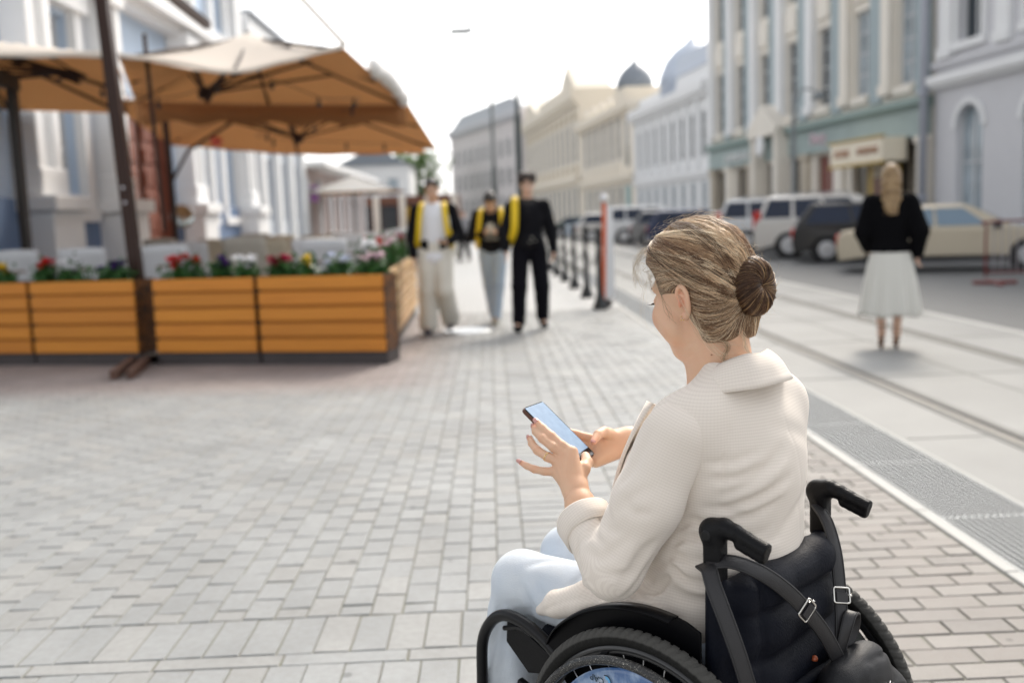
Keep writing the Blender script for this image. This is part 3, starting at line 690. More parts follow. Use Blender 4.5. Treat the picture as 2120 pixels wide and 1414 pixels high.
# dark kiosk row facing us, and a white block further off
t = building('market_kiosk', 'dark timber kiosk with pale posts under the far parasol', 'kiosk', (-1.9, 62), (-9.0, 62), 3.0, m_brownw, D=4, holes=[(.5+1.6*k, 1.7+1.6*k, .8, 2.5) for k in range(4)])
for k in range(4): window(t, .5+1.6*k, 1.7+1.6*k, .8, 2.5, m_brownw, m_glass, 1, 1)
for k in range(5): pilaster(t, .25+1.6*k, .36, 0, 3, .2, m_palec, 'post')
mb = MB(); mb.bbox(2.0, 3.2, .06, .12, 1.2, 2.3, .01); mb.build('sign_board', mat('amber_sign', (.6, .36, .02), .5), t)
t = building('far_white_house', 'small white house at the left end of the street, partly behind the nearest man', 'building', (-7.2, 92), (-13.7, 92), 6.6, m_white, D=8, holes=[(1, 2, 3.8, 5.4), (3, 4, 3.8, 5.4), (1, 2, 1, 2.6), (3, 4, 1, 2.6)])
for h in [(1, 2, 3.8, 5.4), (3, 4, 3.8, 5.4), (1, 2, 1, 2.6), (3, 4, 1, 2.6)]: window(t, *h, m_frame, m_glassL, 2, 2)
mb = MB(); mb.prism([(-.3, 6.6), (6.8, 6.6), (3.2, 8.2)], -8.2, .3); mb.build('roof', m_roofg, t)

# --- trees at the end of the street
def leaf_cloud(name, m, n, size, fn, parent, seed=1, cols=((.9, 1, .8), (.6, .7, .5), (1.2, 1.25, .9))):
    r = np.random.RandomState(seed); C = np.array([fn(r) for _ in range(n)]); 
    a = r.normal(size=(n, 3)); a /= np.linalg.norm(a, axis=1)[:, None]; b = np.cross(a, r.normal(size=(n, 3))); b /= np.linalg.norm(b, axis=1)[:, None]
    s = size*r.uniform(.6, 1.3, (n, 1)); V = np.stack([C-a*s, C+b*s*.5, C+a*s, C-b*s*.5], 1).reshape(-1, 3)
    Q = np.arange(4*n).reshape(-1, 4); cc = np.array(cols)[r.randint(0, len(cols), n)]
    return np_mesh(name, [(V, Q)], m, parent, smooth=0, vcol=lambda v: np.repeat(cc, 4, 0), flatshade=True)
m_leaf = mat('tree_leaves', (.10, .17, .045), .6, attr=True, trans=.3)
for i, (x, y, h, rr, lab) in enumerate([(-13.5, 130, 10.5, 4.5, 'leafy green tree at the far end, left one behind the man in the white shirt'), (-9.2, 135, 11.2, 5.0, 'leafy green tree at the far end, beside the grey-pink building'), (-19, 140, 9, 4.5, 'broad green tree at the far end, mostly hidden behind the far white house')]):
    t = thing('tree', lab, 'tree', (x, y, 0), 0, 'trees at the far end of the street')
    mb = MB(); mb.tube([(0, 0, 0), (.1, 0, 2), (0, .1, 4), (.2, 0, h*.7)], [.3, .25, .2, .08], 10)
    for a in range(5): mb.tube([(0, 0, 2.5+a*.6), (1.6*math.cos(a*2.4), 1.6*math.sin(a*2.4), 4.6+a*.6)], [.12, .04], 7)
    mb.build('trunk', mat('bark', (.1, .08, .06), .9), t, smooth=True)
    blobs = [(random.uniform(-.6, .6)*rr, random.uniform(-.6, .6)*rr, random.uniform(.35, .88)*h, random.uniform(.3, .5)*rr) for _ in range(16)]
    def fn(r, blobs=blobs):
        bx = blobs[r.randint(len(blobs))]; v = r.normal(size=3); v /= np.linalg.norm(v); return np.array(bx[:3])+v*bx[3]*r.uniform(.5, 1)**.5
    leaf_cloud('crown', m_leaf, 3500, .28, fn, t, 10+i)
# ================================================================== CAFE TERRACE
m_slat = stripes(mat('amber_slat_wood', (.62, .235, .022), .5, attr=True), (1.2, 30, 30), (.44, .145, .012), .5)
m_slat2 = stripes(mat('pale_slat_wood', (.60, .40, .20), .55, attr=True), (30, 1.2, 30), (.42, .24, .1), .5)
m_base = mat('dark_base_board', (.055, .045, .045), .6, noise=(6, .4, (.03, .025, .025)))
m_soil = mat('potting_soil', (.04, .03, .02), .95)
m_post = mat('brown_painted_post', (.035, .016, .011), .5, spec=.25, noise=(20, .4, (.035, .018, .014)))
m_rust = mat('rusty_steel_base', (.12, .06, .04), .7, noise=(25, .7, (.05, .03, .025)))
m_bolt = mat('bolt', (.5, .48, .5), .35, metal=.8)
m_ftop = mat('parasol_cloth_lit_tone', (.80, .73, .65), .85, trans=.25)  # cream: bright sky light on the cloth is put into the colour
m_fund = mat('parasol_cloth_backlit_tone', (.63, .35, .155), .85, trans=.5)  # tan: same cloth, its backlit underside put into the colour
m_fol = mat('foliage_green', (.035, .11, .025), .55, attr=True, trans=.2)

# raised terrace floor
mb = MB(); mb.add([(-1.25, 9.95, .10), (-6.9, 11.4, .10), (-6.9, 30, .10), (-1.45, 30, .10)], [(0, 1, 2, 3)])
o = mb.build('terrace_floor', mat('terrace_boards', (.24, .2, .17), .7, noise=(3, .4)), fixn=False); o['kind'] = 'structure'

def planter(label, p0, p1, mslat, wood_name):
    """slatted trough whose outer face runs p0->p1, standing on a dark base"""
    d = Vector((p1[0]-p0[0], p1[1]-p0[1], 0)); W = d.length
    t = thing('planter', label, 'planter', (p0[0], p0[1], 0), math.atan2(d.y, d.x), 'slatted wooden planters round the terrace')
    D = .38; r = random.Random(int(W*1000)+int(p0[0]*100))
    mb = MB(); mb.box(.0, W, .03, D, 0, .125); mb.build('base', m_base, t)
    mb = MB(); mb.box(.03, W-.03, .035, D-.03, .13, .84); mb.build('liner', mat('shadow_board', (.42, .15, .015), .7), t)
    mb = MB(); mb.add([(.03, .04, .86), (W-.03, .04, .86), (W-.03, D-.03, .86), (.03, D-.03, .86)], [(0, 1, 2, 3)]); mb.build('soil', m_soil, t, fixn=False)
    z = .135; h = .128; g = .031
    for k in range(5):
        mb = MB(); q = r.uniform(.9, 1.08); mb.col = (q, q*r.uniform(.96, 1.02), q*.98)
        z0 = z+k*(h+g); mb.bbox(.01, W-.01, 0, .026, z0, z0+h, .004); mb.build('slat', mslat, t)
    mb = MB(); mb.box(.0, .026, .03, D, .13, .9); mb.box(W-.026, W, .03, D, .13, .9); mb.box(.0, W, D-.026, D, .13, .9); mb.col = (.9, .9, .9); mb.build('side_panel', mslat, t)
    return t, W
def flowers(label, loc, colr, petals, n, spread, seed, white_eye=False, h=.16):
    t = thing('flowering_plant', label, 'flowers', loc, 0, 'flowering plants in the planters')
    def fn(r): return np.array([r.normal()*spread*.5, r.normal()*.06, abs(r.normal())*h*.5])
    leaf_cloud('foliage', m_fol, 420, .04, fn, t, seed, cols=((1, 1, 1), (.6, .8, .6), (1.5, 1.4, 1.2)))
    rr = random.Random(seed); m = mat('petal_'+colr, petals, .6, trans=.25)
    for k in range(int(n*1.5)):
        mb = MB(); c = Vector((rr.uniform(-1, 1)*spread*.8, rr.uniform(-.08, .06), h*rr.uniform(.75, 1.25)))
        for j in range(9):
            a = rr.uniform(0, 6.28); e = rr.uniform(-.3, 1.2); u = Vector((math.cos(a)*math.cos(e), math.sin(a)*math.cos(e), math.sin(e)))
            q = u.cross(Vector((0, 0, 1))).normalized(); v = u.cross(q); p = c+u*.012
            mb.add([p-q*.006, p+u*.03-q*.036, p+u*.054, p+u*.03+q*.036, p+q*.006], [(0, 1, 2, 3, 4)])
        mb.build('flower', m, t, fixn=False)
    return t
P0 = Vector((-1.07, 9.83)); dv = Vector((-4.37, 1.11)).normalized()
def onrow(x): return P0+dv*((P0.x-x)/-dv.x)
mods = [(-1.075, -2.40, 'amber slatted planter at the terrace corner, nearest to the walking men'), (-2.43, -3.56, 'amber slatted planter between the dark corner gap and the tall brown parasol post'),
        (-3.76, -5.00, 'amber slatted planter just left of the tall brown parasol post'), (-5.025, -6.4, 'amber slatted planter cut off by the left edge of the picture')]
for xa, xb, lab in mods: planter(lab, tuple(onrow(xb)), tuple(onrow(xa)), m_slat, 'amber')
for k, lab in enumerate(['pale slatted planter on the side run, first behind the terrace corner', 'pale slatted planter on the side run, second behind the terrace corner', 'pale slatted planter on the side run, farthest, beside the man in the white shirt']):
    ya = 10.25+k*1.72; planter(lab, (-1.075-.016*(ya-9.83), ya), (-1.075-.016*(ya+1.7-9.83), ya+1.69), m_slat2, 'pale')
FL = [(-5.45, 'yellow', (.8, .55, .02), 4, .1, 'small yellow pansies in the planter near the left edge'),
      (-4.93, 'red', (.65, .012, .015), 4, .1, 'red petunia left of the white petunias in the planter by the brown post'),
      (-4.62, 'white', (.82, .82, .84), 7, .16, 'white petunias spilling over the planter left of the brown post'),
      (-4.12, 'purple', (.07, .015, .17), 5, .18, 'dark purple pansies just left of the brown post'),
      (-3.27, 'red', (.65, .012, .015), 7, .2, 'bright red geraniums just right of the brown post'),
      (-2.87, 'purple', (.07, .015, .17), 5, .1, 'dark purple pansies next to white petunias in the middle planter'),
      (-2.6, 'white', (.82, .82, .84), 7, .11, 'white petunias at the right end of the middle planter'),
      (-2.2, 'crimson', (.36, .01, .06), 6, .15, 'crimson petunias at the left end of the corner planter'),
      (-1.93, 'yellow', (.8, .55, .02), 2, .08, 'low green plant with a few yellow blooms in the corner planter'),
      (-1.62, 'paleblue', (.6, .65, .8), 3, .12, 'low plant with pale bluish blooms in the corner planter'),
      (-1.25, 'pinkwhite', (.78, .6, .66), 6, .12, 'pinkish white petunias right at the terrace corner')]
for i, (x, cn, cc, n, sp, lab) in enumerate(FL):
    p = onrow(x); flowers(lab, (p.x+.05, p.y+.2, .87), cn, cc, n, sp, 40+i, h=.17 if cn != 'red' else .2)
for i, (y, cn, cc, n, lab) in enumerate([(10.7, 'white', (.82, .82, .84), 9, 'tall white petunias in the first side planter'), (11.1, 'red', (.65, .012, .015), 9, 'tall red geraniums in the first side planter behind the corner'),
      (12.4, 'pinkwhite', (.78, .6, .66), 8, 'pale pink petunias in the second side planter'), (13.1, 'white', (.82, .82, .84), 6, 'white blooms at the back of the second side planter'), (14.6, 'crimson', (.36, .01, .06), 5, 'crimson blooms in the farthest side planter')]):
    t_ = flowers(lab, (-1.3, y, .87), cn, cc, n, .2, 70+i, h=.27)
    t_.rotation_euler.z = 1.4

# --- the big parasols
def canopy(parent, rows, name='canopy'):
    """rows: near-to-far list of point rows; two skins a few mm apart, cream above and tan below, light painted into one cloth"""
    up = MB(); up.cur = 0
    R1 = [[Vector(p) for p in spl] for spl in rows]
    up.grid([[(p.x, p.y, p.z+.006) for p in r] for r in R1]); up.cur = 1
    up.grid([[(p.x, p.y, p.z-.006) for p in r] for r in R1])
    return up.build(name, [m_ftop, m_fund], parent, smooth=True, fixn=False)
def roof_rows(nL, nM, nR, bL, bM, bR, apex, sag=.10, n=16):
    near = spline([nL, nM, nR], n); back = spline([bL, bM, bR], n); rows = []
    for i in range(n+1):
        v = i/n; row = []
        for j in range(n+1):
            u = j/n; a = np.array(near[j]); b = np.array(back[j]); p = a*(1-v)+b*v
            e = min(u, 1-u, v, 1-v)*2                       # 0 at the rim, 1 at the apex
            rise = apex-(.25*(a[2]+b[2])*2)
            d = abs(abs(u-.5)-abs(v-.5))*2
            p = p+np.array([0, 0, rise*e-sag*math.sin(math.pi*min(1, e))*d])
            row.append(tuple(p))
        rows.append(row)
    return rows
def valance(parent, pts, h, m=None):
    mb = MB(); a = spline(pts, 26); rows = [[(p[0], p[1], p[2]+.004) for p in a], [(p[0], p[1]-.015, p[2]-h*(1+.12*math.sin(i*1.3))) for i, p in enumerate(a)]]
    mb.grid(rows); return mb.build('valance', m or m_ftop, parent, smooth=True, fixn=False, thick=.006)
def parasol(label, nL, nM, nR, bL, bM, bR, apexz, hub, ribs=True):
    t = thing('parasol', label, 'parasol', hub if False else (0, 0, 0), 0, 'big tan terrace parasols')
    rows = roof_rows(nL, nM, nR, bL, bM, bR, apexz); canopy(t, rows)
    n = len(rows)-1; ap = Vector(rows[n//2][n//2]); hb = Vector(hub)
    rim = [rows[0][0], rows[0][n//2], rows[0][n], rows[n//2][n], rows[n][n], rows[n][n//2], rows[n][0], rows[n//2][0]]
    mb = MB(); mb.tube([hb-Vector((0, 0, .12)), ap-Vector((0, 0, .02))], .035, 10); mb.lathe([(.0, -.08), (.1, -.07), (.11, .02), (.05, .08), (0, .08)], tuple(hb), 12); mb.build('hub', m_post, t, smooth=True)
    for k, r_ in enumerate(rim):
        r_ = Vector(r_); r_ = Vector((r_.x, r_.y, r_.z-.035)); a_ = ap-Vector((0, 0, .06)); e = .97
        mb = MB(); pts = []
        for q in range(9):
            f = q/8*e; p = a_.lerp(r_, f); pts.append((p.x, p.y, p.z))
        mb.tube(pts, .024, 6); mb.build('rib', m_post, t)
        mid = a_.lerp(r_, .5); mb = MB(); mb.tube([hb, mid], .02, 6); mb.build('strut', m_post, t)
    return t
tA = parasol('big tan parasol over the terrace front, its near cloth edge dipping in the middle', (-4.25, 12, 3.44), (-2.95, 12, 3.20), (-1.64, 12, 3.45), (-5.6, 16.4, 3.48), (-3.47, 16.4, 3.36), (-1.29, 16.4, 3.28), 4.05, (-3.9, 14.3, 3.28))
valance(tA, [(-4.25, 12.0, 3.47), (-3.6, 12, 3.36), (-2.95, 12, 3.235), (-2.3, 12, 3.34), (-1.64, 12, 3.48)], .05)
valance(tA, [(-5.6, 16.42, 3.5), (-3.47, 16.42, 3.40), (-1.29, 16.42, 3.32)], .36, mat('parasol_cloth_shade_tone', (.34, .155, .06), .9))  # same cloth, darkened and opaque: shade on this edge painted in
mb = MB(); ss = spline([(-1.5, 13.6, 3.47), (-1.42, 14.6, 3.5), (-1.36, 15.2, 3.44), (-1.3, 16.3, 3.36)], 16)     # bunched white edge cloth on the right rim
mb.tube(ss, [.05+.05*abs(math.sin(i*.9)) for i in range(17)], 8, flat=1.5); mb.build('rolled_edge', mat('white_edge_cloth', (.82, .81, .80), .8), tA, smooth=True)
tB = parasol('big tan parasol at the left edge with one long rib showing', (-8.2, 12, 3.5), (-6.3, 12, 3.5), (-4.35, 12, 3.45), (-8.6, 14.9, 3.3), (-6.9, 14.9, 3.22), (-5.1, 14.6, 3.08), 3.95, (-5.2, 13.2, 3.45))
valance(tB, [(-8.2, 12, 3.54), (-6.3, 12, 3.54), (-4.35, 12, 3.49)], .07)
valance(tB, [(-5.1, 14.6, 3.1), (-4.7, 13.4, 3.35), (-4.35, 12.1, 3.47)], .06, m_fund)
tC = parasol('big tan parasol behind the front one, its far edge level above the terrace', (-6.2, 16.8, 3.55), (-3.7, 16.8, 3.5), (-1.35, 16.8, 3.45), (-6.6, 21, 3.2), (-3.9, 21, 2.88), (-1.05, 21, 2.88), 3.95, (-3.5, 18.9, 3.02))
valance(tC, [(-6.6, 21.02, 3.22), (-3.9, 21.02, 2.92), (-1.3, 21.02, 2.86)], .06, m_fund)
# leaning mast with its ground frame, arm and stay
mb = MB(); mb.beam((-3.83, 10.94, .1), (-4.19, 11.38, 4.75), .125, .125, (0, 1, 0)); mb.build('mast', m_post, tA)
mb = MB(); mb.beam((-4.17, 11.3, 4.6), (-3.8, 14.3, 4.2), .09, .11); mb.build('arm', m_post, tA)
mb = MB(); mb.beam((-3.92, 11.0, .05), (-3.66, 9.5, .05), .07, .08); mb.beam((-3.78, 11.0, .05), (-3.5, 9.5, .05), .07, .08); mb.box(-4.3, -3.4, 10.9, 11.0, 0, .09); mb.build('ground_frame', m_rust, tA)
mb = MB(); mb.beam((-3.93, 10.88, .0), (-3.93, 10.9, .75), .02, .2, (0, 1, 0)); mb.beam((-3.73, 10.88, .0), (-3.73, 10.9, .75), .02, .2, (0, 1, 0)); mb.build('bracket', m_post, tA)
for z in (.33, .62, 1.72, 1.88):
    x = -3.83-.36*z/4.65; y = 10.94+.44*z/4.65; mb = MB(); mb.lathe([(0, 0), (.022, 0), (.018, .02), (0, .024)], (x, y-.065, z), 10, Matrix.Rotation(R_(90), 3, 'X')); mb.build('bolt', m_bolt, tA)
mb = MB(); mb.tube([(-2.16, 12, 4.1), (-1.61, 12.02, 3.47)], .026, 8); mb.build('stay', mat('pale_stay', (.32, .25, .17), .6), tA)
mb = MB(); mb.beam((-4.0, 12.4, 1.4), (-4.06, 12.4, 3.75), .04, .04, (0, 1, 0)); mb.build('support_pole', m_post, tA)
mb = MB(); mb.beam((-5.35, 17.2, .1), (-5.4, 17.2, 3.6), .09, .09, (0, 1, 0)); mb.build('mast', m_post, tC)
mb = MB(); mb.tube([(-5.38, 17.2, 2.2), (-5.1, 17.4, 2.75), (-4.4, 18, 3.3)], .03, 8); mb.build('brace', m_post, tC)
# bulbs on a wire under the canopies
t = thing('string_lights', 'string of small dark bulbs hanging beneath the tan parasols', 'string lights')
pts = spline([(-5.2, 13.2, 3.35), (-4.2, 13.4, 3.12), (-3.1, 13.6, 3.4), (-2.2, 13.8, 3.1), (-1.9, 15.4, 3.25), (-3.0, 17.4, 3.1), (-4.2, 18.6, 3.05), (-2.6, 19.5, 2.95), (-1.7, 20.3, 2.95)], 60)
mb = MB(); mb.tube(pts, .006, 5); mb.build('wire', m_dframe, t)
for i in range(2, 60, 5):
    mb = MB(); p = pts[i]; mb.lathe([(0, -.15), (.028, -.13), (.033, -.09), (.016, -.05), (.016, 0), (0, 0)], p, 8); mb.build('bulb', m_dframe, t, smooth=True)
tag(leaf := MB().lathe([(0, 0), (.09, .03), (.12, .1), (.09, .17), (0, .2)], (-5.15, 19.4, 2.95), 12).build('lantern', mat('coral_lantern', (.75, .16, .12), .6), smooth=True), 'small coral red paper lantern below the left corner of the rear parasol', 'lantern')

# far white parasol
t = thing('far_parasol', 'pale grey square parasol standing further down the street before the dark kiosk', 'parasol', (-5.35, 40, 0))
E_ = 1.95; rows = [[(E_*u, E_*v, 2.62+.62*(1-max(abs(u), abs(v)))**1.15) for u in np.linspace(-1, 1, 13)] for v in np.linspace(-1, 1, 13)]
mb = MB(); mb.cur = 0; mb.grid([[(p[0], p[1], p[2]+.006) for p in r] for r in rows]); mb.cur = 1; mb.grid([[(p[0], p[1], p[2]-.006) for p in r] for r in rows]); mb.build('canopy', [mat('grey_cloth', (.40, .39, .375), .85), m_fund], t, smooth=True, fixn=False)
mb = MB(); mb.tube([(0, 0, 0), (0, 0, 3.25)], .035, 10); mb.build('pole', m_post, t, smooth=True)
for a in range(4): mb = MB(); mb.tube([(0, 0, 3.2), (E_*(1 if a in (0, 1) else -1), E_*(1 if a in (0, 3) else -1), 2.62)], .014, 6); mb.build('rib', m_post, t)

# --- chairs and tables
def cafe_chair(fab, back_h=.62, label='', w=.58):
    t = thing('terrace_chair', label, 'chair', (0, 0, 0), 0, 'upholstered chairs on the terrace')
    mb = MB(); rows = []
    for i in range(9):
        v = i/8; z = .42+v*back_h; rows.append([(-.24-.10*v-.03*math.sin(math.pi*u), (u-.5)*w*(1-.06*v), z+.015*math.sin(math.pi*u)*(v > .9)) for u in np.linspace(0, 1, 9)])
    mb.grid(rows); mb.build('backrest', fab, t, smooth=True, thick=.07, fixn=False)
    mb = MB(); mb.bbox(-.26, .28, -w/2+.02, w/2-.02, .34, .46, .03); mb.build('seat', fab, t)
    for s in (-1, 1):
        mb = MB(); mb.bbox(-.3, .24, s*(w/2)-.035, s*(w/2)+.035, .46, .64, .02); mb.build('armrest', fab, t)
        for x in (-.24, .22): mb = MB(); mb.tube([(x, s*(w/2-.04), .35), (x*1.08, s*(w/2-.02), 0)], [.022, .014], 8); mb.build('leg', m_brownw, t)
    return t
fw_ = mat('chair_cloth_white', (.62, .63, .65), .85, noise=(3, .2)); fg_ = mat('chair_cloth_greige', (.40, .37, .32), .9, noise=(3, .25)); fb_ = mat('chair_cloth_beige', (.52, .47, .37), .9, noise=(3, .25))
protos = {}
CH = [(-5.75, 12.7, 'w', 80, 'pale grey chair at the far left with a small round emblem on its back'), (-5.0, 12.6, 'w', 95, 'white chair behind the white petunias'), (-3.95, 12.6, 'w', 88, 'white chair just behind the tall brown post'),
      (-3.05, 13.0, 'g', 80, 'brownish grey chair with a light label strip on its back'), (-2.3, 13.3, 'w', 92, 'white chair behind the purple pansies'), (-1.95, 12.2, 'w', 85, 'white chair behind the crimson petunias'),
      (-5.15, 15.0, 'g', 250, 'greige chair near the blue plinth'), (-4.4, 15.1, 'w', 85, 'white chair in the second row behind the post'), (-3.4, 15.6, 'b', 95, 'beige chair in the second row behind the brownish chair'),
      (-2.6, 15.9, 'b', 88, 'beige chair in the second row, left of centre'), (-1.95, 14.8, 'w', 92, 'white chair close to the side planters'), (-1.85, 16.6, 'w', 82, 'white chair behind the second side planter'),
      (-5.3, 18.5, 'b', 260, 'beige chair before the brown lattice door'), (-4.3, 18.7, 'g', 90, 'greige chair in the third row'), (-3.3, 19.0, 'b', 96, 'beige chair in the third row, middle'), (-2.3, 19.2, 'w', 85, 'white chair in the third row near the aisle'),
      (-4.6, 22.5, 'b', 92, 'beige chair in the fourth row, left'), (-3.3, 22.8, 'w', 88, 'white chair in the fourth row, middle'), (-2.1, 22.6, 'w', 95, 'white chair in the fourth row, right'), (-2.2, 26.0, 'w', 88, 'white chair in the farthest row by the walkway'), (-3.9, 26.2, 'b', 88, 'beige chair in the farthest row')]
for x, y, f, rz, lab in CH:
    if f not in protos: protos[f] = cafe_chair({'w': fw_, 'g': fg_, 'b': fb_}[f], {'w': .70, 'g': .76, 'b': .68}[f]); c = protos[f]
    else: c = copy_tree(protos[f])
    c.location = (x, y, .1); c.rotation_euler.z = R_(rz); c['label'] = lab
    if 'emblem' in lab:
        mb = MB(); mb.lathe([(0, 0), (.035, 0), (.035, .004), (0, .004)], (-.362, 0, .95), 14, Matrix.Rotation(R_(-90), 3, 'Y')); mb.box(-.372, -.366, -.12, .12, .86, .885); mb.build('emblem', mat('emblem_brown', (.25, .17, .13), .7), c)
    if 'label strip' in lab: mb = MB(); mb.box(-.372, -.364, -.12, .12, .78, .82); mb.build('label_strip', mat('label_white', (.8, .78, .74), .6), c)
tp = thing('terrace_table', 'small square table between the chairs behind the middle planter', 'table', (-2.75, 14.2, .1), 0, 'square tables on the terrace')
mb = MB(); mb.bbox(-.38, .38, -.38, .38, .71, .75, .008); mb.build('tabletop', mat('table_pale', (.55, .52, .48), .5), tp)
mb = MB(); mb.tube([(0, 0, .03), (0, 0, .71)], .035, 10); mb.bbox(-.24, .24, -.24, .24, 0, .03, .01); mb.build('pedestal', m_dframe, tp)
for x, y, lab in [(-4.6, 13.7, 'square table behind the white petunias'), (-4.8, 16.6, 'square table before the white pedestals'), (-2.6, 17.4, 'square table in the middle of the terrace'), (-3.8, 20.7, 'square table in the rear of the terrace, left'), (-2.3, 24.3, 'square table in the rear of the terrace, by the walkway')]:
    c = copy_tree(tp); c.location = (x, y, .1); c['label'] = lab
# round mirror-like disc on a stand before the lattice door, and a menu board
t = thing('round_mirror', 'small round silver mirror on a dark stand before the brown lattice door', 'mirror', (-5.6, 18.4, .1))
mb = MB(); mb.lathe([(0, -.02), (.2, -.02), (.22, 0), (.2, .02), (0, .035)], (0, 0, 1.55), 20, Matrix.Rotation(R_(75), 3, 'X')@Matrix.Rotation(R_(20), 3, 'Y')); mb.build('mirror', mat('mirror_silver', (.5, .55, .55), .1, metal=.9), t, smooth=True)
mb = MB(); mb.tube([(0, .04, 0), (0, .04, 1.4)], .02, 8); mb.tube([(-.2, .04, .01), (.2, .04, .01)], .02, 6); mb.build('stand', m_dframe, t)

# --- glazed cafe porch at the far left
t = thing('glazed_porch', 'dark framed glass porch with beige curtains at the left edge', 'porch', (-6.95, 12.4, 0))
for x, y in ((.75, 0), (.75, 1.1), (-1.2, 0), (-.2, 0), (.75, -1.6), (.75, -.8)): mb = MB(); mb.box(x-.055, x+.055, y-.055, y+.055, 0, 3.3); mb.build('post', m_dframe, t)
mb = MB(); mb.box(-1.2, .8, -.06, .06, 3.3, 3.5); mb.box(.7, .82, -1.7, 1.2, 3.3, 3.5); mb.build('roof_beam', m_dframe, t)
mb = MB(); mb.box(-1.2, .7, -.04, .04, 1.95, 2.1); mb.box(.72, .78, -1.6, -.06, 1.95, 2.1); mb.build('transom', m_lgrey, t)
mb = MB(); mb.box(-1.2, .7, -.03, .03, 0, .8); mb.build('sill_panel', m_base, t)
mb = MB(); a = [(x, .14+.05*math.sin(x*26)) for x in np.linspace(-.15, .62, 40)]; mb.grid([[(x, y, z) for x, y in a] for z in (.85, 1.95)]); mb.build('curtain', mat('beige_curtain', (.55, .46, .33), .9, trans=.2), t, smooth=True, fixn=False, thick=.01)
mb = MB(); mb.box(-.14, .69, .0, .012, .8, 1.95); mb.box(-1.14, -.26, .0, .012, .8, 1.95); mb.box(-1.14, .69, .0, .012, 2.1, 3.3)
gm = mat('porch_glass', (.3, .36, .38), .05, spec=.9); gm.node_tree.nodes['Principled BSDF'].inputs['Alpha'].default_value = .35; mb.build('pane', gm, t)

# ================================================================== STREET FURNITURE
t0 = None
B_ = [(1.6, 14.85, 'first black bollard, right beside the orange striped panel'), (1.62, 17.1, 'second black bollard in the row behind the orange panel'), (1.6, 19.35, 'third black bollard in the row behind the orange panel'), (1.58, 21.6, 'fourth black bollard in the row'), (1.56, 23.8, 'fifth black bollard in the row'), (1.54, 26.0, 'sixth black bollard in the row, partly behind the man in black'), (1.52, 28.2, 'farthest black bollard in the row')]
for x, y, lab in B_:
    if t0 is None:
        t0 = thing('bollard', lab, 'bollard', (x, y, 0), 0, 'black bollards along the pavement edge'); c = t0
        mb = MB(); mb.lathe([(0, 0), (.12, 0), (.12, .03), (.1, .06), (.085, .12), (.06, .18), (.045, .3), (.038, .95), (.055, .97), (.055, 1.0), (.035, 1.03), (.05, 1.1), (.055, 1.16), (.035, 1.22), (0, 1.24)], n=16); mb.build('post', mat('black_iron', (.02, .022, .024), .4), t0, smooth=True)
        mb = MB(); mb.tube([(.0, -.07, .93), (0, -.05, .93), (0, .05, .93), (0, .07, .93)], [.02, .03, .03, .02], 8); mb.build('chain_eye', mat('black_iron', (.02, .022, .024), .4), t0)
    else: c = copy_tree(t0); c.location = (x, y, 0)
    c['label'] = lab
for i, (a, b) in enumerate(zip(B_, B_[1:])):
    mb = MB(); mb.tube(spline([(a[0], a[1]+.06, .92), ((a[0]+b[0])/2, (a[1]+b[1])/2, .60), (b[0], b[1]-.06, .92)], 14), .014, 6)
    tag(mb.build('chain', mat('black_iron', (.02, .022, .024), .4), smooth=True), 'black chain hanging between the %s bollards' % ['first and second', 'second and third', 'third and fourth', 'fourth and fifth', 'fifth and sixth', 'sixth and farthest'][i], 'chain', 'chains between the bollards')
t = thing('marker_panel', 'tall orange and white striped marker panel at the pavement edge', 'traffic marker', (1.74, 15.2, 0))
mo = mat('orange_plastic', (.72, .13, .03), .45); mw_ = mat('white_plastic', (.78, .79, .82), .45)
mb = MB(); mb.prism([(-.075, .12), (-.02, .12), (.03, 1.55), (-.03, 1.6)], -.02, .02); mb.build('orange_strip', mo, t)
mb = MB(); mb.prism([(-.017, .12), (.13, .16), (.12, 1.52), (.033, 1.55)], -.018, .018); mb.build('white_strip', mw_, t)
mb = MB(); mb.lathe([(0, 1.6), (.05, 1.6), (.07, 1.64), (.05, 1.7), (0, 1.72)], (-.01, 0, 0), 12); mb.build('lamp_cap', mw_, t, smooth=True)
mb = MB(); mb.bbox(-.08, .08, -.1, .1, 0, .12, .03); mb.build('foot', m_base, t)

def lamp_post(label, x, y, H, r, arm=None, m=None):
    t = thing('lamp_post', label, 'lamp post', (x, y, 0)); m = m or mat('dark_green_iron', (.035, .05, .05), .45)
    mb = MB(); mb.lathe([(0, 0), (r*2, 0), (r*2, .1), (r*1.5, .6), (r*1.15, 1.1), (r, 1.3), (r*.9, 4.3), (r*.6, 4.5), (r*.5, H), (0, H)], n=14); mb.build('pole', m, t, smooth=True)
    if arm:
        mb = MB(); mb.tube(spline([(0, 0, H-.6), (arm*.3, 0, H+.1), (arm, 0, H)], 10), .03, 8); mb.build('bracket', m, t, smooth=True)
        mb = MB(); mb.lathe([(0, .1), (.1, .08), (.16, -.02), (.28, -.12), (.25, -.16), (0, -.18)], (arm, 0, H-.05), 16); mb.build('lamp_head', m, t, smooth=True)
    return t
lamp_post('dark iron lamp post rising straight above the head of the man in black', .93, 30, 9.5, .1, -.9)
lamp_post('slimmer dark lamp post farther off, between the two taller men', .35, 60, 8.5, .16, -1.1)
lamp_post('grey lamp post with a short bracket before the colonnade building', 9.5, 31.2, 4.9, .07, .8, mat('grey_iron', (.22, .24, .25), .5))
t = thing('hanging_lamp', 'flat grey street lamp hanging in the white sky above the street', 'street lamp', (-.42, 20, 5.05))
mb = MB(); mb.bbox(-.22, .17, -.09, .09, -.05, .03, .02); mb.box(.12, .22, -.03, .03, -.03, .05); mb.build('housing', mat('lamp_grey', (.05, .065, .065), .5), t)
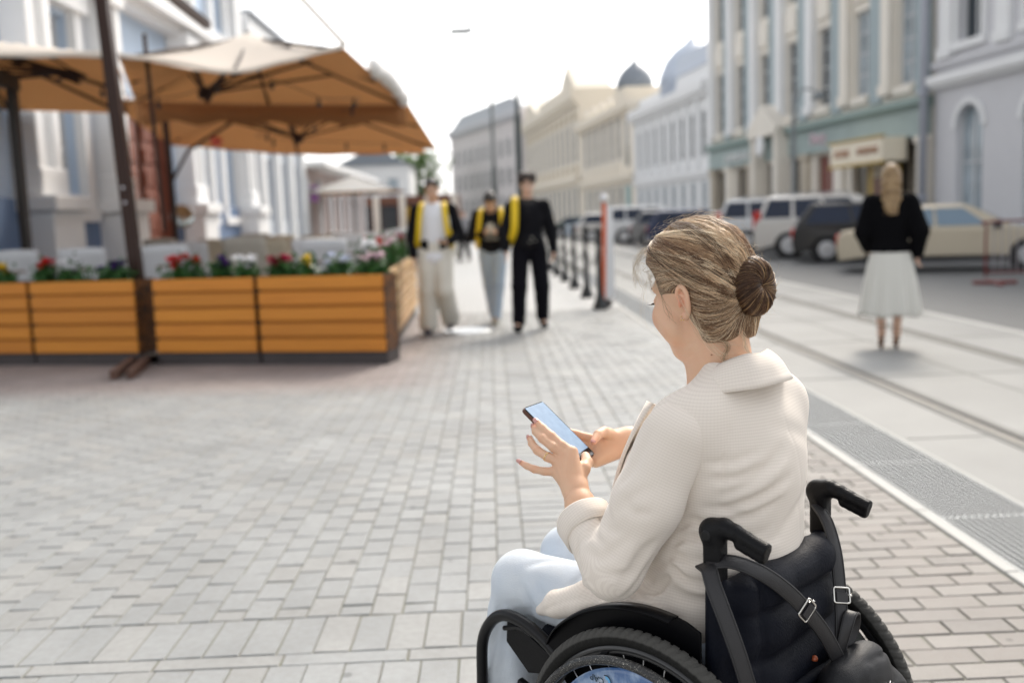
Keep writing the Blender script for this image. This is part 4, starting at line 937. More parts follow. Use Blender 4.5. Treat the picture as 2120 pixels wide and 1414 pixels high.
mb = MB(); mb.tube(spline([(.2, 0, .03), (.1, 0, .25), (-.02, 0, .42), (.2, 0, .62)], 10), .012, 6); mb.build('bracket', mat('lamp_grey', (.05, .065, .065), .5), t)
mb = MB(); mb.lathe([(0, -.035), (.035, 0), (0, .035)], (.36, 0, .35), 8); mb.build('clamp', m_dframe, t)
mb = MB(); mb.tube([(-7, 20, 6.2), (-.3, 20, 5.67), (.3, 20, 5.66), (14.5, 20, 6.4)], .006, 5)
tag(mb.build('overhead_wire', mat('lamp_grey', (.05, .065, .065), .5)), 'thin wire stretched across the street carrying the hanging lamp', 'wire')

t = thing('crowd_barrier', 'dark red crowd control barrier on the asphalt at the right edge', 'barrier', (8.45, 16.9, -.02), R_(-14))
mr = mat('red_brown_paint', (.16, .02, .018), .5)
mb = MB(); mb.tube(spline([(0, 0, .12), (0, 0, .95), (.08, 0, 1.06), (1.9, 0, 1.06), (1.98, 0, .95), (1.98, 0, .12)], 40), .02, 8); mb.tube([(0, 0, .2), (1.98, 0, .2)], .016, 8); mb.build('frame', mr, t, smooth=True)
mb = MB()
for i in range(1, 16): mb.tube([(i*.124, 0, .2), (i*.124, 0, 1.05)], .012, 6)
mb.build('bars', mat('barrier_grey', (.35, .33, .35), .5), t)
for x in (.15, 1.8): mb = MB(); mb.bbox(x-.05, x+.05, -.45, .45, 0, .05, .012); mb.bbox(x-.35, x+.35, -.05, .05, .0, .06, .012) ; mb.build('foot', mr, t)
# ================================================================== PARKED CARS
m_tyre = mat('car_tyre', (.02, .02, .021), .8); m_alloy = mat('alloy', (.55, .56, .58), .3, metal=.8)
m_cglass = mat('car_glass', (.012, .022, .05), .12, spec=.35); m_cglassB = mat('car_glass_bright', (.16, .24, .32), .05, spec=.9); m_red = mat('tail_lamp', (.55, .02, .015), .25)
m_clear = mat('head_lamp', (.7, .72, .74), .1, spec=.9); m_trim = mat('black_trim', (.02, .02, .022), .5); m_plate = mat('number_plate', (.75, .76, .78), .5)
ST = {  # L, W, belt z, roof z, cabin: rear-bottom, rear-top, front-top, front-bottom (x), hood z at front, tail z, wheel r
 'sedan': (4.55, 1.76, .90, 1.38, -1.55, -.95, .35, 1.15, .68, .88, .32),
 'suv': (4.75, 1.88, 1.08, 1.76, -2.28, -2.02, .55, 1.25, .92, 1.05, .37),
 'hatch': (4.05, 1.74, .95, 1.52, -1.95, -1.55, .45, 1.2, .78, .93, .33)}
def car(label, style, paint, name='parked_car', glass=None):
    L, W, zb, zr, rb, rt, ft, fb, zh, zt, r = ST[style]; glass = glass or m_cglass
    t = thing(name, label, 'car', (0, 0, 0), 0, 'cars parked at an angle along the far side of the street')
    xa, xf = -L*.29, L*.315; g = .2
    def arc(cx): return [(cx+(r+.06)*math.cos(a), max(g, r+(r+.06)*math.sin(a))) for a in [math.pi*k/10 for k in range(11)]]
    poly = [(L/2-.03, g+.05), (L/2, .5), (L/2-.06, zh-.06), (L/2-.35, zh+.03), (fb, zb+.02), (fb-.1, zb+.02), (rb+.1, zb+.02), (rb, zb), (-L/2+.12, zt), (-L/2+.02, zt-.12), (-L/2, .5), (-L/2+.05, g+.05)]
    poly += list(reversed(arc(xa))) + list(reversed(arc(xf)))
    # body as a row of vertical sections so the sides can curve
    n = len(poly); ys = [(-1, .90, 0), (-.97, .985, 0), (-.86, 1, 0), (.86, 1, 0), (.97, .985, 0), (1, .90, 0)]
    vs = []; fs = []
    for (k, s, _) in ys:
        for (x, z) in poly: vs.append((x*(.985 if abs(k) == 1 else 1), k*W/2, g+(z-g)*(s if z > .45 else 1)+(0 if abs(k) < .9 else .01)))
    for a in range(len(ys)-1):
        for i in range(n): j = (i+1) % n; fs.append((a*n+i, a*n+j, (a+1)*n+j, (a+1)*n+i))
    fs += [tuple(range(n)), tuple(reversed(range((len(ys)-1)*n, len(ys)*n)))]
    mb = MB(); mb.add(vs, fs); mb.build('body', paint, t, bevel=.03, smooth=False)
    # cabin
    wb, wt = W/2-.06, W/2-.2
    B = [(rb, -wb, zb), (fb, -wb, zb), (fb, wb, zb), (rb, wb, zb)]; T = [(rt, -wt, zr-.05), (ft, -wt, zr-.05), (ft, wt, zr-.05), (rt, wt, zr-.05)]; TT = [(rt+.15, -wt+.12, zr), (ft-.2, -wt+.12, zr), (ft-.2, wt-.12, zr), (rt+.15, wt-.12, zr)]
    mb = MB(); mb.add(B+T+TT, [(0,1,5,4),(1,2,6,5),(2,3,7,6),(3,0,4,7),(4,5,9,8),(5,6,10,9),(6,7,11,10),(7,4,8,11),(8,9,10,11)]); mb.build('cabin', paint, t, bevel=.03)
    def lerp(a, b, f): return tuple(p+(q-p)*f for p, q in zip(a, b))
    for s in (-1, 1):
        b0 = (rb, s*wb, zb); b1 = (fb, s*wb, zb); t0_ = (rt, s*wt, zr-.05); t1_ = (ft, s*wt, zr-.05); o = s*.012
        def P(u, v): p = lerp(lerp(b0, b1, u), lerp(t0_, t1_, u), v); return (p[0], p[1]+o, p[2])
        for (u0, u1) in ((.07, .44), (.47, .84)) if style != 'suv' else ((.04, .27), (.3, .56), (.59, .86)):
            mb = MB(); mb.add([P(u0, .1), P(u1, .1), P(u1-.0, .92), P(u0+.0, .92)], [(0, 1, 2, 3)]); mb.build('side_window', glass, t, fixn=False, thick=.01)
        mb = MB(); mb.bbox(fb-.42, fb-.24, s*(W/2+.02)-.09, s*(W/2+.02)+.09, zb-.02, zb+.14, .03); mb.build('door_mirror', m_trim, t)
        mb = MB(); mb.bbox(-L/2-.01, -L/2+.22, s*(W/2-.16)-.13, s*(W/2-.16)+.17, zt-.34 if style != 'suv' else .8, zt-.06 if style != 'suv' else 1.35, .03); mb.build('tail_light', m_red, t)
        mb = MB(); mb.bbox(L/2-.3, L/2+.0, s*(W/2-.22)-.18, s*(W/2-.22)+.19, zh-.22, zh-.04, .03); mb.build('headlight', m_clear, t)
        mb = MB(); mb.box(xa+r+.1, xf-r-.1, s*W/2-.01, s*(W/2)+.012*s, g+.02, g+.1); mb.build('sill', m_trim, t)
        for u in (-.45, .42): mb = MB(); mb.bbox(u-.08, u+.08, s*(W/2+.01)-.012, s*(W/2+.01)+.012, zb-.16, zb-.13, .004); mb.build('door_handle', m_alloy if style == 'suv' else paint, t)
        for cx in (xa, xf):
            M = Matrix.Rotation(R_(-90*s), 3, 'X'); mb = MB(); mb.lathe([(0, -.2), (r*.9, -.19), (r, -.16), (r, -.03), (r*.93, 0), (r*.66, .005), (r*.64, -.03), (0, -.03)], (cx, s*(W/2-.01), r), 26, M); w_ = mb.build('wheel', m_tyre, t, smooth=True)
            mb = MB(); mb.lathe([(r*.64, -.02), (r*.64, .0), (r*.58, .004), (r*.55, -.02), (r*.5, -.025)], (cx, s*(W/2-.008), r), 24, M)
            for k in range(5):
                a = k*2*math.pi/5+.3; c = Vector((math.cos(a), 0, math.sin(a))); mb.beam(Vector((cx, s*(W/2-.006), r))+c*.02, Vector((cx, s*(W/2-.006), r))+c*r*.6, .07, .02, (0, 1, 0))
            mb.build('rim', m_alloy, w_)
            mb = MB(); mb.lathe([(0, -.22), (r+.05, -.22), (r+.05, -.2), (0, -.2)], (cx, s*(W/2-.02), r), 20, M); mb.build('wheel_arch', m_trim, t)
    for (ba, bb, ta, tb) in ((B[1], B[2], T[1], T[2]), (B[0], B[3], T[0], T[3])):
        sg = 1 if ba[0] > 0 else -1; q = [lerp(lerp(ba, bb, u), lerp(ta, tb, u), v) for u, v in ((.06, .08), (.94, .08), (.94, .93), (.06, .93))]
        mb = MB(); mb.add([(p[0]+sg*.014, p[1], p[2]+.004) for p in q], [(0, 1, 2, 3)]); mb.build('windscreen' if sg > 0 else 'rear_window', glass, t, fixn=False, thick=.008)
    mb = MB(); mb.bbox(-L/2-.02, -L/2+.02, -.26, .26, .55, .67, .005); mb.build('number_plate', m_plate, t)
    mb = MB(); mb.bbox(L/2-.05, L/2+.01, -.35, .35, .42, .56, .01); mb.build('grille', m_trim, t)
    if style == 'suv':
        for s in (-1, 1): mb = MB(); mb.tube([(rt+.15, s*(wt-.02), zr+.0), (rt+.25, s*(wt-.02), zr+.06), (ft-.4, s*(wt-.02), zr+.06), (ft-.25, s*(wt-.02), zr)], .018, 6); mb.build('roof_rail', m_alloy, t)
    return t
def paint(n, c, me=.3, ro=.3): return mat('paint_'+n, c, ro, metal=me, coat=.25, spec=.4)
def rowx(px, y): return (px-1025)/2061*y
LC = [ # style, paint, rear px, depth of the rear, heading, label
 ('sedan', paint('champagne', (.50, .44, .34)), 1748, 22.0, -24, 'champagne saloon parked behind the walking woman, nearest of the row', m_cglassB),
 ('hatch', paint('black_brown', (.012, .010, .010), 0), 1648, 26.3, -16, 'black hatchback between the champagne saloon and the silver off-roader', m_cglass),
 ('suv', paint('silver', (.60, .58, .55)), 1574, 29.6, -20, 'silver off-roader with roof rails and a tall red tail light', m_cglass),
 ('suv', paint('white', (.78, .79, .80), 0), 1492, 34.5, -16, 'white off-roader behind the hair of the seated woman', m_cglass),
 ('sedan', paint('white', (.78, .79, .80), 0), 1405, 38.5, -16, 'white saloon next to the white off-roader', m_cglass),
 ('hatch', paint('dark_blue', (.03, .04, .09)), 1352, 42.5, -16, 'dark blue hatchback beyond the white saloon', m_cglass),
 ('hatch', paint('grey', (.22, .22, .22)), 1318, 44.8, -16, 'dark grey hatchback in front of the white van-like car', m_cglass),
 ('suv', paint('white', (.78, .79, .80), 0), 1262, 48.5, -14, 'white tall car just right of the orange marker panel', m_cglass),
 ('hatch', paint('silver', (.60, .58, .55)), 1205, 54, -12, 'silver hatchback just left of the orange marker panel', m_cglass),
 ('sedan', paint('pale_blue', (.45, .52, .6)), 1178, 61, -12, 'pale blue saloon beyond the silver hatchback', m_cglass),
 ('sedan', paint('dark_green', (.05, .08, .07)), 1145, 69, -12, 'dark green saloon at the far end of the parked row', m_cglass)]
for st, pm, px, d, hd, lab, gl in LC:
    c = car(lab, st, pm, glass=gl); x = rowx(px, d); L_ = ST[st][0]; a = R_(hd)
    c.location = (x+L_/2*math.cos(a), d+L_/2*math.sin(a), -.02); c.rotation_euler.z = a
# ================================================================== PEOPLE IN THE STREET
def skin_mat(name, c, sss=.08): return mat(name, c, .5, noise=(18, .25, (c[0]*.86, c[1]*.74, c[2]*.68)), sss=sss, spec=.4)
m_skinA = skin_mat('skin_tan', (.66, .42, .29)); m_skinB = skin_mat('skin_light', (.72, .48, .36))
m_hairD = mat('hair_dark', (.018, .014, .012), .5, bump=(120, .6)); m_eye = mat('eye_dark', (.03, .02, .015), .2); m_lip = mat('lip', (.42, .16, .13), .5)
def V3(*a): return np.array(a, float)
def mk_hand(v, wr, d, side, r=.0095, L=.16, curl=.5, out=(0, 0, 0)):
    """relaxed hand hanging from the wrist along d; side is the thumb direction"""
    d = d/np.linalg.norm(d); s = side/np.linalg.norm(side); n = np.cross(d, s); p0 = wr+d*.02; p1 = wr+d*.08
    v.cap(wr-d*.02, p0, .024, .026, .01)
    for k, o in enumerate((.028, .01, -.009, -.027)):
        a = p1+s*o; v.cap(p0+s*o*.6, a, .013, .0125, .008)
        l = (.036, .042, .038, .030)[k]; b = a+(d*math.cos(curl)+n*math.sin(curl))*l; c = b+(d*math.cos(curl*2)+n*math.sin(curl*2))*l*.8
        v.chain([a, b, c], [r*1.15, r, r*.85], .003)
    b = p0+s*.035+d*.02; v.chain([p0+s*.015, b, b+d*.03+s*.004+n*.008], [.013, .011, .009], .004)
def mk_head(v, C, M, sc=1.0, k=.012, ears=True):
    """C head centre, M 3x3 (x = facing)"""
    P = lambda x, y, z: C+M@(V3(x, y, z)*sc)
    e = lambda c, r, kk=k, mode='u': v.ell(P(*c), [q*sc for q in r], M, kk, mode)
    e((-.012, 0, .03), (.098, .077, .09)); e((.04, 0, -.035), (.058, .06, .078)); e((.035, 0, -.075), (.052, .048, .04)); v.cap(P(.07, 0, -.1), P(.07, 0, -.098), .018*sc, None, .015)
    for s in (-1, 1):
        v.cap(P(.05, s*.034, -.03), P(.03, s*.045, -.05), .028*sc, .026*sc, .015); v.cap(P(.08, s*.012, .022), P(.068, s*.045, .02), .010*sc, .009*sc, .01)
        e((.1, s*.031, .0), (.013, .017, .012), .01, 's'); v.ell(P(.078, s*.031, .0), [.0135*sc]*3, M, .003)
        if ears: e((-.008, s*.077, -.005), (.02, .008, .03), .004)
    v.cap(P(.092, 0, .01), P(.116, 0, -.033), .008*sc, .012*sc, .008)
    for s in (-1, 1): v.cap(P(.1, s*.011, -.038), P(.101, s*.012, -.038), .009*sc, None, .006)
    e((.094, 0, -.062), (.011, .024, .006), .004); e((.092, 0, -.072), (.011, .02, .0065), .004)
    return P
def figure(name, label, loc, rz, J, H=1.8, cloth=None, hair='short', skin=None, sc=1.0, grp=None, headtilt=0, hair_m=None):
    """J: joints in a 1.80 m body, facing +x"""
    t = thing(name, label, 'person', loc, rz, grp); t.scale = (H/1.8,)*3; skin = skin or m_skinA; h = .011
    g = {k: V3(*q) for k, q in J.items()}
    lo = np.min(list(g.values()), 0)-.3; hi = np.max(list(g.values()), 0)+.3; lo[2] = -.02
    hc = g['head']; M = np.array(Euler((0, R_(headtilt), R_(J.get('hyaw', (0, 0, 0))[0] if 'hyaw' in J else 0))).to_matrix())
    v = Vol(lo, hi, h); P = mk_head(v, hc, M)
    v.cap(g['neck'], P(-.02, 0, -.05), .056, .052, .03); v.cap(g['neck'], g['chest'], .055, .085, .04); v.cap(g['chest'], g['pelvis'], .09, .09, .04)
    for s in 'LR':
        v.chain([g['sh'+s], g['el'+s], g['wr'+s]], [.052, .042, .028], .02); d = g['ha'+s]-g['wr'+s]; mk_hand(v, g['wr'+s], d, V3(1, 0, 0) if abs(d[0]) < .7*np.linalg.norm(d) else V3(0, 0, 1), curl=J.get('curl', (.5,))[0])
        v.chain([g['hip'+s], g['kn'+s], g['an'+s]], [.085, .052, .036], .03); v.cap(g['an'+s], g['toe'+s], .034, .026, .02)
    vol_mesh('body', v, skin, t)
    # eyes, brows
    for s in (-1, 1):
        mb = MB(); q = P(.0895, s*.031, .0); mb.lathe([(0, -.004), (.011, -.002), (.012, .001), (0, .004)], tuple(q), 10, Matrix.Rotation(R_(90), 3, 'Y')); mb.build('eye', m_eye, t, smooth=True)
        mb = MB(); mb.tube([tuple(P(.094, s*.014, .022)), tuple(P(.089, s*.032, .028)), tuple(P(.076, s*.05, .022))], .004, 6); mb.build('eyebrow', hair_m or m_hairD, t)
    mb = MB(); mb.tube([tuple(P(.1, -.02, -.067)), tuple(P(.107, 0, -.067)), tuple(P(.1, .02, -.067))], [.003, .006, .003], 8); mb.build('mouth', m_lip, t)
    return t, g, P, M
def legs_vol(g, r=(.105, .085, .075), seat=.13, flare=None, ank=.0, h=.012):
    lo = np.min([g[k] for k in g if k[:2] in ('hi', 'kn', 'an', 'to', 'pe')], 0)-.3; hi = np.max([g[k] for k in g if k[:2] in ('hi', 'kn', 'an', 'to', 'pe')], 0)+.3
    v = Vol(lo, hi, h); v.ell(g['pelvis']+V3(0, 0, .0), (.125, .175, .12), None, .04); v.cap(g['pelvis']+V3(0, -.03, .08), g['pelvis']+V3(0, .03, .08), .125, None, .04)
    for s in 'LR':
        a, b, c = g['hip'+s], g['kn'+s], g['an'+s]; e = c+(c-b)/np.linalg.norm(c-b)*ank
        v.chain([a, b, e], [r[0], r[1], r[2]], .025)
        for q in range(4):                                                    # cloth folds
            p = b+(c-b)*(.1+.25*q); sg = 1 if q % 2 else -1; v.crease([p+V3(-.09, -.06*sg, .03), p+V3(.0, 0.03*sg, .0), p+V3(.09, .07*sg, -.03)], .016, .012)
    return v
def top_vol(g, body=(.135, .17), sleeve=(.075, .068, .05), hem=-.02, h=.011, end='wr', cut=1.0):
    ks = [k for k in g if k[:2] in ('sh', 'el', 'wr', 'ch', 'pe', 'ne')]; lo = np.min([g[k] for k in ks], 0)-.25; hi = np.max([g[k] for k in ks], 0)+.2
    v = Vol(lo, hi, h); pv, ch, nk = g['pelvis'], g['chest'], g['neck']; dz = V3(0, 0, 1)
    v.ell(ch+V3(0, 0, .02), (body[0], body[1]+.02, .2), None, .05); v.ell((ch+pv)/2+V3(0, 0, .02), (body[0]-.002, body[1]-.005, .2), None, .05); v.ell(pv+V3(0, 0, .05+hem), (body[0]+.005, body[1], .12), None, .05)
    v.cap(g['shL'], g['shR'], .07, None, .05); v.cap(ch+V3(0, 0, .1), nk+V3(-.01, 0, .0), .12, .066, .05)
    for s in 'LR':
        e = g['el'+s]+(g['wr'+s]-g['el'+s])*cut
        v.chain([g['sh'+s], g['el'+s], e], list(sleeve), .02)
        for q in range(5):
            a = g['sh'+s]+(g['el'+s]-g['sh'+s])*(.3+.2*q) if q < 3 else g['el'+s]+(e-g['el'+s])*(.2+.3*(q-3)); v.crease([a+V3(-.07, .03, .03), a+V3(0, .0, -.015), a+V3(.07, -.04, .03)], .013, .01)
    return v
def shoe(t, an, toe, m, sole=None, nm='shoe'):
    v = Vol(np.minimum(an, toe)-.12, np.maximum(an, toe)+.12, .008); d = (toe-an); d[2] = 0; d /= np.linalg.norm(d)+1e-9
    hb = an-d*.03+V3(0, 0, -.055); v.cap(hb, toe+V3(0, 0, -.005), .042, .036, .02); v.cap(an+V3(0, 0, -.01), hb+d*.05, .045, .045, .02)
    zlo = min(an[2]-.085, toe[2]-.035)
    return vol_mesh(nm, v, m, t)
def hair_vol(P, M, kind):
    c = P(0, 0, 0); v = Vol(c-.2, c+.2, .009); e = lambda q, r, k=.012, mode='u': v.ell(P(*q), r, M, k, mode)
    e((-.02, 0, .045), (.1, .084, .088))
    if kind == 'curly':
        e((-.01, 0, .07), (.112, .108, .078)); rr = np.random.RandomState(3)
        for _ in range(70):
            a = rr.uniform(-2.6, 2.6); z = rr.uniform(.03, .12); rad = .1*math.sqrt(max(.1, 1-((z-.03)/.13)**2)); v.cap(P(rad*math.cos(a)-.01, rad*.92*math.sin(a), z), P(rad*math.cos(a)-.008, rad*.92*math.sin(a), z+.006), .027, None, .005)
    else:
        e((.03, 0, .085), (.065, .07, .035)); rr = np.random.RandomState(5)
        for _ in range(40):
            a = rr.uniform(-1.2, 1.2); v.cap(P(.06*math.cos(a)+.01, .065*math.sin(a), .1), P(.085*math.cos(a)+.012, .078*math.sin(a), .068), .012, .007, .004)
    e((.098, 0, -.028), (.085, .064, .090), .008, 's'); e((.0, 0, -.12), (.2, .2, .1), .02, 's')
    return v
m_black = mat('black_cloth', (.006, .006, .008), .9, spec=.1, noise=(6, .4, (.022, .022, .026)), bump=(60, .4)); m_blackp = mat('black_trousers', (.006, .006, .009), .9, spec=.1, bump=(60, .4))
m_wshirt = mat('white_shirt', (.78, .79, .83), .85, bump=(40, .4)); m_offw = mat('offwhite_trousers', (.70, .67, .60), .85, noise=(4, .3, (.6, .57, .5)), bump=(40, .4)); m_yel = mat('yellow_strap', (.75, .52, .01), .6)
m_ljean = mat('light_jeans', (.42, .50, .60), .85, noise=(5, .4, (.33, .42, .54)), bump=(200, .4)); m_navysh = mat('navy_shoe', (.015, .02, .05), .5); m_greysh = mat('grey_shoe', (.42, .40, .34), .7)

def strap(t, pts, w, m, thick=.012, nm='strap'):
    mb = MB(); sp = spline(pts, 18); mb.tube(sp, w/2, 8, flat=.28); return mb.build(nm, m, t, smooth=True)
# ---- man in the white shirt (left)
J1 = dict(head=(.06, 0, 1.665), neck=(.0, 0, 1.5), chest=(0, 0, 1.28), pelvis=(0, 0, .96), shL=(0, .2, 1.43), elL=(-.02, .29, 1.14), wrL=(.2, .17, 1.06), haL=(.27, .05, 1.06), shR=(0, -.2, 1.43), elR=(-.06, -.27, 1.14), wrR=(.04, -.25, .90), haR=(.06, -.24, .80),
          hipL=(0, .09, .92), knL=(.12, .10, .50), anL=(-.16, .13, .14), toeL=(-.06, .13, .05), hipR=(0, -.09, .92), knR=(.06, -.10, .50), anR=(.05, -.11, .09), toeR=(.2, -.12, .04))
t1, g, P, M = figure('person', 'person in open black jacket, long white shirt and wide off-white trousers, leftmost of the trio', (-.70, 12.5, 0), R_(-92), J1, 1.93, headtilt=8)
vol_mesh('hair', hair_vol(P, M, 'short'), m_hairD, t1)
v = top_vol(g, (.14, .185), (.05, .05, .03), -.12); vol_mesh('shirt', v, m_wshirt, t1)
v = top_vol(g, (.14, .172), (.073, .07, .05), -.0, cut=.93); v.rbox((.14, 0, 1.18), (.12, .062, .48), .03, None, .02, 's'); v.cap((.03, 0, 1.42), (.03, 0, 1.62), .07, .085, .02, 's'); vol_mesh('jacket', v, m_black, t1)
v = legs_vol(g, (.115, .105, .115), ank=-.02); v.cap((.0, .0, 1.38), (0, 0, 1.5), .3, None, .01, 's'); vol_mesh('trousers', v, m_offw, t1)
shoe(t1, g['anL'], g['toeL'], m_navysh); shoe(t1, g['anR'], g['toeR'], m_navysh)
def backpack(label, base, s=1.0):
    b = thing('backpack', label, 'backpack', base.location, base.rotation_euler.z); b.scale = base.scale
    v = Vol((-.45, -.25, .85), (-.08, .25, 1.55), .014); v.rbox((-.24, 0, 1.2), (.1, .19, .27), .05); v.rbox((-.33, 0, 1.1), (.05, .15, .14), .04, None, .02); vol_mesh('bag', v, m_yel, b)
    for sy in (-1, 1): strap(b, [(-.15, sy*.11, 1.45), (-.04, sy*.125, 1.52), (.09, sy*.135, 1.47), (.165, sy*.15, 1.33), (.16, sy*.17, 1.16), (.04, sy*.2, 1.02), (-.15, sy*.18, .98)], .062, m_yel)
    return b
backpack('yellow backpack worn by the person in the white shirt, its straps over the black jacket', t1)
# ---- middle man, head bowed over a phone
J2 = dict(head=(.13, 0, 1.60), neck=(.03, 0, 1.49), chest=(0, 0, 1.28), pelvis=(0, 0, .96), shL=(0, .19, 1.43), elL=(.0, .27, 1.15), wrL=(.22, .07, 1.20), haL=(.28, .03, 1.22), shR=(0, -.19, 1.43), elR=(.0, -.27, 1.15), wrR=(.22, -.07, 1.20), haR=(.28, -.03, 1.22),
          hipL=(0, .09, .92), knL=(.14, .07, .52), anL=(.16, .02, .09), toeL=(.28, .02, .04), hipR=(0, -.09, .92), knR=(-.02, -.06, .5), anR=(-.2, -.03, .12), toeR=(-.1, -.03, .04))
t2, g, P, M = figure('person', 'person bowing over a phone, black pullover and pale jeans, in the middle of the trio', (.02, 13.45, 0), R_(-95), J2, 1.83, headtilt=36)
vol_mesh('hair', hair_vol(P, M, 'short'), m_hairD, t2)
v = top_vol(g, (.135, .175), (.075, .075, .045), -.02, cut=.9); v.cap((.05, 0, 1.48), (.1, 0, 1.7), .06, .08, .01, 's'); vol_mesh('pullover', v, m_black, t2)
mb = MB(); mb.bbox(.136, .15, -.09, .09, 1.1, 1.3, .004); o = mb.build('chest_print', mat('print_grey', (.1, .1, .1), .8, noise=(30, .9, (.3, .3, .3))), t2)
v = legs_vol(g, (.105, .085, .078), ank=-.03); v.cap((.0, .0, 1.38), (0, 0, 1.5), .3, None, .01, 's'); vol_mesh('jeans', v, m_ljean, t2)
shoe(t2, g['anL'], g['toeL'], m_greysh); shoe(t2, g['anR'], g['toeR'], m_greysh)
backpack('yellow backpack worn by the person bowing over a phone', t2)
ph = thing('smartphone', 'small phone held before the chest of the middle walker', 'phone', t2.location, t2.rotation_euler.z); ph.scale = t2.scale
mb = MB(); mb.obox((.30, 0, 1.26), (.005, .038, .075), Euler((0, R_(-35), 0)).to_matrix()); mb.build('body', m_greysh, ph)
# ---- man in black with curly hair
J3 = dict(head=(.05, 0, 1.665), neck=(.0, 0, 1.5), chest=(0, 0, 1.28), pelvis=(0, 0, .96), shL=(0, .185, 1.42), elL=(-.06, .265, 1.12), wrL=(.04, .28, .90), haL=(.08, .27, .80), shR=(0, -.185, 1.42), elR=(.02, -.265, 1.13), wrR=(.1, -.27, .93), haR=(.14, -.25, .84),
          hipL=(0, .10, .92), knL=(.03, .13, .50), anL=(-.16, .14, .12), toeL=(-.04, .16, .05), hipR=(0, -.10, .92), knR=(.14, -.13, .52), anR=(.17, -.15, .10), toeR=(.29, -.19, .06))
t3, g, P, M = figure('person', 'person all in black with curly dark hair and waist pouch, rightmost of the trio', (.47, 12.4, 0), R_(-90), J3, 1.95, headtilt=6, skin=m_skinB)
vol_mesh('hair', hair_vol(P, M, 'curly'), mat('hair_brown', (.035, .022, .017), .55, bump=(90, .8)), t3)
v = top_vol(g, (.14, .165), (.072, .074, .05), -.0, cut=.93); v.crease([(.17, .0, 1.46), (.17, 0, 1.2), (.17, .0, 1.0)], .012, .016); v.cap((.04, 0, 1.43), (.05, 0, 1.62), .06, .08, .02, 's'); vol_mesh('jacket', v, m_black, t3)
v = top_vol(g, (.13, .14), (.05, .05, .03), -.02, cut=.2); vol_mesh('tshirt', v, mat('charcoal_tee', (.022, .02, .02), .9), t3)
v = legs_vol(g, (.108, .092, .078), ank=-.03); v.cap((.0, .0, 1.38), (0, 0, 1.5), .3, None, .01, 's'); vol_mesh('trousers', v, m_blackp, t3)
shoe(t3, g['anL'], g['toeL'], m_blackp); shoe(t3, g['anR'], g['toeR'], m_blackp)
b = thing('backpack', 'yellow strapped backpack slung over one shoulder of the person all in black', 'backpack', t3.location, t3.rotation_euler.z); b.scale = t3.scale
v = Vol((-.45, -.35, .85), (-.08, .2, 1.55), .014); v.rbox((-.25, -.08, 1.2), (.09, .16, .24), .05); vol_mesh('bag', v, m_yel, b)
strap(b, [(-.15, -.13, 1.45), (-.03, -.14, 1.53), (.1, -.15, 1.48), (.18, -.155, 1.34), (.17, -.17, 1.15), (.04, -.21, 1.02), (-.15, -.18, .98)], .085, m_yel)
b = thing('waist_pouch', 'small black pouch with pale clips at the waist of the person all in black', 'pouch', t3.location, t3.rotation_euler.z); b.scale = t3.scale
v = Vol((.05, -.2, .9), (.32, .2, 1.2), .01); v.rbox((.2, .03, 1.04), (.05, .1, .07), .03); vol_mesh('bag', v, m_black, b); 
for q in ((.252, .03, 1.07), (.25, .06, 1.03), (.25, .0, 1.02)): mb = MB(); mb.lathe([(0, -.01), (.018, 0), (0, .01)], q, 8); mb.build('clip', m_greysh, b)
# ---- woman walking away in a white skirt
J4 = dict(head=(.02, 0, 1.655), neck=(-.01, 0, 1.49), chest=(0, 0, 1.27), pelvis=(0, 0, .98), shL=(0, .17, 1.42), elL=(.0, .24, 1.14), wrL=(.12, .2, .98), haL=(.2, .18, .95), shR=(0, -.17, 1.42), elR=(-.06, -.26, 1.14), wrR=(.02, -.25, .92), haR=(.04, -.25, .82),
          hipL=(0, .08, .92), knL=(.03, .085, .52), anL=(-.06, .075, .16), toeL=(.05, .075, .04), hipR=(0, -.08, .92), knR=(.02, -.085, .52), anR=(.03, -.07, .14), toeR=(.15, -.07, .035))
t4, g, P, M = figure('person', 'person walking away, long blonde hair, black cardigan, white midi skirt and heels', (3.87, 9.62, 0), R_(72), J4, 1.80, skin=m_skinB, headtilt=6, hair_m=mat('hair_blonde', (.36, .245, .125), .5, noise=(26, .9, (.17, .10, .045)), bump=(80, 1)))
# turned right round: her back is to the camera
t4.rotation_euler.z = R_(72)
v = Vol(P(0, 0, 0)-V3(.25, .2, .45), P(0, 0, 0)+.2, .009); v.ell(P(-.02, 0, .035), (.105, .088, .098), M, .02); v.cap(P(-.06, 0, 0), P(-.10, 0, -.16), .076, .055, .03)
rr = np.random.RandomState(8)
for k in range(26):
    a = rr.uniform(-1, 1); ps = [P(-.05-.03*rr.rand(), .08*a, .02)]
    for q in range(5): ps.append(P(-.115+.018*math.sin(q*1.9+k)-.01*(q > 2), .07*a*(1-.10*q)+.03*math.sin(q*2.2+k*1.3), -.07-.075*q))
    v.chain(ps, [.02, .019, .017, .015, .012, .005], .006)
v.ell(P(.09, 0, -.03), (.08, .062, .085), M, .008, 's'); vol_mesh('hair', v, _M['hair_blonde'], t4)
v = top_vol(g, (.14, .185), (.088, .09, .06), -.06, cut=.95); v.cap((.06, 0, 1.46), (.08, 0, 1.6), .05, .07, .01, 's'); vol_mesh('cardigan', v, mat('black_knit', (.004, .004, .005), .95, spec=.08, bump=(90, .6)), t4)
mb = MB(); rows = []
for i in range(17):
    z = .98-.65*i/16; f = i/16; rows.append([((.12+.13*f**.7)*(1+.10*f*math.sin(11*a+.6*math.sin(3*a)))*math.cos(a), (.155+.12*f**.6)*(1+.10*f*math.sin(11*a+.6*math.sin(3*a)))*math.sin(a), z-.01*math.sin(5*a)*f) for a in np.linspace(0, 2*math.pi, 96, endpoint=False)])
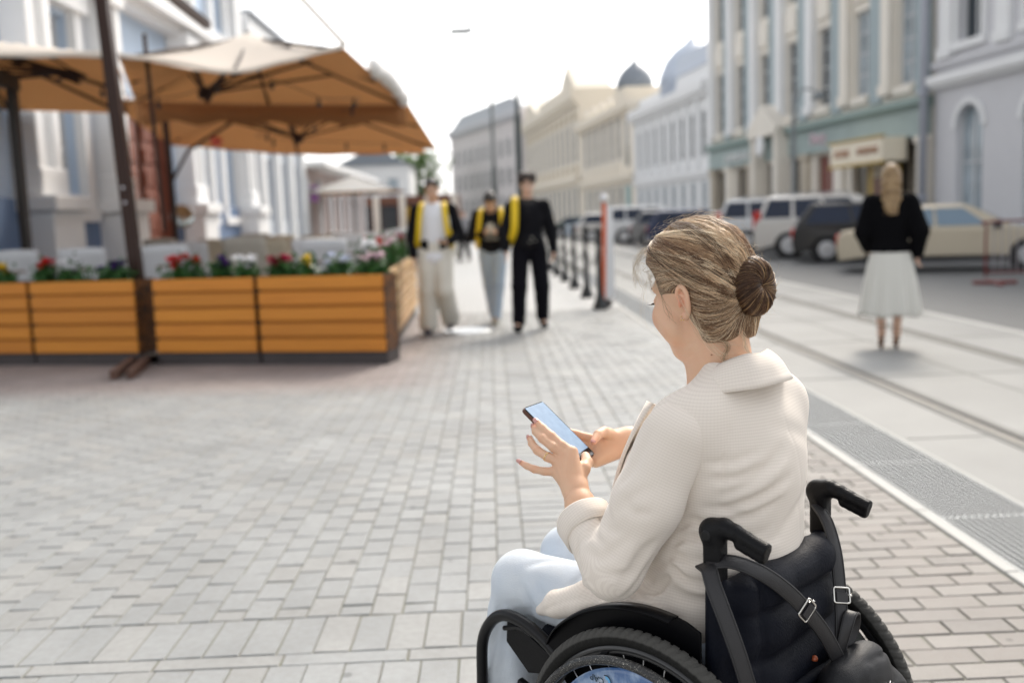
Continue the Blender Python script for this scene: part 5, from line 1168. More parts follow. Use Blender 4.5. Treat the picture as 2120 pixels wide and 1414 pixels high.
mb.grid(rows, closed=True); mb.build('skirt', mat('white_skirt', (.74, .73, .68), .8, trans=.15), t4, smooth=True, thick=.004)
mt = mat('tan_leather', (.12, .05, .02), .5)
for s in 'LR':
    an, toe = g['an'+s], g['toe'+s]; mb = MB(); mb.tube([an+V3(-.02, 0, -.06), an+V3(-.02, 0, -an[2]+.0)], [.02, .008], 8); mb.tube([an+V3(-.03, 0, -.06), (an+toe)/2+V3(0, 0, -.04), toe+V3(0, 0, -.02)], [.028, .026, .03], 8, flat=.4)
    for q in (-.02, .03, .07): mb.lathe([(.04, -.006), (.043, 0), (.04, .006)], tuple(an+V3(0, 0, q)), 14)
    mb.build('shoe', mt, t4, smooth=True)
# ---- two small pedestrians far down the pavement
JF = dict(J3); JF['knL'] = (.12, .1, .5)
for i, (x, y, H_, c1, c2, lab) in enumerate([(-.9, 34, 1.75, mat('grey_coat', (.3, .3, .32), .9), m_blackp, 'small distant person in a grey coat between the left and middle walkers'), (-1.45, 37, 1.7, mat('rose_coat', (.5, .32, .3), .9), m_offw, 'small distant person in a rose top beside the one in the grey coat')]):
    tt, g, P, M = figure('person', lab, (x, y, 0), R_(-90), JF, H_, skin=m_skinB)
    vol_mesh('hair', hair_vol(P, M, 'short'), m_hairD, tt); vol_mesh('coat', top_vol(g, (.14, .18), (.08, .08, .05), -.05, h=.016, cut=.95), c1, tt); vol_mesh('trousers', legs_vol(g, (.11, .095, .08), h=.016), c2, tt)
    shoe(tt, g['anL'], g['toeL'], m_blackp); shoe(tt, g['anR'], g['toeR'], m_blackp)
# ================================================================== THE SEATED WOMAN AND HER WHEELCHAIR
# chair frame: origin on the ground under the axle, +x forwards, +y to her left
CO = (.455, 2.0, 0.0); CR = R_(135)
A = lambda *q: np.array(q, float)
m_skin = mat('skin_fair', (.74, .48, .325), .48, noise=(22, .42, (.70, .385, .25)), bump=(500, .12), sss=.12, spec=.35)
# cloth with a fine woven check, laid out along the pattern coordinates stored on the mesh
def check_cloth(name, base, dark, pitch=.0055, amt=.19):
    m = mat(name, base, .85, sheen=.15); t = m.node_tree; N = t.nodes; L = t.links; b = N['Principled BSDF']
    a = N.new('ShaderNodeAttribute'); a.attribute_name = 'pc'; sp = N.new('ShaderNodeSeparateXYZ'); L.new(a.outputs['Vector'], sp.inputs[0])
    outs = []
    for k in (0, 1):
        mu = N.new('ShaderNodeMath'); mu.operation = 'MULTIPLY'; mu.inputs[1].default_value = 2*math.pi/(pitch if k == 0 else pitch*1.05); L.new(sp.outputs[k], mu.inputs[0])
        si = N.new('ShaderNodeMath'); si.operation = 'SINE'; L.new(mu.outputs[0], si.inputs[0]); mr = N.new('ShaderNodeMapRange'); mr.inputs[1].default_value = -.3; mr.inputs[2].default_value = .6; L.new(si.outputs[0], mr.inputs[0]); outs.append(mr.outputs[0])
    w1 = N.new('ShaderNodeMath'); w1.operation = 'MULTIPLY'; w1.inputs[1].default_value = .75; L.new(outs[0], w1.inputs[0])
    w2 = N.new('ShaderNodeMath'); w2.operation = 'MULTIPLY'; w2.inputs[1].default_value = .30; L.new(outs[1], w2.inputs[0])
    ad = N.new('ShaderNodeMath'); ad.operation = 'ADD'; L.new(w1.outputs[0], ad.inputs[0]); L.new(w2.outputs[0], ad.inputs[1])
    sc = N.new('ShaderNodeMath'); sc.operation = 'MULTIPLY'; sc.inputs[1].default_value = amt; L.new(ad.outputs[0], sc.inputs[0])
    mx = N.new('ShaderNodeMix'); mx.data_type = 'RGBA'; L.new(sc.outputs[0], mx.inputs[0]); mx.inputs[6].default_value = (*base, 1); mx.inputs[7].default_value = (*dark, 1); L.new(mx.outputs[2], b.inputs['Base Color'])
    bp = N.new('ShaderNodeBump'); bp.inputs['Strength'].default_value = .10; bp.inputs['Distance'].default_value = .0004; L.new(ad.outputs[0], bp.inputs['Height']); L.new(bp.outputs[0], b.inputs['Normal'])
    return m
m_blz = check_cloth('blazer_check', (.83, .755, .675), (.48, .395, .33))
m_lin = mat('blazer_lining', (.55, .40, .28), .8)
m_jean = mat('pale_denim', (.70, .75, .80), .85, noise=(9, .6, (.52, .60, .71)), bump=(420, .5), sheen=.1)

W_ = thing('person', 'woman seated in a wheelchair, blonde hair in a low bun, beige checked blazer, pale jeans', 'person', CO, CR)

# ---- jeans
v = Vol((-.2, -.3, .0), (.66, .32, .74), .0055)
v.ell((.0, 0, .54), (.15, .19, .1), None, .04)
v.chain([A(.02, .10, .55), A(.22, .122, .560), A(.45, .132, .567)], [.095, .082, .067], .03); v.chain([A(.45, .135, .565), A(.49, .14, .34), A(.47, .14, .08)], [.068, .066, .062], .02)
v.chain([A(.02, -.10, .56), A(.22, -.10, .575), A(.46, -.045, .58)], [.098, .09, .066], .03); v.chain([A(.46, -.045, .58), A(.50, -.04, .34), A(.48, -.05, .08)], [.066, .064, .06], .02)
v.crease([(.40, .20, .60), (.37, .215, .54), (.39, .20, .48)], .012, .012); v.crease([(.36, .20, .62), (.31, .22, .55), (.30, .21, .49)], .011, .010)
v.crease([(.45, .20, .55), (.47, .215, .47), (.50, .20, .40)], .010, .012); v.crease([(.42, .19, .50), (.45, .21, .42), (.46, .205, .3)], .011, .012); v.crease([(.51, .18, .52), (.54, .17, .45), (.54, .15, .36)], .011, -.009)
v.crease([(.42, .205, .47), (.50, .205, .33), (.47, .205, .22)], .01, -.009); v.crease([(.30, .2, .5), (.38, .205, .50), (.45, .205, .46)], .009, -.007); v.crease([(.5, .09, .55), (.47, .07, .6), (.42, .08, .62)], .012, .007)
v.crease([(.08, .20, .55), (.25, .215, .545), (.42, .21, .54), (.485, .20, .47), (.49, .205, .33), (.47, .205, .15)], .0028, .0022); v.crease([(.40, .18, .63), (.36, .14, .655), (.33, .10, .65)], .010, .006); v.crease([(.26, .2, .6), (.24, .17, .645), (.25, .12, .655)], .011, .007); v.crease([(.52, .10, .45), (.545, .13, .40), (.535, .16, .33)], .011, .009); v.crease([(.43, .2, .36), (.47, .21, .32), (.52, .19, .30)], .010, .009); v.crease([(.44, .2, .30), (.48, .21, .27), (.52, .19, .24)], .010, -.008)
v.crease([(.3, .03, .63), (.25, .01, .6), (.2, .0, .6)], .014, .014)
vol_mesh('jeans', v, m_jean, W_)
for s, p0, p1 in ((1, A(.47, .14, .11), A(.60, .145, .09)), (-1, A(.48, -.05, .11), A(.61, -.05, .09))): shoe(W_, p0, p1, mat('white_trainer', (.75, .75, .75), .5))

# ---- blazer body
v = Vol((-.26, -.30, .44), (.40, .31, 1.16), .0045)
v.ell((.01, 0, .60), (.135, .20, .12), None, .05); v.ell((-.015, 0, .72), (.145, .19, .14), None, .05); v.ell((-.025, -.01, .88), (.135, .185, .17), None, .05)
v.cap((-.035, -.145, .985), (-.03, .14, .985), .078, .07, .05); v.ell((-.01, .165, .985), (.06, .05, .06), None, .03); v.ell((-.01, -.185, .98), (.06, .045, .06), None, .03)
for s in (-1, 1): v.cap((-.035, s*.12, 1.02), (-.035, s*.035, 1.075), .042, .045, .04); v.cap((.10, s*.07, .87), (.115, s*.065, .84), .075, None, .04)
v.ell((.085, 0, .69), (.125, .15, .13), None, .05)
# skirt of the blazer over the hips and the front flap on the thigh
v.ell((.05, 0, .585), (.17, .215, .075), None, .03)
v.chain([A(.05, .185, .61), A(.20, .190, .598), A(.29, .194, .570), A(.338, .194, .544)], [.050, .042, .030, .014], .012); v.crease([(.12, .235, .64), (.22, .238, .610), (.32, .215, .548)], .0045, .007); v.crease([(.12, .23, .625), (.16, .24, .60), (.19, .236, .575)], .008, .008); v.chain([A(.10, -.15, .60), A(.22, -.15, .6)], [.055, .05], .03)
v.ell((-.03, 0, 1.12), (.058, .062, .075), None, .01, 's'); v.cap((.05, 0, 1.06), (.135, 0, .93), .045, .02, .01, 's')
v.rbox((.0, 0, .43), (.3, .3, .085), .01, None, .01, 's')                                  # hem line
v.chain([A(.10, .13, .49), A(.24, .13, .51), A(.38, .13, .50)], [.07, .06, .05], .01) if False else None
# folds: drag lines from the armpit across the back, creases at waist and hem
G = lambda p, w, d: v.crease(p, w*.9, d*1.0)
G([(-.09, .15, .86), (-.14, .08, .90), (-.165, .0, .95)], .013, .0075); G([(-.09, .16, .835), (-.15, .09, .855), (-.17, -.01, .885)], .011, .0085)
G([(-.09, .16, .81), (-.15, .1, .82), (-.17, .03, .84)], .010, .0075); G([(-.08, .17, .78), (-.14, .11, .775), (-.165, .05, .79)], .011, .008)
G([(-.09, .155, .845), (-.145, .09, .875), (-.165, .0, .915)], .010, -.006); G([(-.09, .16, .82), (-.15, .1, .835), (-.172, .01, .86)], .009, -.005)
G([(-.02, .19, .74), (-.09, .16, .735), (-.15, .09, .745)], .012, .010); G([(-.0, .19, .71), (-.07, .17, .69), (-.14, .11, .70)], .011, .009)
G([(.02, .19, .68), (-.05, .18, .655), (-.13, .13, .665)], .011, .008); G([(-.02, .2, .70), (-.08, .18, .672), (-.14, .12, .685)], .009, -.006)
G([(-.03, .2, .62), (.04, .215, .60), (.12, .215, .625)], .010, .010); G([(.0, .215, .585), (.09, .22, .565), (.17, .215, .59)], .012, .010); G([(.05, .21, .63), (.11, .205, .615), (.16, .21, .60)], .008, -.010)
G([(-.15, -.10, .83), (-.17, -.03, .80), (-.16, .05, .76)], .015, .006); G([(-.14, -.13, .93), (-.17, -.05, .97), (-.16, .05, 1.0)], .02, .004)
for pts in ([(-.10, .196, .92), (-.131, .143, .929), (-.15, .079, .948)], [(-.10, .195, .889), (-.133, .139, .898), (-.15, .052, .913)], [(-.086, .222, .835), (-.116, .171, .837), (-.146, .118, .82)], [(-.101, .198, .79), (-.136, .137, .762), (-.15, .034, .766)]):
    v.crease(pts, .0085, .0058); v.crease([(x, y, z-.014) for x, y, z in pts], .008, -.003)
for pts, d in (([(-.015, .19, .794), (-.038, .167, .809), (-.061, .143, .801)], .012), ([(-.004, .2, .761), (-.031, .173, .777), (-.054, .15, .763)], .014), ([(.019, .2, .727), (-.017, .187, .741), (-.04, .163, .718)], .015), ([(.079, .2, .674), (.038, .2, .67), (-.004, .199, .70)], .022), ([(.149, .2, .616), (.092, .2, .632), (.021, .2, .638)], .014), ([(.055, .2, .699), (-.003, .2, .717), (-.036, .167, .691)], .012)):
    v.crease(pts, .0085, d); v.crease([(x, y, z-.013) for x, y, z in pts], .008, -.006)
G([(-.155, -.02, 1.03), (-.165, -.045, .9), (-.165, -.055, .78), (-.15, -.05, .65)], .0028, .0022)   # centre-back seam
G([(-.12, .13, 1.0), (-.12, .155, .93), (-.10, .165, .85)], .005, .0045)                         # armhole seam
rr = np.random.RandomState(2); ph_ = rr.uniform(0, 6, 6)
v.warp(lambda X, Y, Z: .0016*np.sin(23*Z+9*Y+ph_[0])*np.sin(17*Y-8*Z+ph_[1])+.0012*np.sin(41*Z-21*Y+12*X+ph_[2]))
def pc_body(V):
    th = np.arctan2(V[:, 1], -(V[:, 0]+.0)); return np.stack([V[:, 2]-.25*np.abs(V[:, 0]+.17)*(V[:, 0] > -.17)*.5, th*.17, 0*th], 1)
bl = vol_mesh('blazer', v, m_blz, W_, pc=pc_body)
# ---- sleeves
def sleeve(sh, el, cu, rs, side, folds, name='sleeve'):
    lo = np.minimum(np.minimum(sh, el), cu)-.13; hi = np.maximum(np.maximum(sh, el), cu)+.13; v = Vol(lo, hi, .004)
    v.chain([sh, (sh+el)/2+A(-.006, 0, 0), el], [rs[0], rs[1], rs[2]], .03); v.chain([el, cu], [rs[2], rs[3]], .02)
    for f, w, d in folds: v.crease(f, w*.9, d*1.35)
    v.warp(lambda X, Y, Z: .0013*np.sin(31*Z+19*Y+ph_[3])*np.sin(23*X-9*Z+ph_[4])+.0009*np.sin(60*X+44*Z+ph_[5]))
    ax = (cu-el)/np.linalg.norm(cu-el); v.cap(cu+ax*.0, cu+ax*.1, rs[3]+.03, None, .004, 's') if False else None
    # cut the end square and hollow it
    def fn(X, Y, Z): return cu_plane(X, Y, Z)
    def cu_plane(X, Y, Z): return -((X-cu[0])*ax[0]+(Y-cu[1])*ax[1]+(Z-cu[2])*ax[2])
    sl, X, Y, Z = v._sl(lo, hi); v.f[sl] = np.maximum(v.f[sl], -cu_plane(X, Y, Z)); v.cap(cu-ax*.035, cu+ax*.05, rs[3]-.005, None, .002, 's')
    u1 = (el-sh)/np.linalg.norm(el-sh); L1 = np.linalg.norm(el-sh)
    def pc(V):
        t1 = (V-sh)@u1; t2 = L1+(V-el)@ax; b = np.clip(((V-el)@(u1+ax))/.04*.5+.5, 0, 1); t = np.where(t1 < L1-.02, t1, t1*(1-b)+t2*b)
        P = V-(sh+np.clip(t1, 0, L1)[:, None]*u1); n = np.cross(u1, A(0, 0, 1)); n /= np.linalg.norm(n); m_ = np.cross(u1, n); return np.stack([t, np.arctan2(P@m_, P@n)*.065, 0*t], 1)
    return vol_mesh(name, v, m_blz, bl, pc=pc), ax
SHL, ELL, CUL = A(-.015, .178, .975), A(.078, .265, .717), A(.178, .226, .782)
fl = [([(.145, .29, .774), (.121, .29, .74), (.08, .29, .71)], .008, .005), ([(.107, .29, .816), (.09, .29, .785), (.061, .29, .772)], .008, .004), ([(.094, .29, .832), (.065, .29, .804), (.031, .29, .806)], .009, .006), ([(.068, .29, .722), (.01, .29, .73), (-.035, .29, .764)], .010, .008), ([(.029, .29, .872), (.007, .29, .848), (-.037, .29, .847)], .010, .006), ([(.014, .29, .994), (.027, .29, .947), (.057, .29, .896)], .012, .005), ([(.13, .29, .764), (.106, .29, .73), (.07, .29, .70)], .008, -.005),
      ([(.0, .31, .80), (.06, .33, .76), (.10, .31, .76)], .010, .006), ([(.12, .20, .80), (.10, .24, .77), (.12, .28, .76)], .010, .005), ([(.13, .205, .775), (.115, .25, .755), (.13, .28, .735)], .009, .005),
      ([(.135, .2, .79), (.11, .25, .765), (.13, .29, .745)], .007, -.006), ([(.06, .20, .68), (.08, .26, .635), (.13, .28, .66)], .012, .007), ([(.1, .3, .70), (.13, .29, .68), (.15, .25, .67)], .010, -.006),
      ([(.045, .30, .84), (.02, .3, .87), (-.03, .27, .90)], .013, .004), ([(-.05, .26, .78), (-.02, .29, .74), (.03, .31, .70)], .012, .006), ([(-.04, .22, .74), (.01, .27, .69), (.05, .29, .66)], .010, .006),
      ([(.03, .14, .93), (.05, .16, .88), (.06, .2, .84)], .012, .007), ([(.07, .22, .87), (.06, .26, .83), (.05, .3, .81)], .011, .004)]
s1, axL = sleeve(SHL, ELL, CUL, (.068, .064, .058, .051), 1, fl)
SHR, ELR, CUR = A(-.01, -.185, .97), A(.11, -.26, .715), A(.215, -.135, .83)
s2, axR = sleeve(SHR, ELR, CUR, (.071, .068, .06, .05), -1, [])
def cuff(cu, ax, r, parent, drop=0):
    n = np.cross(ax, A(0, 0, 1)); n /= np.linalg.norm(n); m_ = np.cross(ax, n); rows = []; V = []; nn = 40
    prof = [(-.036, r+.001), (-.035, r+.0052), (-.015, r+.0062), (.008, r+.0075), (.0105, r+.0065), (.009, r+.004), (-.002, r+.001), (-.03, r-.002)]
    for a_, q in prof:
        rows.append([tuple(cu+ax*(a_+.004*math.sin(2*t+1))+(n*math.cos(t)+m_*math.sin(t)*1.08)*q) for t in np.linspace(0, 2*math.pi, nn, endpoint=False)])
    V = np.array([p for r_ in rows for p in r_]); k = len(rows); Q = np.array([(i*nn+j, i*nn+(j+1) % nn, (i+1)*nn+(j+1) % nn, (i+1)*nn+j) for i in range(k-1) for j in range(nn)])
    return np_mesh('cuff', [(V, Q)], m_blz, parent, smooth=0, pc=lambda V: np.stack([(V-cu)@ax, np.arctan2((V-cu)@m_, (V-cu)@n)*r, 0*V[:, 0]], 1))
cuff(CUL, axL, .051, s1); cuff(CUR, axR, .05, s2)
# ---- collar and lapel: inner top line, roll, outer edge
def collar():
    def ring(ang, kind):
        a = abs(ang); s = 1 if ang > 0 else -1
        T = {'t': [(0, (-.098, 0, 1.118)), (.3, (-.088, .046, 1.122)), (.55, (-.05, .075, 1.105)), (.8, (.015, .080, 1.06)), (1, (.085, .055, .985))],
             'o': [(0, (-.146, 0, 1.066)), (.3, (-.131, .072, 1.062)), (.55, (-.072, .120, 1.054)), (.8, (.015, .138, 1.03)), (1, (.10, .095, .965))],
             'i': [(0, (-.082, 0, 1.075)), (.3, (-.075, .042, 1.08)), (.55, (-.045, .066, 1.065)), (.8, (.015, .07, 1.02)), (1, (.08, .045, .95))]}[kind]
        for (a0, p0), (a1, p1) in zip(T, T[1:]):
            if a <= a1+1e-9: f = (a-a0)/(a1-a0); f = f; p = [p0[i]+(p1[i]-p0[i])*f for i in range(3)]; return A(p[0], p[1]*s, p[2])
    us = np.linspace(-1, 1, 49); rows = []
    for u in us:
        t, o, i = ring(u, 't'), ring(u, 'o'), ring(u, 'i'); row = [i, i*.6+t*.4]
        for f in np.linspace(0, 1, 9): p = t*(1-f)+o*f; p = p+A(0, 0, .006*math.sin(math.pi*f)**.8)+(o-i)*.06*math.sin(math.pi*min(1, f*1.3)); row.append(p)
        rows.append(row)
    R = np.array(rows); 
    for _ in range(4): R[1:-1] = (R[:-2]+2*R[1:-1]+R[2:])/4
    nr, nc = R.shape[:2]; V = R.reshape(-1, 3); Q = np.array([(a*nc+b, a*nc+b+1, (a+1)*nc+b+1, (a+1)*nc+b) for a in range(nr-1) for b in range(nc-1)])
    cum = np.concatenate([[0], np.cumsum(np.linalg.norm(np.diff(R[:, 6], axis=0), axis=1))]); pcv = np.stack([np.tile(np.linspace(0, .075, nc), nr), np.repeat(cum, nc), np.zeros(nr*nc)], 1)
    o = np_mesh('collar', [(V, Q)], m_blz, bl, smooth=0, pc=lambda V: pcv); md = o.modifiers.new('s', 'SOLIDIFY'); md.thickness = .0035; md.offset = 0; return o
collar()
def lapel(s):
    R = []
    for f in np.linspace(0, 1, 16):
        a = A(.085, s*.055, 1.0)*(1-f)+A(.215, s*.035, .745)*f; w = .062*math.sin(math.pi*min(1, f*.9+.1))**.7+.008; b = a+A(-.015, s*w, .012); c = (a+b)/2+A(.02, 0, .005); R.append([a, (a+c)/2+A(.004, 0, 0), c, (b+c)/2+A(.003, 0, 0), b])
    R = np.array(R)+A(.028, 0, 0); nr, nc = R.shape[:2]; Q = np.array([(a*nc+b, a*nc+b+1, (a+1)*nc+b+1, (a+1)*nc+b) for a in range(nr-1) for b in range(nc-1)])
    o = np_mesh('lapel', [(R.reshape(-1, 3), Q)], m_blz, bl, smooth=0, pc=lambda V: V[:, [2, 1, 0]]); md = o.modifiers.new('s', 'SOLIDIFY'); md.thickness = .004; return o
lapel(1); lapel(-1)

# ---- head, neck, hands: one skin
HC = A(.046, -.004, 1.236); HM = np.array(Euler((R_(0), R_(13), R_(-12)), 'XYZ').to_matrix()); HS = 1.07
HP = lambda x, y, z: HC+HM@(A(x, y, z)*HS)
vh = Vol((-.16, -.14, .95), (.24, .14, 1.43), .0026)
def E(c, r, k=.012, mode='u'): vh.ell(HP(*c), [q*HS for q in r], HM, k, mode)
E((-.012, 0, .03), (.1, .077, .092)); E((.038, 0, -.035), (.058, .06, .078)); E((.03, 0, -.078), (.055, .05, .042)); vh.cap(HP(.072, 0, -.102), HP(.072, 0, -.1), .018*HS, None, .02); E((.025, 0, -.105), (.05, .042, .03), .025)
for s in (-1, 1):
    vh.cap(HP(.055, s*.036, -.036), HP(.03, s*.048, -.062), .034*HS, .030*HS, .02); vh.cap(HP(.082, s*.012, .024), HP(.068, s*.046, .022), .011*HS, .009*HS, .012)
    E((.103, s*.031, .0), (.014, .018, .012), .012, 's'); vh.ell(HP(.080, s*.031, -.001), [.0135*HS]*3, HM, .003); vh.crease([tuple(HP(.092, s*.02, .007)), tuple(HP(.092, s*.033, .009)), tuple(HP(.083, s*.047, .005))], .0025, .0025)
vh.cap(HP(.094, 0, .008), HP(.119, 0, -.034), .0075*HS, .0115*HS, .009)
for s in (-1, 1): vh.cap(HP(.103, s*.011, -.038), HP(.101, s*.013, -.038), .0085*HS, None, .006)
E((.0965, 0, -.0615), (.011, .022, .0055), .004); E((.0935, 0, -.071), (.011, .019, .0065), .004)
# ears with rim, hollow and lobe
for s in (-1, 1):
    e0 = lambda x, z, y=.0: HP(-.036+x, s*(.078+y), -.024+z)
    pts = [e0(.012, .004, -.004), e0(.016, .02), e0(.008, .031, .003), e0(-.006, .031, .006), e0(-.016, .018, .008), e0(-.015, .0, .007), e0(-.008, -.016, .004), e0(.004, -.026, .0)]
    sp = [A(*q) for q in spline([tuple(p) for p in pts], 21)]; vh.chain(sp, [.0042]*22, .003)
    vh.ell(e0(.0, .004, -.002), (.017, .005, .027), HM@np.array(Euler((0, R_(8), R_(-18*s))).to_matrix()), .006); vh.cap(e0(.006, -.024, .0), e0(.007, -.020, -.001), .0075, None, .006)
    ih = [e0(.004, .018, .004), e0(-.006, .012, .005), e0(-.008, .0, .005), e0(-.002, -.01, .004)]; vh.chain([A(*q) for q in spline([tuple(p) for p in ih], 9)], [.003]*10, .003)
    vh.ell(e0(.003, -.001, .006), (.007, .006, .009), None, .004, 's'); vh.cap(e0(.012, -.002, .003), e0(.012, .003, .003), .0035, None, .003)
# neck
vh.chain([HP(-.03, 0, -.01), HP(-.036, 0, -.07), A(-.006, .0, 1.10), A(-.015, 0, 1.0)], [.055, .050, .054, .064], .03); vh.chain([HP(.008, 0, -.08), A(.012, 0, 1.06), A(.03, 0, .99)], [.042, .042, .048], .03)
vh.crease([tuple(HP(.035, .052, -.10)), tuple(HP(.0, .066, -.10)), tuple(HP(-.02, .062, -.09))], .005, .0025); vh.crease([tuple(HP(.05, .045, -.115)), tuple(HP(.02, .056, -.122)), tuple(HP(-.01, .058, -.118))], .004, .002)
# hands and forearms
va = Vol((.10, -.20, .70), (.45, .28, 1.0), .0021)
def finger(pts, rs, bulge=.0): va.chain([A(*p) for p in pts], rs, .0035)
DX = A(0, 0, 0)
# left: back of the hand towards the camera
WL = A(.2279, .1935, .8261); KL = dict(i=A(.2619, .1625, .902), m=A(.2701, .1740, .8956), r=A(.2785, .1860, .8835), p=A(.284, .1935, .863))
va.chain([A(.1, .238, .715), A(.16, .222, .765), A(.2046, .2050, .8029), WL], [.036, .034, .029, .0265], .02)
for k, r in (('i', .0135), ('m', .0135), ('r', .0125), ('p', .0115)): va.cap(WL+A(.004, -.004, .006), KL[k], .0215, r, .012)
va.cap(WL+A(.015, -.03, .012), KL['m']+A(-.0, -.018, -.018), .019, .016, .014)
finger([KL['i'], (.282, .1715, .9165), (.3088, .1735, .9335), (.333, .1730, .9475), (.352, .1715, .9585)], [.0118, .0098, .0097, .0084, .0070])
finger([KL['m'], (.2929, .187, .9140), (.322, .1875, .9290), (.349, .1790, .9390), (.3658, .166, .9450)], [.0120, .0102, .0099, .0086, .0070])
finger([KL['r'], (.2988, .199, .8935), (.3258, .2010, .9045), (.3515, .1906, .9144), (.3692, .1773, .9215)], [.0115, .0096, .0094, .0080, .0066])
finger([KL['p'], (.3019, .2086, .8640), (.3203, .2191, .8682), (.3401, .2218, .8732), (.3569, .2218, .8782)], [.0104, .0085, .0082, .0070, .0058])
finger([(.242, .170, .848), (.243, .148, .866), (.252, .125, .874), (.274, .104, .880)], [.0175, .0145, .0125, .010])
# right: thumb over the near edge, fingers behind the phone
WR = A(.285, -.075, .882)
va.chain([A(.20, -.15, .82), A(.25, -.11, .862), WR, A(.300, -.045, .884)], [.035, .030, .0255, .026], .02)
va.cap(WR+A(.006, .012, .0), A(.318, -.002, .876), .024, .019, .014); va.cap(WR+A(.006, .012, -.008), A(.314, .012, .858), .021, .016, .014); va.cap(WR+A(.0, .02, -.015), A(.306, .030, .848), .018, .014, .014)
finger([(.298, -.035, .890), (.3046, -.0166, .903), (.2988, .0058, .9130), (.2944, .0337, .9120), (.2865, .0600, .9020)], [.018, .0145, .0118, .0105, .0078])
finger([(.3136, -.0103, .8827), (.3365, .0167, .8965), (.3572, .0359, .9058), (.378, .0651, .9200)], [.0125, .0103, .0096, .0078])
finger([(.316, -.002, .872), (.3437, .0238, .8785), (.3538, .054, .8900), (.352, .0853, .9050)], [.0125, .0105, .0097, .0080]); finger([(.314, .012, .858), (.34, .038, .862), (.346, .068, .874), (.335, .095, .885)], [.012, .010, .0092, .0076])
finger([(.306, .030, .848), (.325, .055, .850), (.328, .08, .860), (.315, .1, .868)], [.0115, .0092, .0084, .007])
# tendons, knuckle creases
for k, q in (('i', .3), ('m', .3), ('r', .3)):
    d = KL[k]-WL; va.crease([tuple(WL+d*.35+A(0, .022, 0)), tuple(WL+d*.65+A(0, .018, .002)), tuple(WL+d*.95+A(0, .013, .003))], .004, -.0016)
for p in ((.3088, .1835, .9335), (.322, .1975, .9290), (.3258, .2110, .9045), (.3203, .2281, .8682), (.2944, .0437, .9200)): va.crease([(p[0]-.004, p[1], p[2]+.007), p, (p[0]+.004, p[1], p[2]-.007)], .0018, .0013)
va.crease([tuple(WL+A(-.01, .026, .012)), tuple(WL+A(-.003, .028, -.006)), tuple(WL+A(.005, .02, -.022))], .003, .0015)
# hidden core that joins arms and neck
vc = Vol((-.15, -.34, .50), (.30, .34, 1.10), .012); vc.chain([A(-.03, 0, 1.05), A(-.02, 0, .9), A(0, 0, .6)], [.05, .10, .11], .05)
vc.chain([SHL, ELL, A(.16, .222, .765)], [.04, .036, .027], .03); vc.chain([SHR, ELR, A(.22, -.135, .835)], [.04, .036, .027], .03); vc.cap(SHL, SHR, .045, None, .04)
def tint(V):                                                     # warmer ears, lips, cheeks, fingertips and knuckles
    c = np.ones((len(V), 3)); 
    def spot(p, r, col, am): d = np.exp(-((V-A(*p))**2).sum(1)/(r*r))[:, None]*am; c[:] = c*(1-d)+d*A(*col)
    for s in (-1, 1): spot(HP(-.026, s*.08, -.02), .022, (1.05, .72, .68), .7); spot(HP(.07, s*.045, -.045), .03, (1.0, .78, .74), .6)
    spot(HP(.1, 0, -.066), .016, (.8, .42, .42), 1); spot(HP(.12, 0, -.034), .014, (1, .75, .72), .6)
    for p in ((.352, .1715, .9585), (.3658, .166, .945), (.3692, .1773, .9215), (.3569, .2218, .8782), (.2865, .06, .902)): spot(p, .012, (1.0, .68, .64), .8)
    for p in ((.3088, .1735, .9335), (.322, .1875, .929), (.3258, .201, .9045), (.3203, .2191, .8682), (.262, .1625, .902), (.27, .178, .8956)): spot(p, .008, (1.0, .76, .72), .7)
    return c
b_ = _M['skin_fair']; _t = b_.node_tree; _a = _t.nodes.new('ShaderNodeAttribute'); _a.attribute_name = 'col'; _x = _t.nodes.new('ShaderNodeMix'); _x.data_type = 'RGBA'; _x.blend_type = 'MULTIPLY'; _x.inputs[0].default_value = 1
_src = _t.nodes['Principled BSDF'].inputs['Base Color']; _t.links.new(_src.links[0].from_socket, _x.inputs[6]); _t.links.new(_a.outputs['Color'], _x.inputs[7]); _t.links.new(_x.outputs[2], _src)
vol_mesh('body', [vh, va, vc], m_skin, W_, smooth=1, vcol=tint)
# nails, ring, ear studs, mole, lashes and brows
m_nail = mat('nail_varnish', (.62, .30, .26), .2, coat=.5)
def nail(tip, prev, up, w=.0052):
    tip = A(*tip); d = tip-A(*prev); d /= np.linalg.norm(d); u = A(*up); u = u-d*(u@d); u /= np.linalg.norm(u); s = np.cross(d, u); rows = []
    for a in np.linspace(-.5, 1.25, 7):
        ww = w*(1 if a < .7 else math.sqrt(max(.05, 1-((a-.7)/.62)**2))); rows.append([tuple(tip+d*a*.0075+s*q*ww+u*(.0071-.0022*q*q-.0008*max(0, a)**2)) for q in np.linspace(-1, 1, 7)])
    mb = MB(); mb.grid(rows); mb.build('fingernail', m_nail, W_, smooth=True, thick=.0008, fixn=False)
nail((.352, .1715, .9585), (.333, .1730, .9475), (-.2, .75, .6)); nail((.3658, .166, .9450), (.349, .1790, .9390), (.1, .9, .5)); nail((.3692, .1773, .9215), (.3515, .1906, .9144), (.3, .9, .3))
nail((.3569, .2218, .8782), (.3401, .2218, .8732), (-.2, .8, .6), .0045); nail((.2865, .0600, .9020), (.2944, .0337, .9120), (-.55, .35, .75))
m_gold = mat('gold', (.85, .6, .28), .2, metal=1)
rd = A(.3258, .201, .9045)-A(.2988, .199, .8935); rc = A(.3000, .1992, .8942); mb = MB(); mb.lathe([(.0098, -.0011), (.0111, -.0011), (.0111, .0011), (.0098, .0011), (.0098, -.0011)], tuple(rc), 28, Vector(rd).to_track_quat('Z', 'Y').to_matrix()); mb.build('ring', m_gold, W_, smooth=False)
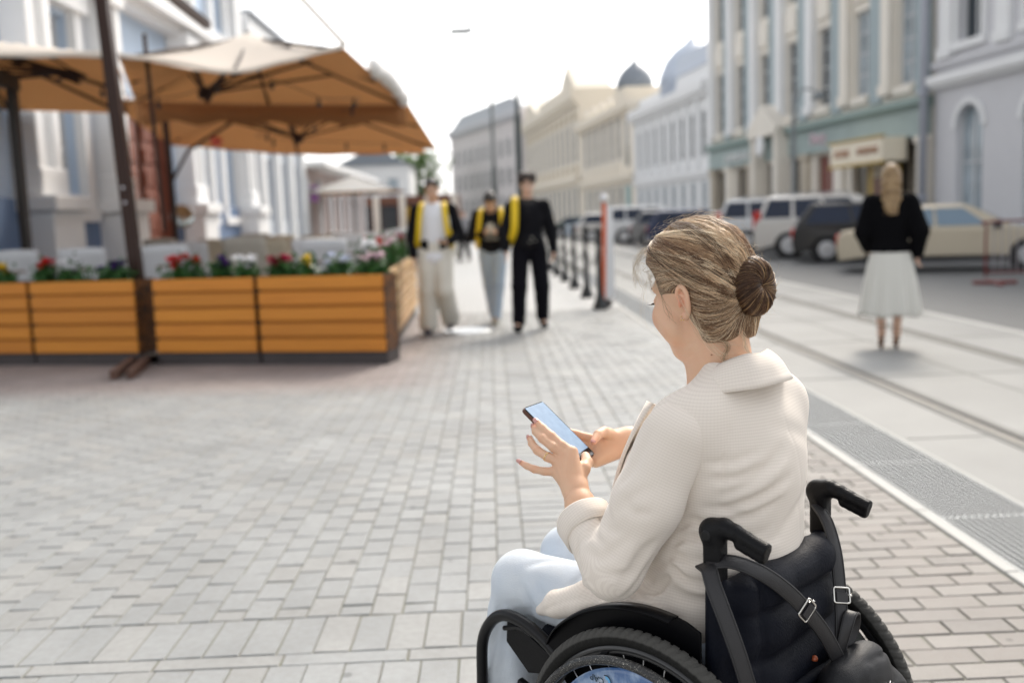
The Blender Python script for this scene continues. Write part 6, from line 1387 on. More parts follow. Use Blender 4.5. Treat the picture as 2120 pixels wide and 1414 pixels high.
for q in ((.007, -.022), (.009, -.028), (.003, -.029)):
    mb = MB(); mb.lathe([(0, -.0016), (.0012, -.0012), (.0017, 0), (.0012, .0012), (0, .0016)], tuple(HP(-.036+q[0], .078+.0085, -.024+q[1])), 10); mb.build('ear_stud', m_gold, W_, smooth=True)
mb = MB(); mb.lathe([(0, -.001), (.002, -.0006), (.0022, 0), (0, .0012)], tuple(A(-.022, .0615, 1.118)), 8); mb.build('mole', mat('mole_brown', (.25, .09, .05), .6), W_, smooth=True)
for s in (-1, 1):
    mb = MB()
    for k in range(16):
        f = k/15; p = HP(.0935-.013*f**2, s*(.018+.032*f), -.004+.001*math.sin(3*f)); q = HP(.099-.011*f**2, s*(.018+.035*f), -.006); e = HP(.103-.010*f**2, s*(.018+.039*f), -.004); mb.tube([tuple(p), tuple(q), tuple(e)], [.0005, .0004, .0001], 4)
    mb.build('eyelashes', m_eye, W_)
    mb = MB(); mb.tube([tuple(HP(.0975, s*.014, .024)), tuple(HP(.093, s*.03, .029)), tuple(HP(.078, s*.05, .024))], [.003, .0032, .0015], 6); mb.build('eyebrow', mat('brow_brown', (.16, .09, .05), .7), W_)
# ---- hair
m_scalp = stripes(mat('hair_base', (.19, .11, .062), .55), (60, 60, 14), (.33, .24, .14), .6)
vs_ = Vol(HC-.19, HC+.19, .004)
def E2(c, r, k=.012, mode='u'): vs_.ell(HP(*c), [q*HS for q in r], HM, k, mode)
E2((-.014, 0, .036), (.104, .080, .092)); E2((.045, .0, .078), (.06, .062, .035), .03); E2((-.05, 0, -.008), (.052, .066, .066), .03)
for s in (-1, 1): vs_.cap(HP(-.058, s*.034, -.03), HP(-.052, s*.026, -.088), .042*HS, .035*HS, .03)
SH0 = vs_.f.copy()
E2((.110, 0, -.032), (.085, .08, .108), .01, 's')
for s in (-1, 1): vs_.ell(HP(.102, s*.048, .018), [.056]*3, HM, .010, 's'); vs_.cap(HP(-.0, s*.09, -.035), HP(.06, s*.10, -.03), .036, .05, .012, 's'); vs_.cap(HP(-.024, s*.100, -.065), HP(-.032, s*.099, -.008), .027, None, .008, 's')
vs_.cap(HP(.015, -.1, -.10), HP(.015, .1, -.10), .055, None, .015, 's'); vs_.cap(HP(-.02, -.1, -.128), HP(-.09, -.0, -.140), .033, None, .015, 's'); vs_.cap(HP(-.02, .1, -.128), HP(-.09, .0, -.140), .033, None, .015, 's')
hair = vol_mesh('hair', vs_, m_scalp, W_)
m_str = mat('hair_strands', (1, 1, 1), .38, attr=True, spec=.45)
def strands(name, paths, rad, cols, parent, n=3):
    """paths: (S, T, 3); rad: (S, T); cols: (S, 3)"""
    P = np.asarray(paths); S, T = P.shape[:2]; tg = np.gradient(P, axis=1); tg /= np.linalg.norm(tg, axis=2)[..., None]+1e-9
    up = np.zeros_like(tg); up[..., 2] = 1; up[..., 0] = .13; a = np.cross(tg, up); a /= np.linalg.norm(a, axis=2)[..., None]+1e-9; b = np.cross(tg, a); V = []
    for k in range(n): th = 2*math.pi*k/n; V.append(P+(a*math.cos(th)+b*math.sin(th))*rad[..., None])
    V = np.stack(V, 2).reshape(-1, 3); i = np.arange(S)[:, None, None]*T*n+np.arange(T-1)[None, :, None]*n; j = np.arange(n)[None, None, :]; q = (j+1) % n
    Q = np.stack([i+j, i+q, i+q+n, i+j+n], -1).reshape(-1, 4); C = np.repeat(np.asarray(cols), T*n, 0)
    return np_mesh(name, [(V, Q)], m_str, parent, smooth=0, vcol=lambda v: C)
RS = np.random.RandomState(11)
def dirv(az, el): az, el = R_(az), R_(el); return A(math.cos(el)*math.cos(az), math.cos(el)*math.sin(az), math.sin(el))
def on_skull(d, lift):
    """d unit directions (n,3) in head space -> points on the hair surface"""
    az = (np.degrees(np.arctan2(d[:, 1], d[:, 0])) % 360)/4; el = (np.degrees(np.arcsin(np.clip(d[:, 2], -1, 1)))+90)/4; i0 = az.astype(int) % 90; j0 = np.minimum(el.astype(int), 44); fa = az-np.floor(az); fe = el-j0; i1 = (i0+1) % 90
    r = (RT[i0, j0]*(1-fa)+RT[i1, j0]*fa)*(1-fe)+(RT[i0, j0+1]*(1-fa)+RT[i1, j0+1]*fa)*fe; p = d*(r[:, None]+.0012)*(1+lift[:, None])+A(-.014, 0, .034)
    return HC+(HM@(p*HS).T).T
RT = np.zeros((90, 46)); _rs = np.linspace(.03, .17, 90)
for _i in range(90):
    for _j in range(46):
        _d = dirv(_i*4, _j*4-90); _q = HC+(HM@((_rs[:, None]*_d+A(-.014, 0, .034))*HS).T).T; _k = np.round((_q-vs_.lo)/vs_.h).astype(int); _k = np.clip(_k, 0, np.array(SH0.shape)-1); _in = SH0[_k[:, 0], _k[:, 1], _k[:, 2]] < 0
        RT[_i, _j] = _rs[np.nonzero(_in)[0].max()] if _in.any() else .08
for _ in range(2): RT = (np.roll(RT, 1, 0)+np.roll(RT, -1, 0)+2*RT)/4; RT[:, 1:-1] = (RT[:, :-2]+2*RT[:, 1:-1]+RT[:, 2:])/4
END = (HM.T@(A(-.080, -.004, 1.250)-HC))/HS-A(-.014, 0, .034); END /= np.linalg.norm(END)
def hcol(k, hi=.5):
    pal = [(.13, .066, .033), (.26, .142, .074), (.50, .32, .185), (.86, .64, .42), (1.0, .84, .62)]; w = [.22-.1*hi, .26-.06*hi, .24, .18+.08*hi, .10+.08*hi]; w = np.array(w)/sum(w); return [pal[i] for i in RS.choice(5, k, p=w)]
def wisp(n, fstart, fctrl, spread, lift, T=18, end=END, endsp=10, rr=(.0002, .00045), hi=.5, cl=1):
    P = []; C = []; Rr = []
    for _ in range(n):
        az, el = fstart(); a = dirv(az, el); c = fctrl(az, el); e = dirv(math.degrees(math.atan2(end[1], end[0]))+RS.normal()*endsp, math.degrees(math.asin(end[2]))+RS.normal()*endsp)
        base = RS.uniform(*lift); col = hcol(1, hi)[0]
        for q in range(cl):
            aa = a+RS.normal(size=3)*.02*(cl > 1); cc = c+RS.normal(size=3)*spread*(1 if cl == 1 else .35); t = np.linspace(0, 1, T)[:, None]
            d = aa*(1-t)**2+2*cc*t*(1-t)+e*t**2; d /= np.linalg.norm(d, axis=1)[:, None]; l = base*np.sin(np.pi*np.clip(t[:, 0]*1.02, 0, 1))**.6+.012*(1-t[:, 0])+RS.normal()*.003
            P.append(on_skull(d, l)); C.append(tuple(np.array(col)*RS.uniform(.85, 1.15))); r = RS.uniform(*rr); Rr.append(r*(1-.35*t[:, 0]))
    return P, Rr, C
P_, R2, C_ = [], [], []
def addw(*a, **k):
    p, r, c = wisp(*a, **k); P_.extend(p); R2.extend(r); C_.extend(c)
def slerp_mid(az, el, pull=.0, up=0.0):
    a = dirv(az, el); m = a+END*1.0+A(0, 0, .42)*max(0, min(1, (86-abs(az))/50)); m /= np.linalg.norm(m); return m*1.25+A(0, 0, up)
U = RS.uniform
# sides: temples, over the ears, nape, both halves of the head
def st_side():
    az = U(18, 150); el = np.interp(az, [18, 40, 62, 78, 90, 106, 113, 130, 150], [46, 36, 14, 0, -4, -8, -42, -52, -56])+abs(RS.normal())*9; return (az*RS.choice([-1, 1]), el)
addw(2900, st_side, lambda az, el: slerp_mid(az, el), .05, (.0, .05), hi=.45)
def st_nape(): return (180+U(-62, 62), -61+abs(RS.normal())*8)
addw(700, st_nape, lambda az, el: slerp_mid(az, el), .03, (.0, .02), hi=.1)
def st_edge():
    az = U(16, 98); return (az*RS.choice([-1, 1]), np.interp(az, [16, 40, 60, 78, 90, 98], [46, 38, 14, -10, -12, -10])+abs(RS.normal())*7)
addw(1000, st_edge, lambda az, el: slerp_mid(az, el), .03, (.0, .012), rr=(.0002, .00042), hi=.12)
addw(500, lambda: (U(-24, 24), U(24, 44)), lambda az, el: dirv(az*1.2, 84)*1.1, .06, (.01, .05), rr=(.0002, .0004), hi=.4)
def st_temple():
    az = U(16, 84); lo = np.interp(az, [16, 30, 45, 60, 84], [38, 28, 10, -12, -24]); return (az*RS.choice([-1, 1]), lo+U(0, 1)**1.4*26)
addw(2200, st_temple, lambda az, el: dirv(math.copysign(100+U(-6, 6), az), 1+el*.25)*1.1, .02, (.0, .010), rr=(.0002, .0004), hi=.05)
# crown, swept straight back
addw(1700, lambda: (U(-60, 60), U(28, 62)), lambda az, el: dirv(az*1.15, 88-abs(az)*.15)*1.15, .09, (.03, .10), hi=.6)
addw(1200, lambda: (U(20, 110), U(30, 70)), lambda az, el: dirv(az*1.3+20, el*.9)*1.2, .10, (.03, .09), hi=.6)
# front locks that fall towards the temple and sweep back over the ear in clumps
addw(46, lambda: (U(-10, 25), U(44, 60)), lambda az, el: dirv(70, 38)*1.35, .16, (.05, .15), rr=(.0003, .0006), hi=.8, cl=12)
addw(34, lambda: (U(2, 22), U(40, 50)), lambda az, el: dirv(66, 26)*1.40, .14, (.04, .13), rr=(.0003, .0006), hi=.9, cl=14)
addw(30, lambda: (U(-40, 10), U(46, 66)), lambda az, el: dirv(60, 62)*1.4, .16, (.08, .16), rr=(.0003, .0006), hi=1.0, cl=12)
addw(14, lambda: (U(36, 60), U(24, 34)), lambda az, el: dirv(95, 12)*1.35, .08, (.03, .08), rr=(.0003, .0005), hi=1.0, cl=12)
# fly-aways
def fly(n, T=14):
    for _ in range(n):
        az = U(-70, 200); el = U(-10, 75); t = np.linspace(0, 1, T); d = np.array([dirv(az+x*U(-8, 8)+x*30*np.sign(RS.normal()), el+x*U(-14, 14)) for x in t]); l = .02+t**1.4*U(.05, .32)+.01*np.sin(t*9+U(0, 6)); P_.append(np.interp(np.linspace(0, 1, 18), t, np.arange(T))[:, None]*0+np.array([on_skull(d, l)[min(T-1, int(x*(T-1)))]*(1-(x*(T-1)) % 1)+on_skull(d, l)[min(T-1, int(x*(T-1))+1)]*((x*(T-1)) % 1) for x in np.linspace(0, 1, 18)]))
        R2.append(np.full(18, U(.00012, .00022))); C_.append((.55, .45, .32))
fly(170)
# loose strands in front of the forehead, behind the ear and at the nape
def loose(p0, p1, p2, p3, n, sp, r=(.0002, .0004), col=(.5, .40, .27)):
    for _ in range(n):
        o = RS.normal(size=(4, 3))*sp*A(.4, .6, .6)*np.array([[.4], [1], [1], [1.3]]); q = [A(*a)+b for a, b in zip((p0, p1, p2, p3), o)]; P_.append(np.array(spline([tuple(x) for x in q], 17))); R2.append(np.full(18, U(*r))); C_.append(tuple(np.array(col)*U(.6, 1.25)))
HPt = lambda x, y, z: tuple(HP(x, y, z))
loose(HPt(-.04, .075, -.03), HPt(-.055, .082, -.07), HPt(-.085, .072, -.125), (-.060, .050, 1.115), 13, .009, (.00012, .00022), (.75, .6, .42))
loose(HPt(-.02, .078, .0), HPt(-.052, .088, -.05), HPt(-.08, .078, -.10), (-.072, .055, 1.14), 9, .009, (.00012, .00022), (.75, .6, .42))
loose(HPt(-.075, .02, -.08), (-.068, .018, 1.155), (-.075, .022, 1.13), (-.088, .02, 1.112), 22, .006, (.00013, .00026), (.75, .6, .42))
loose(HPt(-.07, .06, -.08), (-.055, .055, 1.14), (-.05, .06, 1.115), (-.058, .064, 1.095), 24, .006, (.00015, .0003), (.4, .27, .16))
loose(HPt(.095, .03, .055), HPt(.112, .04, .03), HPt(.118, .045, .0), HPt(.122, .05, -.03), 7, .010, (.0001, .00016))
loose(HPt(.07, .03, .1), HPt(.105, .03, .105), HPt(.125, .04, .075), HPt(.118, .05, .045), 34, .010, (.0001, .0002))
loose(HPt(.03, .072, .01), HPt(.02, .078, -.01), HPt(.008, .080, -.03), HPt(.0, .082, -.045), 7, .007, (.00015, .00025), (.3, .2, .12))
strands('strands', np.array(P_), np.array(R2), C_, hair)
# bun: a coil wound round an axis that points back
BC = A(-.078, -.004, 1.250); BX = A(-1.0, .10, .12); BX /= np.linalg.norm(BX); BY = np.cross(BX, A(0, 0, 1)); BY /= np.linalg.norm(BY); BZ = np.cross(BY, BX)
vb = Vol(BC-.085, BC+.085, .003); rj, rn = .0240, .0258
for k in range(24):
    a, b2 = [2*math.pi*(k+o)/24 for o in (0, 1)]; vb.cap(BC+(BY*math.cos(a)+BZ*math.sin(a)*1.1)*rj, BC+(BY*math.cos(b2)+BZ*math.sin(b2)*1.1)*rj, rn, None, .004)
bun = vol_mesh('hair_bun', vb, stripes(mat('bun_base', (.07, .038, .024), .5), (60, 60, 60), (.2, .12, .07), .5), hair)
BP, BR, BCc = [], [], []
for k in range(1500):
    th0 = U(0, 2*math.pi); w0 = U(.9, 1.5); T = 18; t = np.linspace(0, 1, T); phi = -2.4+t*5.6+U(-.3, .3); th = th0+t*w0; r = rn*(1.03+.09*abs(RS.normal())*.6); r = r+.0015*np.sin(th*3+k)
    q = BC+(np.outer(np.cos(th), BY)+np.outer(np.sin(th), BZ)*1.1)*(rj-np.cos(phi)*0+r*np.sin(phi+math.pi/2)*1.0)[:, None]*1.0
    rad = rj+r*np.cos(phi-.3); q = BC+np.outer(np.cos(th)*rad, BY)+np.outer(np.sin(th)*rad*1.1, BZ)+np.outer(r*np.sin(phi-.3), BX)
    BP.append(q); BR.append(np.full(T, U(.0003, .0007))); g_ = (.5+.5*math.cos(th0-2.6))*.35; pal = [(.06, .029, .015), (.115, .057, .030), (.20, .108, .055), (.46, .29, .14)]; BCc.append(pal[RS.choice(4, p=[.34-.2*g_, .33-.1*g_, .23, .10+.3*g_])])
for k in range(60):
    th0 = U(0, 6.28); d = BY*math.cos(th0)+BZ*math.sin(th0); p = BC+d*(rj+rn); t = np.linspace(0, 1, 18)[:, None]; e = RS.normal(size=3)*.5; q = p+d*t*U(.01, .035)+(np.cross(BX, d)+e)*t**2*U(.01, .03)+BX*t*U(-.01, .01); BP.append(q); BR.append(np.full(18, .00016)); BCc.append((.5, .38, .24))
strands('bun_strands', np.array(BP), np.array(BR), BCc, hair)
mb = MB(); mb.tube([tuple(BC-BX*.012+(BY*math.cos(a)+BZ*math.sin(a)*1.1)*.040) for a in np.linspace(0, 2*math.pi, 25)], .0032, 8); mb.build('hair_tie', mat('hair_tie_brown', (.12, .07, .035), .7), hair, smooth=True)

# ---- smartphone in her hands
PC, PM = A(.337, .115, .93), np.array([[.747, -.202, -.633], [.161, .979, -.122], [.645, -.011, .764]])
ph = thing('smartphone', 'large brown-cased smartphone with pale blue screen in the seated woman hands', 'phone', CO, CR)
def slab(mb, hx, hy, z0, z1, rc, n=6, inset=0):
    P = []
    for cx, cy, a0 in ((hx-rc, hy-rc, 0), (-hx+rc, hy-rc, 90), (-hx+rc, -hy+rc, 180), (hx-rc, -hy+rc, 270)):
        for k in range(n+1): a = R_(a0+90*k/n); P.append((cx+rc*math.cos(a), cy+rc*math.sin(a)))
    m_ = len(P); e = .0014; lv = [(z0, e), (z0+e, 0), (z1-e, 0), (z1, e)] if not inset else [(z0, 0), (z1, 0)]
    vs = [tuple(PC+PM@A(x*(1-q/hx), y*(1-q/hy), z)) for z, q in lv for x, y in P]; fs = [tuple(reversed(range(m_))), tuple(range((len(lv)-1)*m_, len(lv)*m_))]
    for l in range(len(lv)-1):
        for i in range(m_): j = (i+1) % m_; fs.append((l*m_+i, l*m_+j, (l+1)*m_+j, (l+1)*m_+i))
    mb.add(vs, fs)
mb = MB(); slab(mb, .087, .0425, -.0105, -.0012, .010); mb.build('case', mat('phone_case_brown', (.10, .035, .018), .35), ph, smooth=False)
mb = MB(); slab(mb, .0855, .041, -.0012, .0002, .009); mb.build('body', mat('phone_black', (.01, .011, .013), .15), ph)
scm = mat('phone_screen', (.08, .13, .20), .3, spec=.2, noise=(60, .5, (.14, .21, .30))); scm.node_tree.nodes['Principled BSDF'].inputs['Emission Color'].default_value = (.50, .66, .88, 1); scm.node_tree.nodes['Principled BSDF'].inputs['Emission Strength'].default_value = .20
mb = MB(); q = [(-.064, -.0385), (.083, -.0385), (.083, .0385), (-.070, .0385)]; mb.add([tuple(PC+PM@A(x, y, .0006)) for x, y in q], [(0, 1, 2, 3)]); mb.build('screen', scm, ph, fixn=False)
# ================================================================== WHEELCHAIR
m_frm = mat('chair_frame_black', (.005, .005, .006), .30, spec=.3, bump=(60, .08)); m_plas = mat('grip_rubber', (.004, .004, .005), .40, spec=.2, bump=(300, .25))
m_gp = mat('side_guard_black', (.004, .004, .005), .34, spec=.1); m_rub = mat('wheel_rubber', (.075, .073, .068), .75, attr=True, spec=.2, noise=None, bump=(260, .3)); m_rubd = mat('tyre_sidewall', (.022, .021, .020), .5)
m_nyl = mat('navy_black_nylon', (.003, .004, .009), .62, noise=(9, .5, (.006, .008, .015)), bump=(240, .35), spec=.15)
m_alu = mat('brushed_grey', (.5, .51, .5), .45, metal=.3)
WCH = thing('wheelchair', 'black wheelchair carrying the woman, with sky print wheel disc', 'wheelchair', CO, CR)
RW, YW = .305, .275
def wheel(s):
    """s=+1 left (near), -1 right"""
    yc = s*YW; n = 1440; rt = .0175; V = []; prof = [R_(a) for a in range(0, 360, 12)]; m_ = len(prof)
    for i in range(n):
        a = 2*math.pi*i/n; ph = (i % 16)/16.0
        for b in prof:
            ub = math.cos(b); wb = math.sin(b)                       # ub>0: outwards, wb: sideways
            d = 0
            if ub > -.15:                                            # repeated curved blocks of the tread
                side = abs(wb); f = (ph+.55*side**2) % 1.0; arc_ = abs(f-.5)*2
                d = .0010 if arc_ > .36 else -.0016
                if .10 < side < .20: d = -.0010
                if side > .80: d *= .6
            r = rt+d; V.append(((RW-rt+r*ub)*math.cos(a), yc+r*wb*.92, RW+(RW-rt+r*ub)*math.sin(a)))
    Q = [(i*m_+j, i*m_+(j+1) % m_, ((i+1) % n)*m_+(j+1) % m_, ((i+1) % n)*m_+j) for i in range(n) for j in range(m_)]
    w_ = np_mesh('wheel', [(np.array(V), np.array(Q))], m_rub, WCH, smooth=0, vcol=lambda V_: np.where((np.hypot(V_[:, 0], V_[:, 2]-RW) > RW-.0150)[:, None], 1.0, .22)*np.ones((1, 3))); M = Matrix.Rotation(R_(-90), 3, 'X'); c = (0, yc, RW)
    def ring(name, prof, mt, par=w_, nn=96):
        mb = MB(); V = [[(r*math.cos(a), yc+s*y, RW+r*math.sin(a)) for r, y in prof] for a in np.linspace(0, 2*math.pi, nn)]; mb.grid(V); return mb.build(name, mt, par, smooth=True)
    ring('rim', [(.272, -.011), (.277, .0), (.272, .012), (.262, .014), (.256, .010), (.252, .0), (.256, -.010), (.262, -.014), (.272, -.011)], mat('rim_black', (.015, .015, .016), .3, coat=.4))
    hr = [(.257+.0095*math.cos(a), .046+.0095*math.sin(a)) for a in np.linspace(0, 2*math.pi, 13)]
    hm = mat('handrim_worn', (.018, .018, .019), .3); 
    if len(hm.node_tree.nodes) < 8:
        t = hm.node_tree; N = t.nodes; L = t.links; tc = N.new('ShaderNodeTexCoord'); nz = N.new('ShaderNodeTexNoise'); nz.inputs['Scale'].default_value = 330; nz.inputs['Detail'].default_value = 8; nz.inputs['Roughness'].default_value = .8; L.new(tc.outputs['Object'], nz.inputs['Vector'])
        mr = N.new('ShaderNodeMapRange'); mr.inputs[1].default_value = .57; mr.inputs[2].default_value = .61; L.new(nz.outputs[0], mr.inputs[0]); mx = N.new('ShaderNodeMix'); mx.data_type = 'RGBA'; L.new(mr.outputs[0], mx.inputs[0]); mx.inputs[6].default_value = (.02, .02, .021, 1); mx.inputs[7].default_value = (.55, .53, .46, 1); L.new(mx.outputs[2], N['Principled BSDF'].inputs['Base Color'])
    ring('handrim', hr, hm)
    for k in range(6):
        a = k*math.pi/3+.2; ca, sa = math.cos(a), math.sin(a); mb = MB(); mb.beam((.262*ca, yc+s*.010, RW+.262*sa), (.252*ca, yc+s*.042, RW+.252*sa), .018, .004, (ca, 0, sa)); mb.build('handrim_tab', m_frm, w_)
    mb = MB()
    for k in range(32):
        a = k*2*math.pi/32; b = a+(.22 if k % 2 else -.22); y1 = .018 if k % 4 < 2 else -.018; mb.tube([(.255*math.cos(a), yc, RW+.255*math.sin(a)), (.025*math.cos(b), yc+y1, RW+.025*math.sin(b))], .0011, 5)
    mb.build('spokes', m_alloy, w_)
    mb = MB(); mb.lathe([(0, -.03), (.022, -.03), (.026, -.022), (.018, -.015), (.018, .015), (.026, .022), (.022, .03), (0, .032)], c, 20, M); mb.build('hub', m_frm, w_, smooth=True)
    # printed or grey spoke disc
    mb = MB(); prof = [(0, .030), (.06, .029), (.14, .0265), (.215, .022), (.232, .020), (.233, .0185), (0, .0185)]
    V = [[(r*math.cos(a), yc+s*y, RW+r*math.sin(a)) for r, y in prof] for a in np.linspace(0, 2*math.pi, 97)]; mb.grid(V); return w_, mb
def sky_print():
    m = mat('sky_print_film', (.2, .4, .75), .16, coat=.5, spec=.6); t = m.node_tree; N = t.nodes; L = t.links; b = N['Principled BSDF']; tc = N.new('ShaderNodeTexCoord')
    n1 = N.new('ShaderNodeTexNoise'); n1.inputs['Scale'].default_value = 9; n1.inputs['Detail'].default_value = 9; n1.inputs['Roughness'].default_value = .6; n1.inputs['Distortion'].default_value = .4; L.new(tc.outputs['Object'], n1.inputs['Vector'])
    cr = N.new('ShaderNodeValToRGB'); cr.color_ramp.elements[0].position = .44; cr.color_ramp.elements[0].color = (.075, .16, .36, 1); cr.color_ramp.elements[1].position = .66; cr.color_ramp.elements[1].color = (.66, .70, .74, 1)
    e = cr.color_ramp.elements.new(.55); e.color = (.26, .37, .56, 1); L.new(n1.outputs[0], cr.inputs[0]); L.new(cr.outputs[0], b.inputs['Base Color']); return m
wL, mbd = wheel(1); disc = mbd.build('spoke_disc', sky_print(), wL, smooth=True)
wR, mbd = wheel(-1); mbd.build('spoke_disc', mat('grey_disc', (.36, .38, .36), .4), wR, smooth=True)
# emblem and words on the near disc, upside down as the wheel happens to stand
EMB = A(.070, YW+.0250, RW+.186)
def wheel_text(txt, size, u, wv, spin, m, sx=1):
    q = plate_text(txt, size, m, wL, (0, 0, 0), ex=.0004, name='lettering', sx=sx)
    q.rotation_euler = Euler((R_(90), 0, R_(180)), 'XYZ'); q.rotation_euler.rotate(Euler((0, R_(spin), 0))); q.location = (EMB[0]+u, EMB[1], EMB[2]+wv); return q
m_ink = mat('disc_ink', (.02, .05, .08), .4); m_cy = mat('disc_cyan', (.16, .46, .78), .35)
wheel_text('CAP', .019, .026, .007, 176, m_ink); wheel_text('GO', .019, -.016, -.010, 176, m_ink)
for sgn, cx, cz in ((1, .003, .007), (-1, .011, -.009)):
    mb = MB(); P = [(cx+.012*sgn*-math.cos(a)*.9, cz+.012*sgn*math.sin(a)) for a in np.linspace(R_(-10), R_(100), 12)]+[(cx+.006*sgn*-math.cos(a), cz+.006*sgn*math.sin(a)) for a in np.linspace(R_(100), R_(-10), 8)]
    mb.prism([(EMB[0]+x, EMB[2]+z) for x, z in P], EMB[1]-.0004, EMB[1]+.0005); mb.build('emblem', m_cy, wL)
    mb = MB(); mb.tube([(EMB[0]+cx-.0138*sgn*math.cos(a)*.9, EMB[1]+.0004, EMB[2]+cz+.0138*sgn*math.sin(a)) for a in np.linspace(R_(-15), R_(110), 14)], .0011, 5); mb.build('emblem_arc', m_ink, wL)

# side guards (mud guards) beside the hips
for s in (1, -1):
    y = s*.238; mb = MB(); Ro = .342
    arcp = [(Ro*math.cos(a), RW+Ro*math.sin(a)) for a in np.linspace(R_(37), R_(98), 26)]
    poly = [(.285, .50)]+arcp+[(-.075, .638), (-.105, .625), (-.105, .36), (.18, .36)]
    mb.prism(poly, y-.003, y+.003); mb.build('side_guard', m_gp, WCH, bevel=.001)
    rows = []
    for a in np.linspace(R_(34), R_(99), 30):
        w0 = .030*min(1, (math.degrees(a)-32)/14); rows.append([(Ro*math.cos(a), y-s*.003, RW+Ro*math.sin(a)), ((Ro+.002)*math.cos(a), y+s*w0*.5, RW+(Ro+.002)*math.sin(a)), ((Ro-.003)*math.cos(a), y+s*w0, RW+(Ro-.003)*math.sin(a))])
    mb = MB(); mb.grid(rows); mb.build('guard_lip', m_gp, WCH, smooth=True, thick=.003)
# frame tubes
def tb(name, pts, r, m=None, n=12, sp=True, k=24):
    mb = MB(); mb.tube(spline(pts, k) if sp else pts, r, n); return mb.build(name, m or m_frm, WCH, smooth=True)
for s in (1, -1):
    y = s*.205; tb('back_post', [(-.112, y, .30), (-.112, y, .52), (-.115, y, .66), (-.118, y, .80)], .0125)
    tb('seat_rail', [(-.11, y, .47), (.1, y, .475), (.30, y, .48)], .0125); tb('lower_rail', [(-.11, y, .30), (.1, y, .26), (.30, y, .27)], .0125)
    tb('front_frame', [(.24, s*.232, .462), (.30, s*.232, .500), (.355, s*.232, .522), (.41, s*.232, .525), (.455, s*.232, .500), (.487, s*.232, .445), (.494, s*.232, .36), (.500, s*.228, .24), (.52, s*.2, .13)], .0135, k=48)
    tb('guard_strap', [(.33, s*.224, .495), (.38, s*.222, .50), (.43, s*.218, .485)], .006)
    mb = MB(); mb.prism([(.27, .45), (.42, .515), (.425, .455), (.36, .40), (.28, .42)], s*.215-.004, s*.215+.004); mb.build('clothes_guard', m_plas, WCH, bevel=.002)
    mb = MB(); mb.prism([(.30, .36), (.38, .385), (.39, .355), (.31, .33)], s*.225-.008, s*.225+.008); mb.prism([(.35, .27), (.42, .285), (.43, .255), (.36, .25)], s*.225-.008, s*.225+.008); mb.build('brake_lever', m_plas, WCH, bevel=.003)
    tb('caster_fork', [(.30, s*.2, .27), (.31, s*.2, .16), (.33, s*.2, .08)], .012)
    mb = MB(); mb.lathe([(0, -.014), (.06, -.014), (.07, -.008), (.07, .008), (.06, .014), (0, .014)], (.34, s*.2, .07), 24, Matrix.Rotation(R_(90), 3, 'X')); mb.build('caster', m_rubd, WCH, smooth=True)
    mb = MB(); mb.bbox(.47, .66, s*.11-.085, s*.11+.085, .035, .05, .005); mb.build('footplate', m_plas, WCH)
tb('axle', [(0, -YW, RW), (0, YW, RW)], .012, sp=False); tb('cross_brace', [(-.05, .2, .30), (.2, -.2, .47)], .010, sp=False); tb('cross_brace', [(-.05, -.2, .30), (.2, .2, .47)], .010, sp=False)
# cushion and seat sling
v = Vol((-.14, -.24, .42), (.40, .24, .56), .006); v.rbox((.13, 0, .478), (.22, .20, .032), .025); vol_mesh('cushion', v, m_nyl, WCH)
# padded backrest with quilted rolls and a pocket
v = Vol((-.24, -.27, .34), (-.04, .27, .82), .0045)
for z, hh in ((.69, .052), (.60, .056), (.505, .055), (.42, .045)):
    for q in (-1, 1): v.cap((-.158, q*.09, z-.004*q), (-.128, q*.175, z-.006), .033, .028, .03)
    v.cap((-.162, -.10, z), (-.162, .10, z), .035, None, .03)
v.rbox((-.150, 0, .535), (.026, .185, .175), .02, None, .03)
for s in (1, -1): v.cap((-.115, s*.205, .36), (-.118, s*.207, .728 if s > 0 else .70), .022, .019, .02)
v.crease([(-.18, -.2, .655), (-.198, -.05, .650), (-.198, .08, .645), (-.17, .2, .65)], .009, .014); v.crease([(-.18, -.2, .56), (-.198, -.03, .555), (-.195, .1, .55), (-.17, .2, .56)], .009, .014)
v.crease([(-.16, .15, .74), (-.17, .14, .62), (-.16, .15, .5)], .007, .009)
v.crease([(-.16, -.19, .47), (-.18, -.05, .455), (-.18, .08, .46), (-.16, .14, .47)], .005, .012)
for k in range(26):
    yy = U(-.17, .17); zz = U(.42, .71); v.crease([(-.19, yy-.03, zz+U(-.01, .01)), (-.198, yy, zz+U(-.02, .02)), (-.19, yy+.03, zz+U(-.01, .01))], .008, U(-.004, .005))
vol_mesh('backrest', v, m_nyl, WCH)
v = Vol((-.26, -.2, .30), (-.12, .2, .52), .005); v.rbox((-.185, .0, .40), (.022, .155, .085), .018, None, .02); v.crease([(-.20, -.15, .478), (-.21, -.03, .462), (-.21, .1, .474)], .004, .009)
for k in range(8): yy = U(-.12, .12); v.crease([(-.205, yy, .47), (-.21, yy+U(-.02, .02), .42), (-.205, yy, .36)], .010, U(-.003, .006))
vol_mesh('back_pocket', v, m_nyl, WCH)
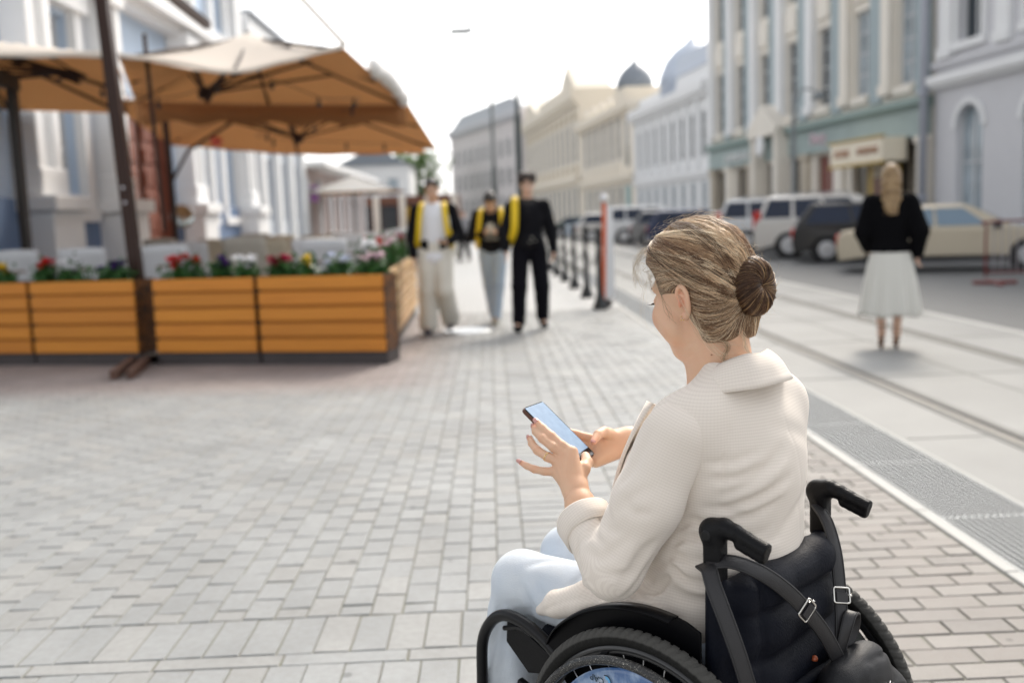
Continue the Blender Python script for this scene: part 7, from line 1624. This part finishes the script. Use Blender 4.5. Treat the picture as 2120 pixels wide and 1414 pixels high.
# push handles
for s in (1, -1):
    y = s*.207; v = Vol((-.27, y-.05, .70), (-.06, y+.05, .90), .0022)
    v.rbox((-.118, y, .775), (.019, .016, .042), .006); v.ell((-.114, y, .822), (.027, .017, .028), None, .008); v.cap((-.112, y, .826), (-.138, y, .836), .0225, .019, .01)
    v.chain([A(-.135, y, .836), A(-.160, y, .832), A(-.182, y, .825), A(-.226, y, .810)], [.0175, .015, .0135, .0142], .006)
    for q in range(4): x = -.172-.014*q; v.cap((x, y, .8125-.0047*q), (x-.002, y, .8122-.0047*q), .0125, None, .005)
    for q in range(9): x = -.182-.0042*q; v.crease([(x, y-.014, .829-.0016*q), (x, y, .8395-.0017*q), (x, y+.014, .829-.0016*q)], .0013, .0016)
    v.crease([(-.150, y+s*.012, .852), (-.165, y+s*.019, .835), (-.185, y+s*.014, .815)], .0016, .0018)
    v.rbox((-.253, y, .79), (.030, .05, .06), .002, (0, -14, 0), .002, 's')
    h_ = vol_mesh('push_handle', v, m_plas, WCH); h_.location.z = -.012 if s > 0 else -.030
    mb = MB(); mb.lathe([(0, 0), (.0105, 0), (.0105, .002), (.008, .0032), (0, .0032)], (-.112, y+s*.0205, .822), 20, Matrix.Rotation(R_(-90*s), 3, 'X')); mb.build('pivot_cap', m_frm, h_)
    for q in (-.104, -.132):
        mb = MB(); mb.lathe([(0, 0), (.0045, 0), (.0045, .0012), (0, .0016)], (q, y+s*.0185, .752), 12, Matrix.Rotation(R_(-90*s), 3, 'X')); mb.build('bolt', m_bolt, h_)

# ================================================================== LEATHER BAG HUNG OVER THE BACKREST
m_lea = mat('black_leather', (.007, .007, .009), .5, bump=(420, .3), spec=.3, noise=(14, .5, (.03, .03, .033))); m_strap = mat('strap_leather', (.020, .019, .021), .45, bump=(500, .25)); m_sil = mat('silver_buckle', (.72, .70, .66), .2, metal=1); m_stc = mat('stitching', (.01, .01, .011), .8)
BAG = thing('handbag', 'black leather bag hanging by its straps behind the wheelchair backrest', 'bag', CO, CR)
v = Vol((-.38, -.30, .12), (-.15, .14, .58), .0045)
v.ell((-.262, -.085, .34), (.062, .155, .175), None, .02); v.rbox((-.262, -.085, .30), (.055, .15, .14), .045, None, .04); v.cap((-.25, -.02, .48), (-.25, -.14, .485), .03, .028, .05)
v.crease([(-.30, -.23, .40), (-.325, -.14, .45), (-.31, -.03, .485)], .005, .009); v.crease([(-.22, -.22, .43), (-.26, -.15, .475), (-.275, -.06, .50)], .006, .006)
for k in range(14): yy = U(-.2, .03); zz = U(.36, .5); v.crease([(-.30, yy-.02, zz), (-.305, yy+U(-.01, .01), zz+U(-.01, .02)), (-.30, yy+.025, zz+U(-.01, .015))], .007, U(-.004, .0045))
bag_ = vol_mesh('bag', v, m_lea, BAG)
mb = MB()
for o in (-.008, .0, .008): mb.tube(spline([(-.272+o, -.235, .30), (-.285+o, -.215, .39), (-.30+o, -.14, .448), (-.315+o, -.09, .44)], 18), .0022, 6)
mb.build('zip_piping', m_strap, BAG, smooth=True)
mb = MB(); mb.tube(spline([(-.272, -.240, .30), (-.288, -.219, .392), (-.303, -.142, .453), (-.318, -.09, .444)], 30), .0016, 6); mb.build('zip', m_sil, BAG)
def ribbon(name, pts, nrm, w, th=.0032, m=None, n=36, parent=None, stitch=True):
    P = [A(*p) for p in spline(pts, n)]; Nn = [A(*q) for q in spline(nrm, n)]; k = len(P); V = []
    sec = [(-1, -1), (-1, 0), (-1, 1), (-.93, 1.5), (0, 1.7), (.93, 1.5), (1, 1), (1, 0), (1, -1), (.9, -1.3), (0, -1.3), (-.9, -1.3)]
    SS = []
    for i in range(k):
        t = P[min(i+1, k-1)]-P[max(i-1, 0)]; t /= np.linalg.norm(t); nn = Nn[i]-t*(Nn[i]@t); nn /= np.linalg.norm(nn); s = np.cross(t, nn); SS.append((s, nn)); V.append([tuple(P[i]+s*a*w/2+nn*b*th/2) for a, b in sec])
    mb = MB(); mb.grid(V, closed=True); mb.add(V[0], [tuple(range(len(sec)))]); mb.add(V[-1], [tuple(range(len(sec)))]); o = mb.build(name, m or m_strap, parent or BAG, smooth=True)
    if stitch:
        mb = MB()
        for e in (-.80, .80): mb.tube([tuple(P[i]+SS[i][0]*e*w/2+SS[i][1]*th*.80) for i in range(k)], .0006, 4)
        mb.build('stitching', m_stc, o)
    return P, SS
CN = (-.75, .55, .30)
ribbon('strap', [(-.100, .222, .752), (-.125, .240, .752), (-.145, .256, .730), (-.168, .262, .690), (-.195, .258, .62), (-.215, .245, .54), (-.23, .21, .46), (-.25, .1, .40)], [(-.3, .5, .9), (-.6, .7, .5), (-.7, .7, .2), (-.75, .65, .1), (-.75, .6, .2), (-.75, .6, .2), (-.8, .5, .2), (-.9, .3, .2)], .030)
P1, S1_ = ribbon('strap', [(-.112, .228, .755), (-.150, .208, .764), (-.188, .170, .742), (-.212, .115, .696), (-.226, .055, .636), (-.234, .000, .574), (-.240, -.045, .508)], [(-.1, .4, .95), (-.4, .4, .85), (-.7, .45, .5), CN, CN, CN, CN], .030)
P2, S2_ = ribbon('strap', [(-.118, -.190, .770), (-.155, -.165, .745), (-.190, -.130, .70), (-.214, -.100, .635), (-.228, -.078, .575), (-.238, -.054, .508)], [(-.5, .2, .8), (-.8, .5, .3), (-.85, .55, .1), (-.85, .5, .15), (-.85, .5, .15), (-.85, .5, .15)], .028)
ribbon('grab_loop', [(-.226, -.052, .485), (-.236, -.058, .53), (-.242, -.073, .575), (-.240, -.098, .592), (-.236, -.120, .575), (-.232, -.122, .545), (-.226, -.098, .512), (-.222, -.075, .495)], [(-.9, .35, .2), (-.85, .4, .3), (-.6, .4, .7), (-.2, .1, 1), (.4, -.5, .6), (.7, -.7, 0), (.6, -.5, -.6), (.4, -.3, -.8)], .024)
def buckle(P, S, f, w, nm='buckle'):
    i = int(f*(len(P)-1)); c = P[i]; s, n = S[i]; t = P[i+1]-P[i-1]; t /= np.linalg.norm(t); hw = w/2+.004; hl = .015; q = []
    for cx, cy, a0 in ((hw, hl, 0), (-hw, hl, 90), (-hw, -hl, 180), (hw, -hl, 270)):
        for k in range(4): a = R_(a0+30*k); q.append(tuple(c+s*(cx+.004*(math.cos(a)-np.sign(cx)))+t*(cy+.004*(math.sin(a)-np.sign(cy)))+n*.0045))
    q.append(q[0]); q.append(q[1]); mb = MB(); mb.tube(q, .0021, 7, caps=False); mb.tube([tuple(c-s*hw+n*.005), tuple(c-s*(hw+.004)+n*.005)], .003, 8); mb.tube([tuple(c-s*hw-t*.001), tuple(c+s*hw-t*.001)], .0016, 6); o = mb.build(nm, m_sil, BAG, smooth=True)
    mb = MB(); mb.obox(tuple(c+n*.0055+t*.004), (w/2-.001, .0095, .0016), np.stack([s, t, n], 1)); mb.build('keeper', m_strap, BAG, bevel=.0012)
buckle(P1, S1_, .66, .030); buckle(P2, S2_, .66, .028)
mb = MB(); mb.lathe([(0, -.006), (.006, -.004), (.007, 0), (.004, .005), (0, .006)], (-.20, -.02, .512), 10); mb.build('bead', mat('amber_bead', (.35, .08, .03), .3), BAG, smooth=True)
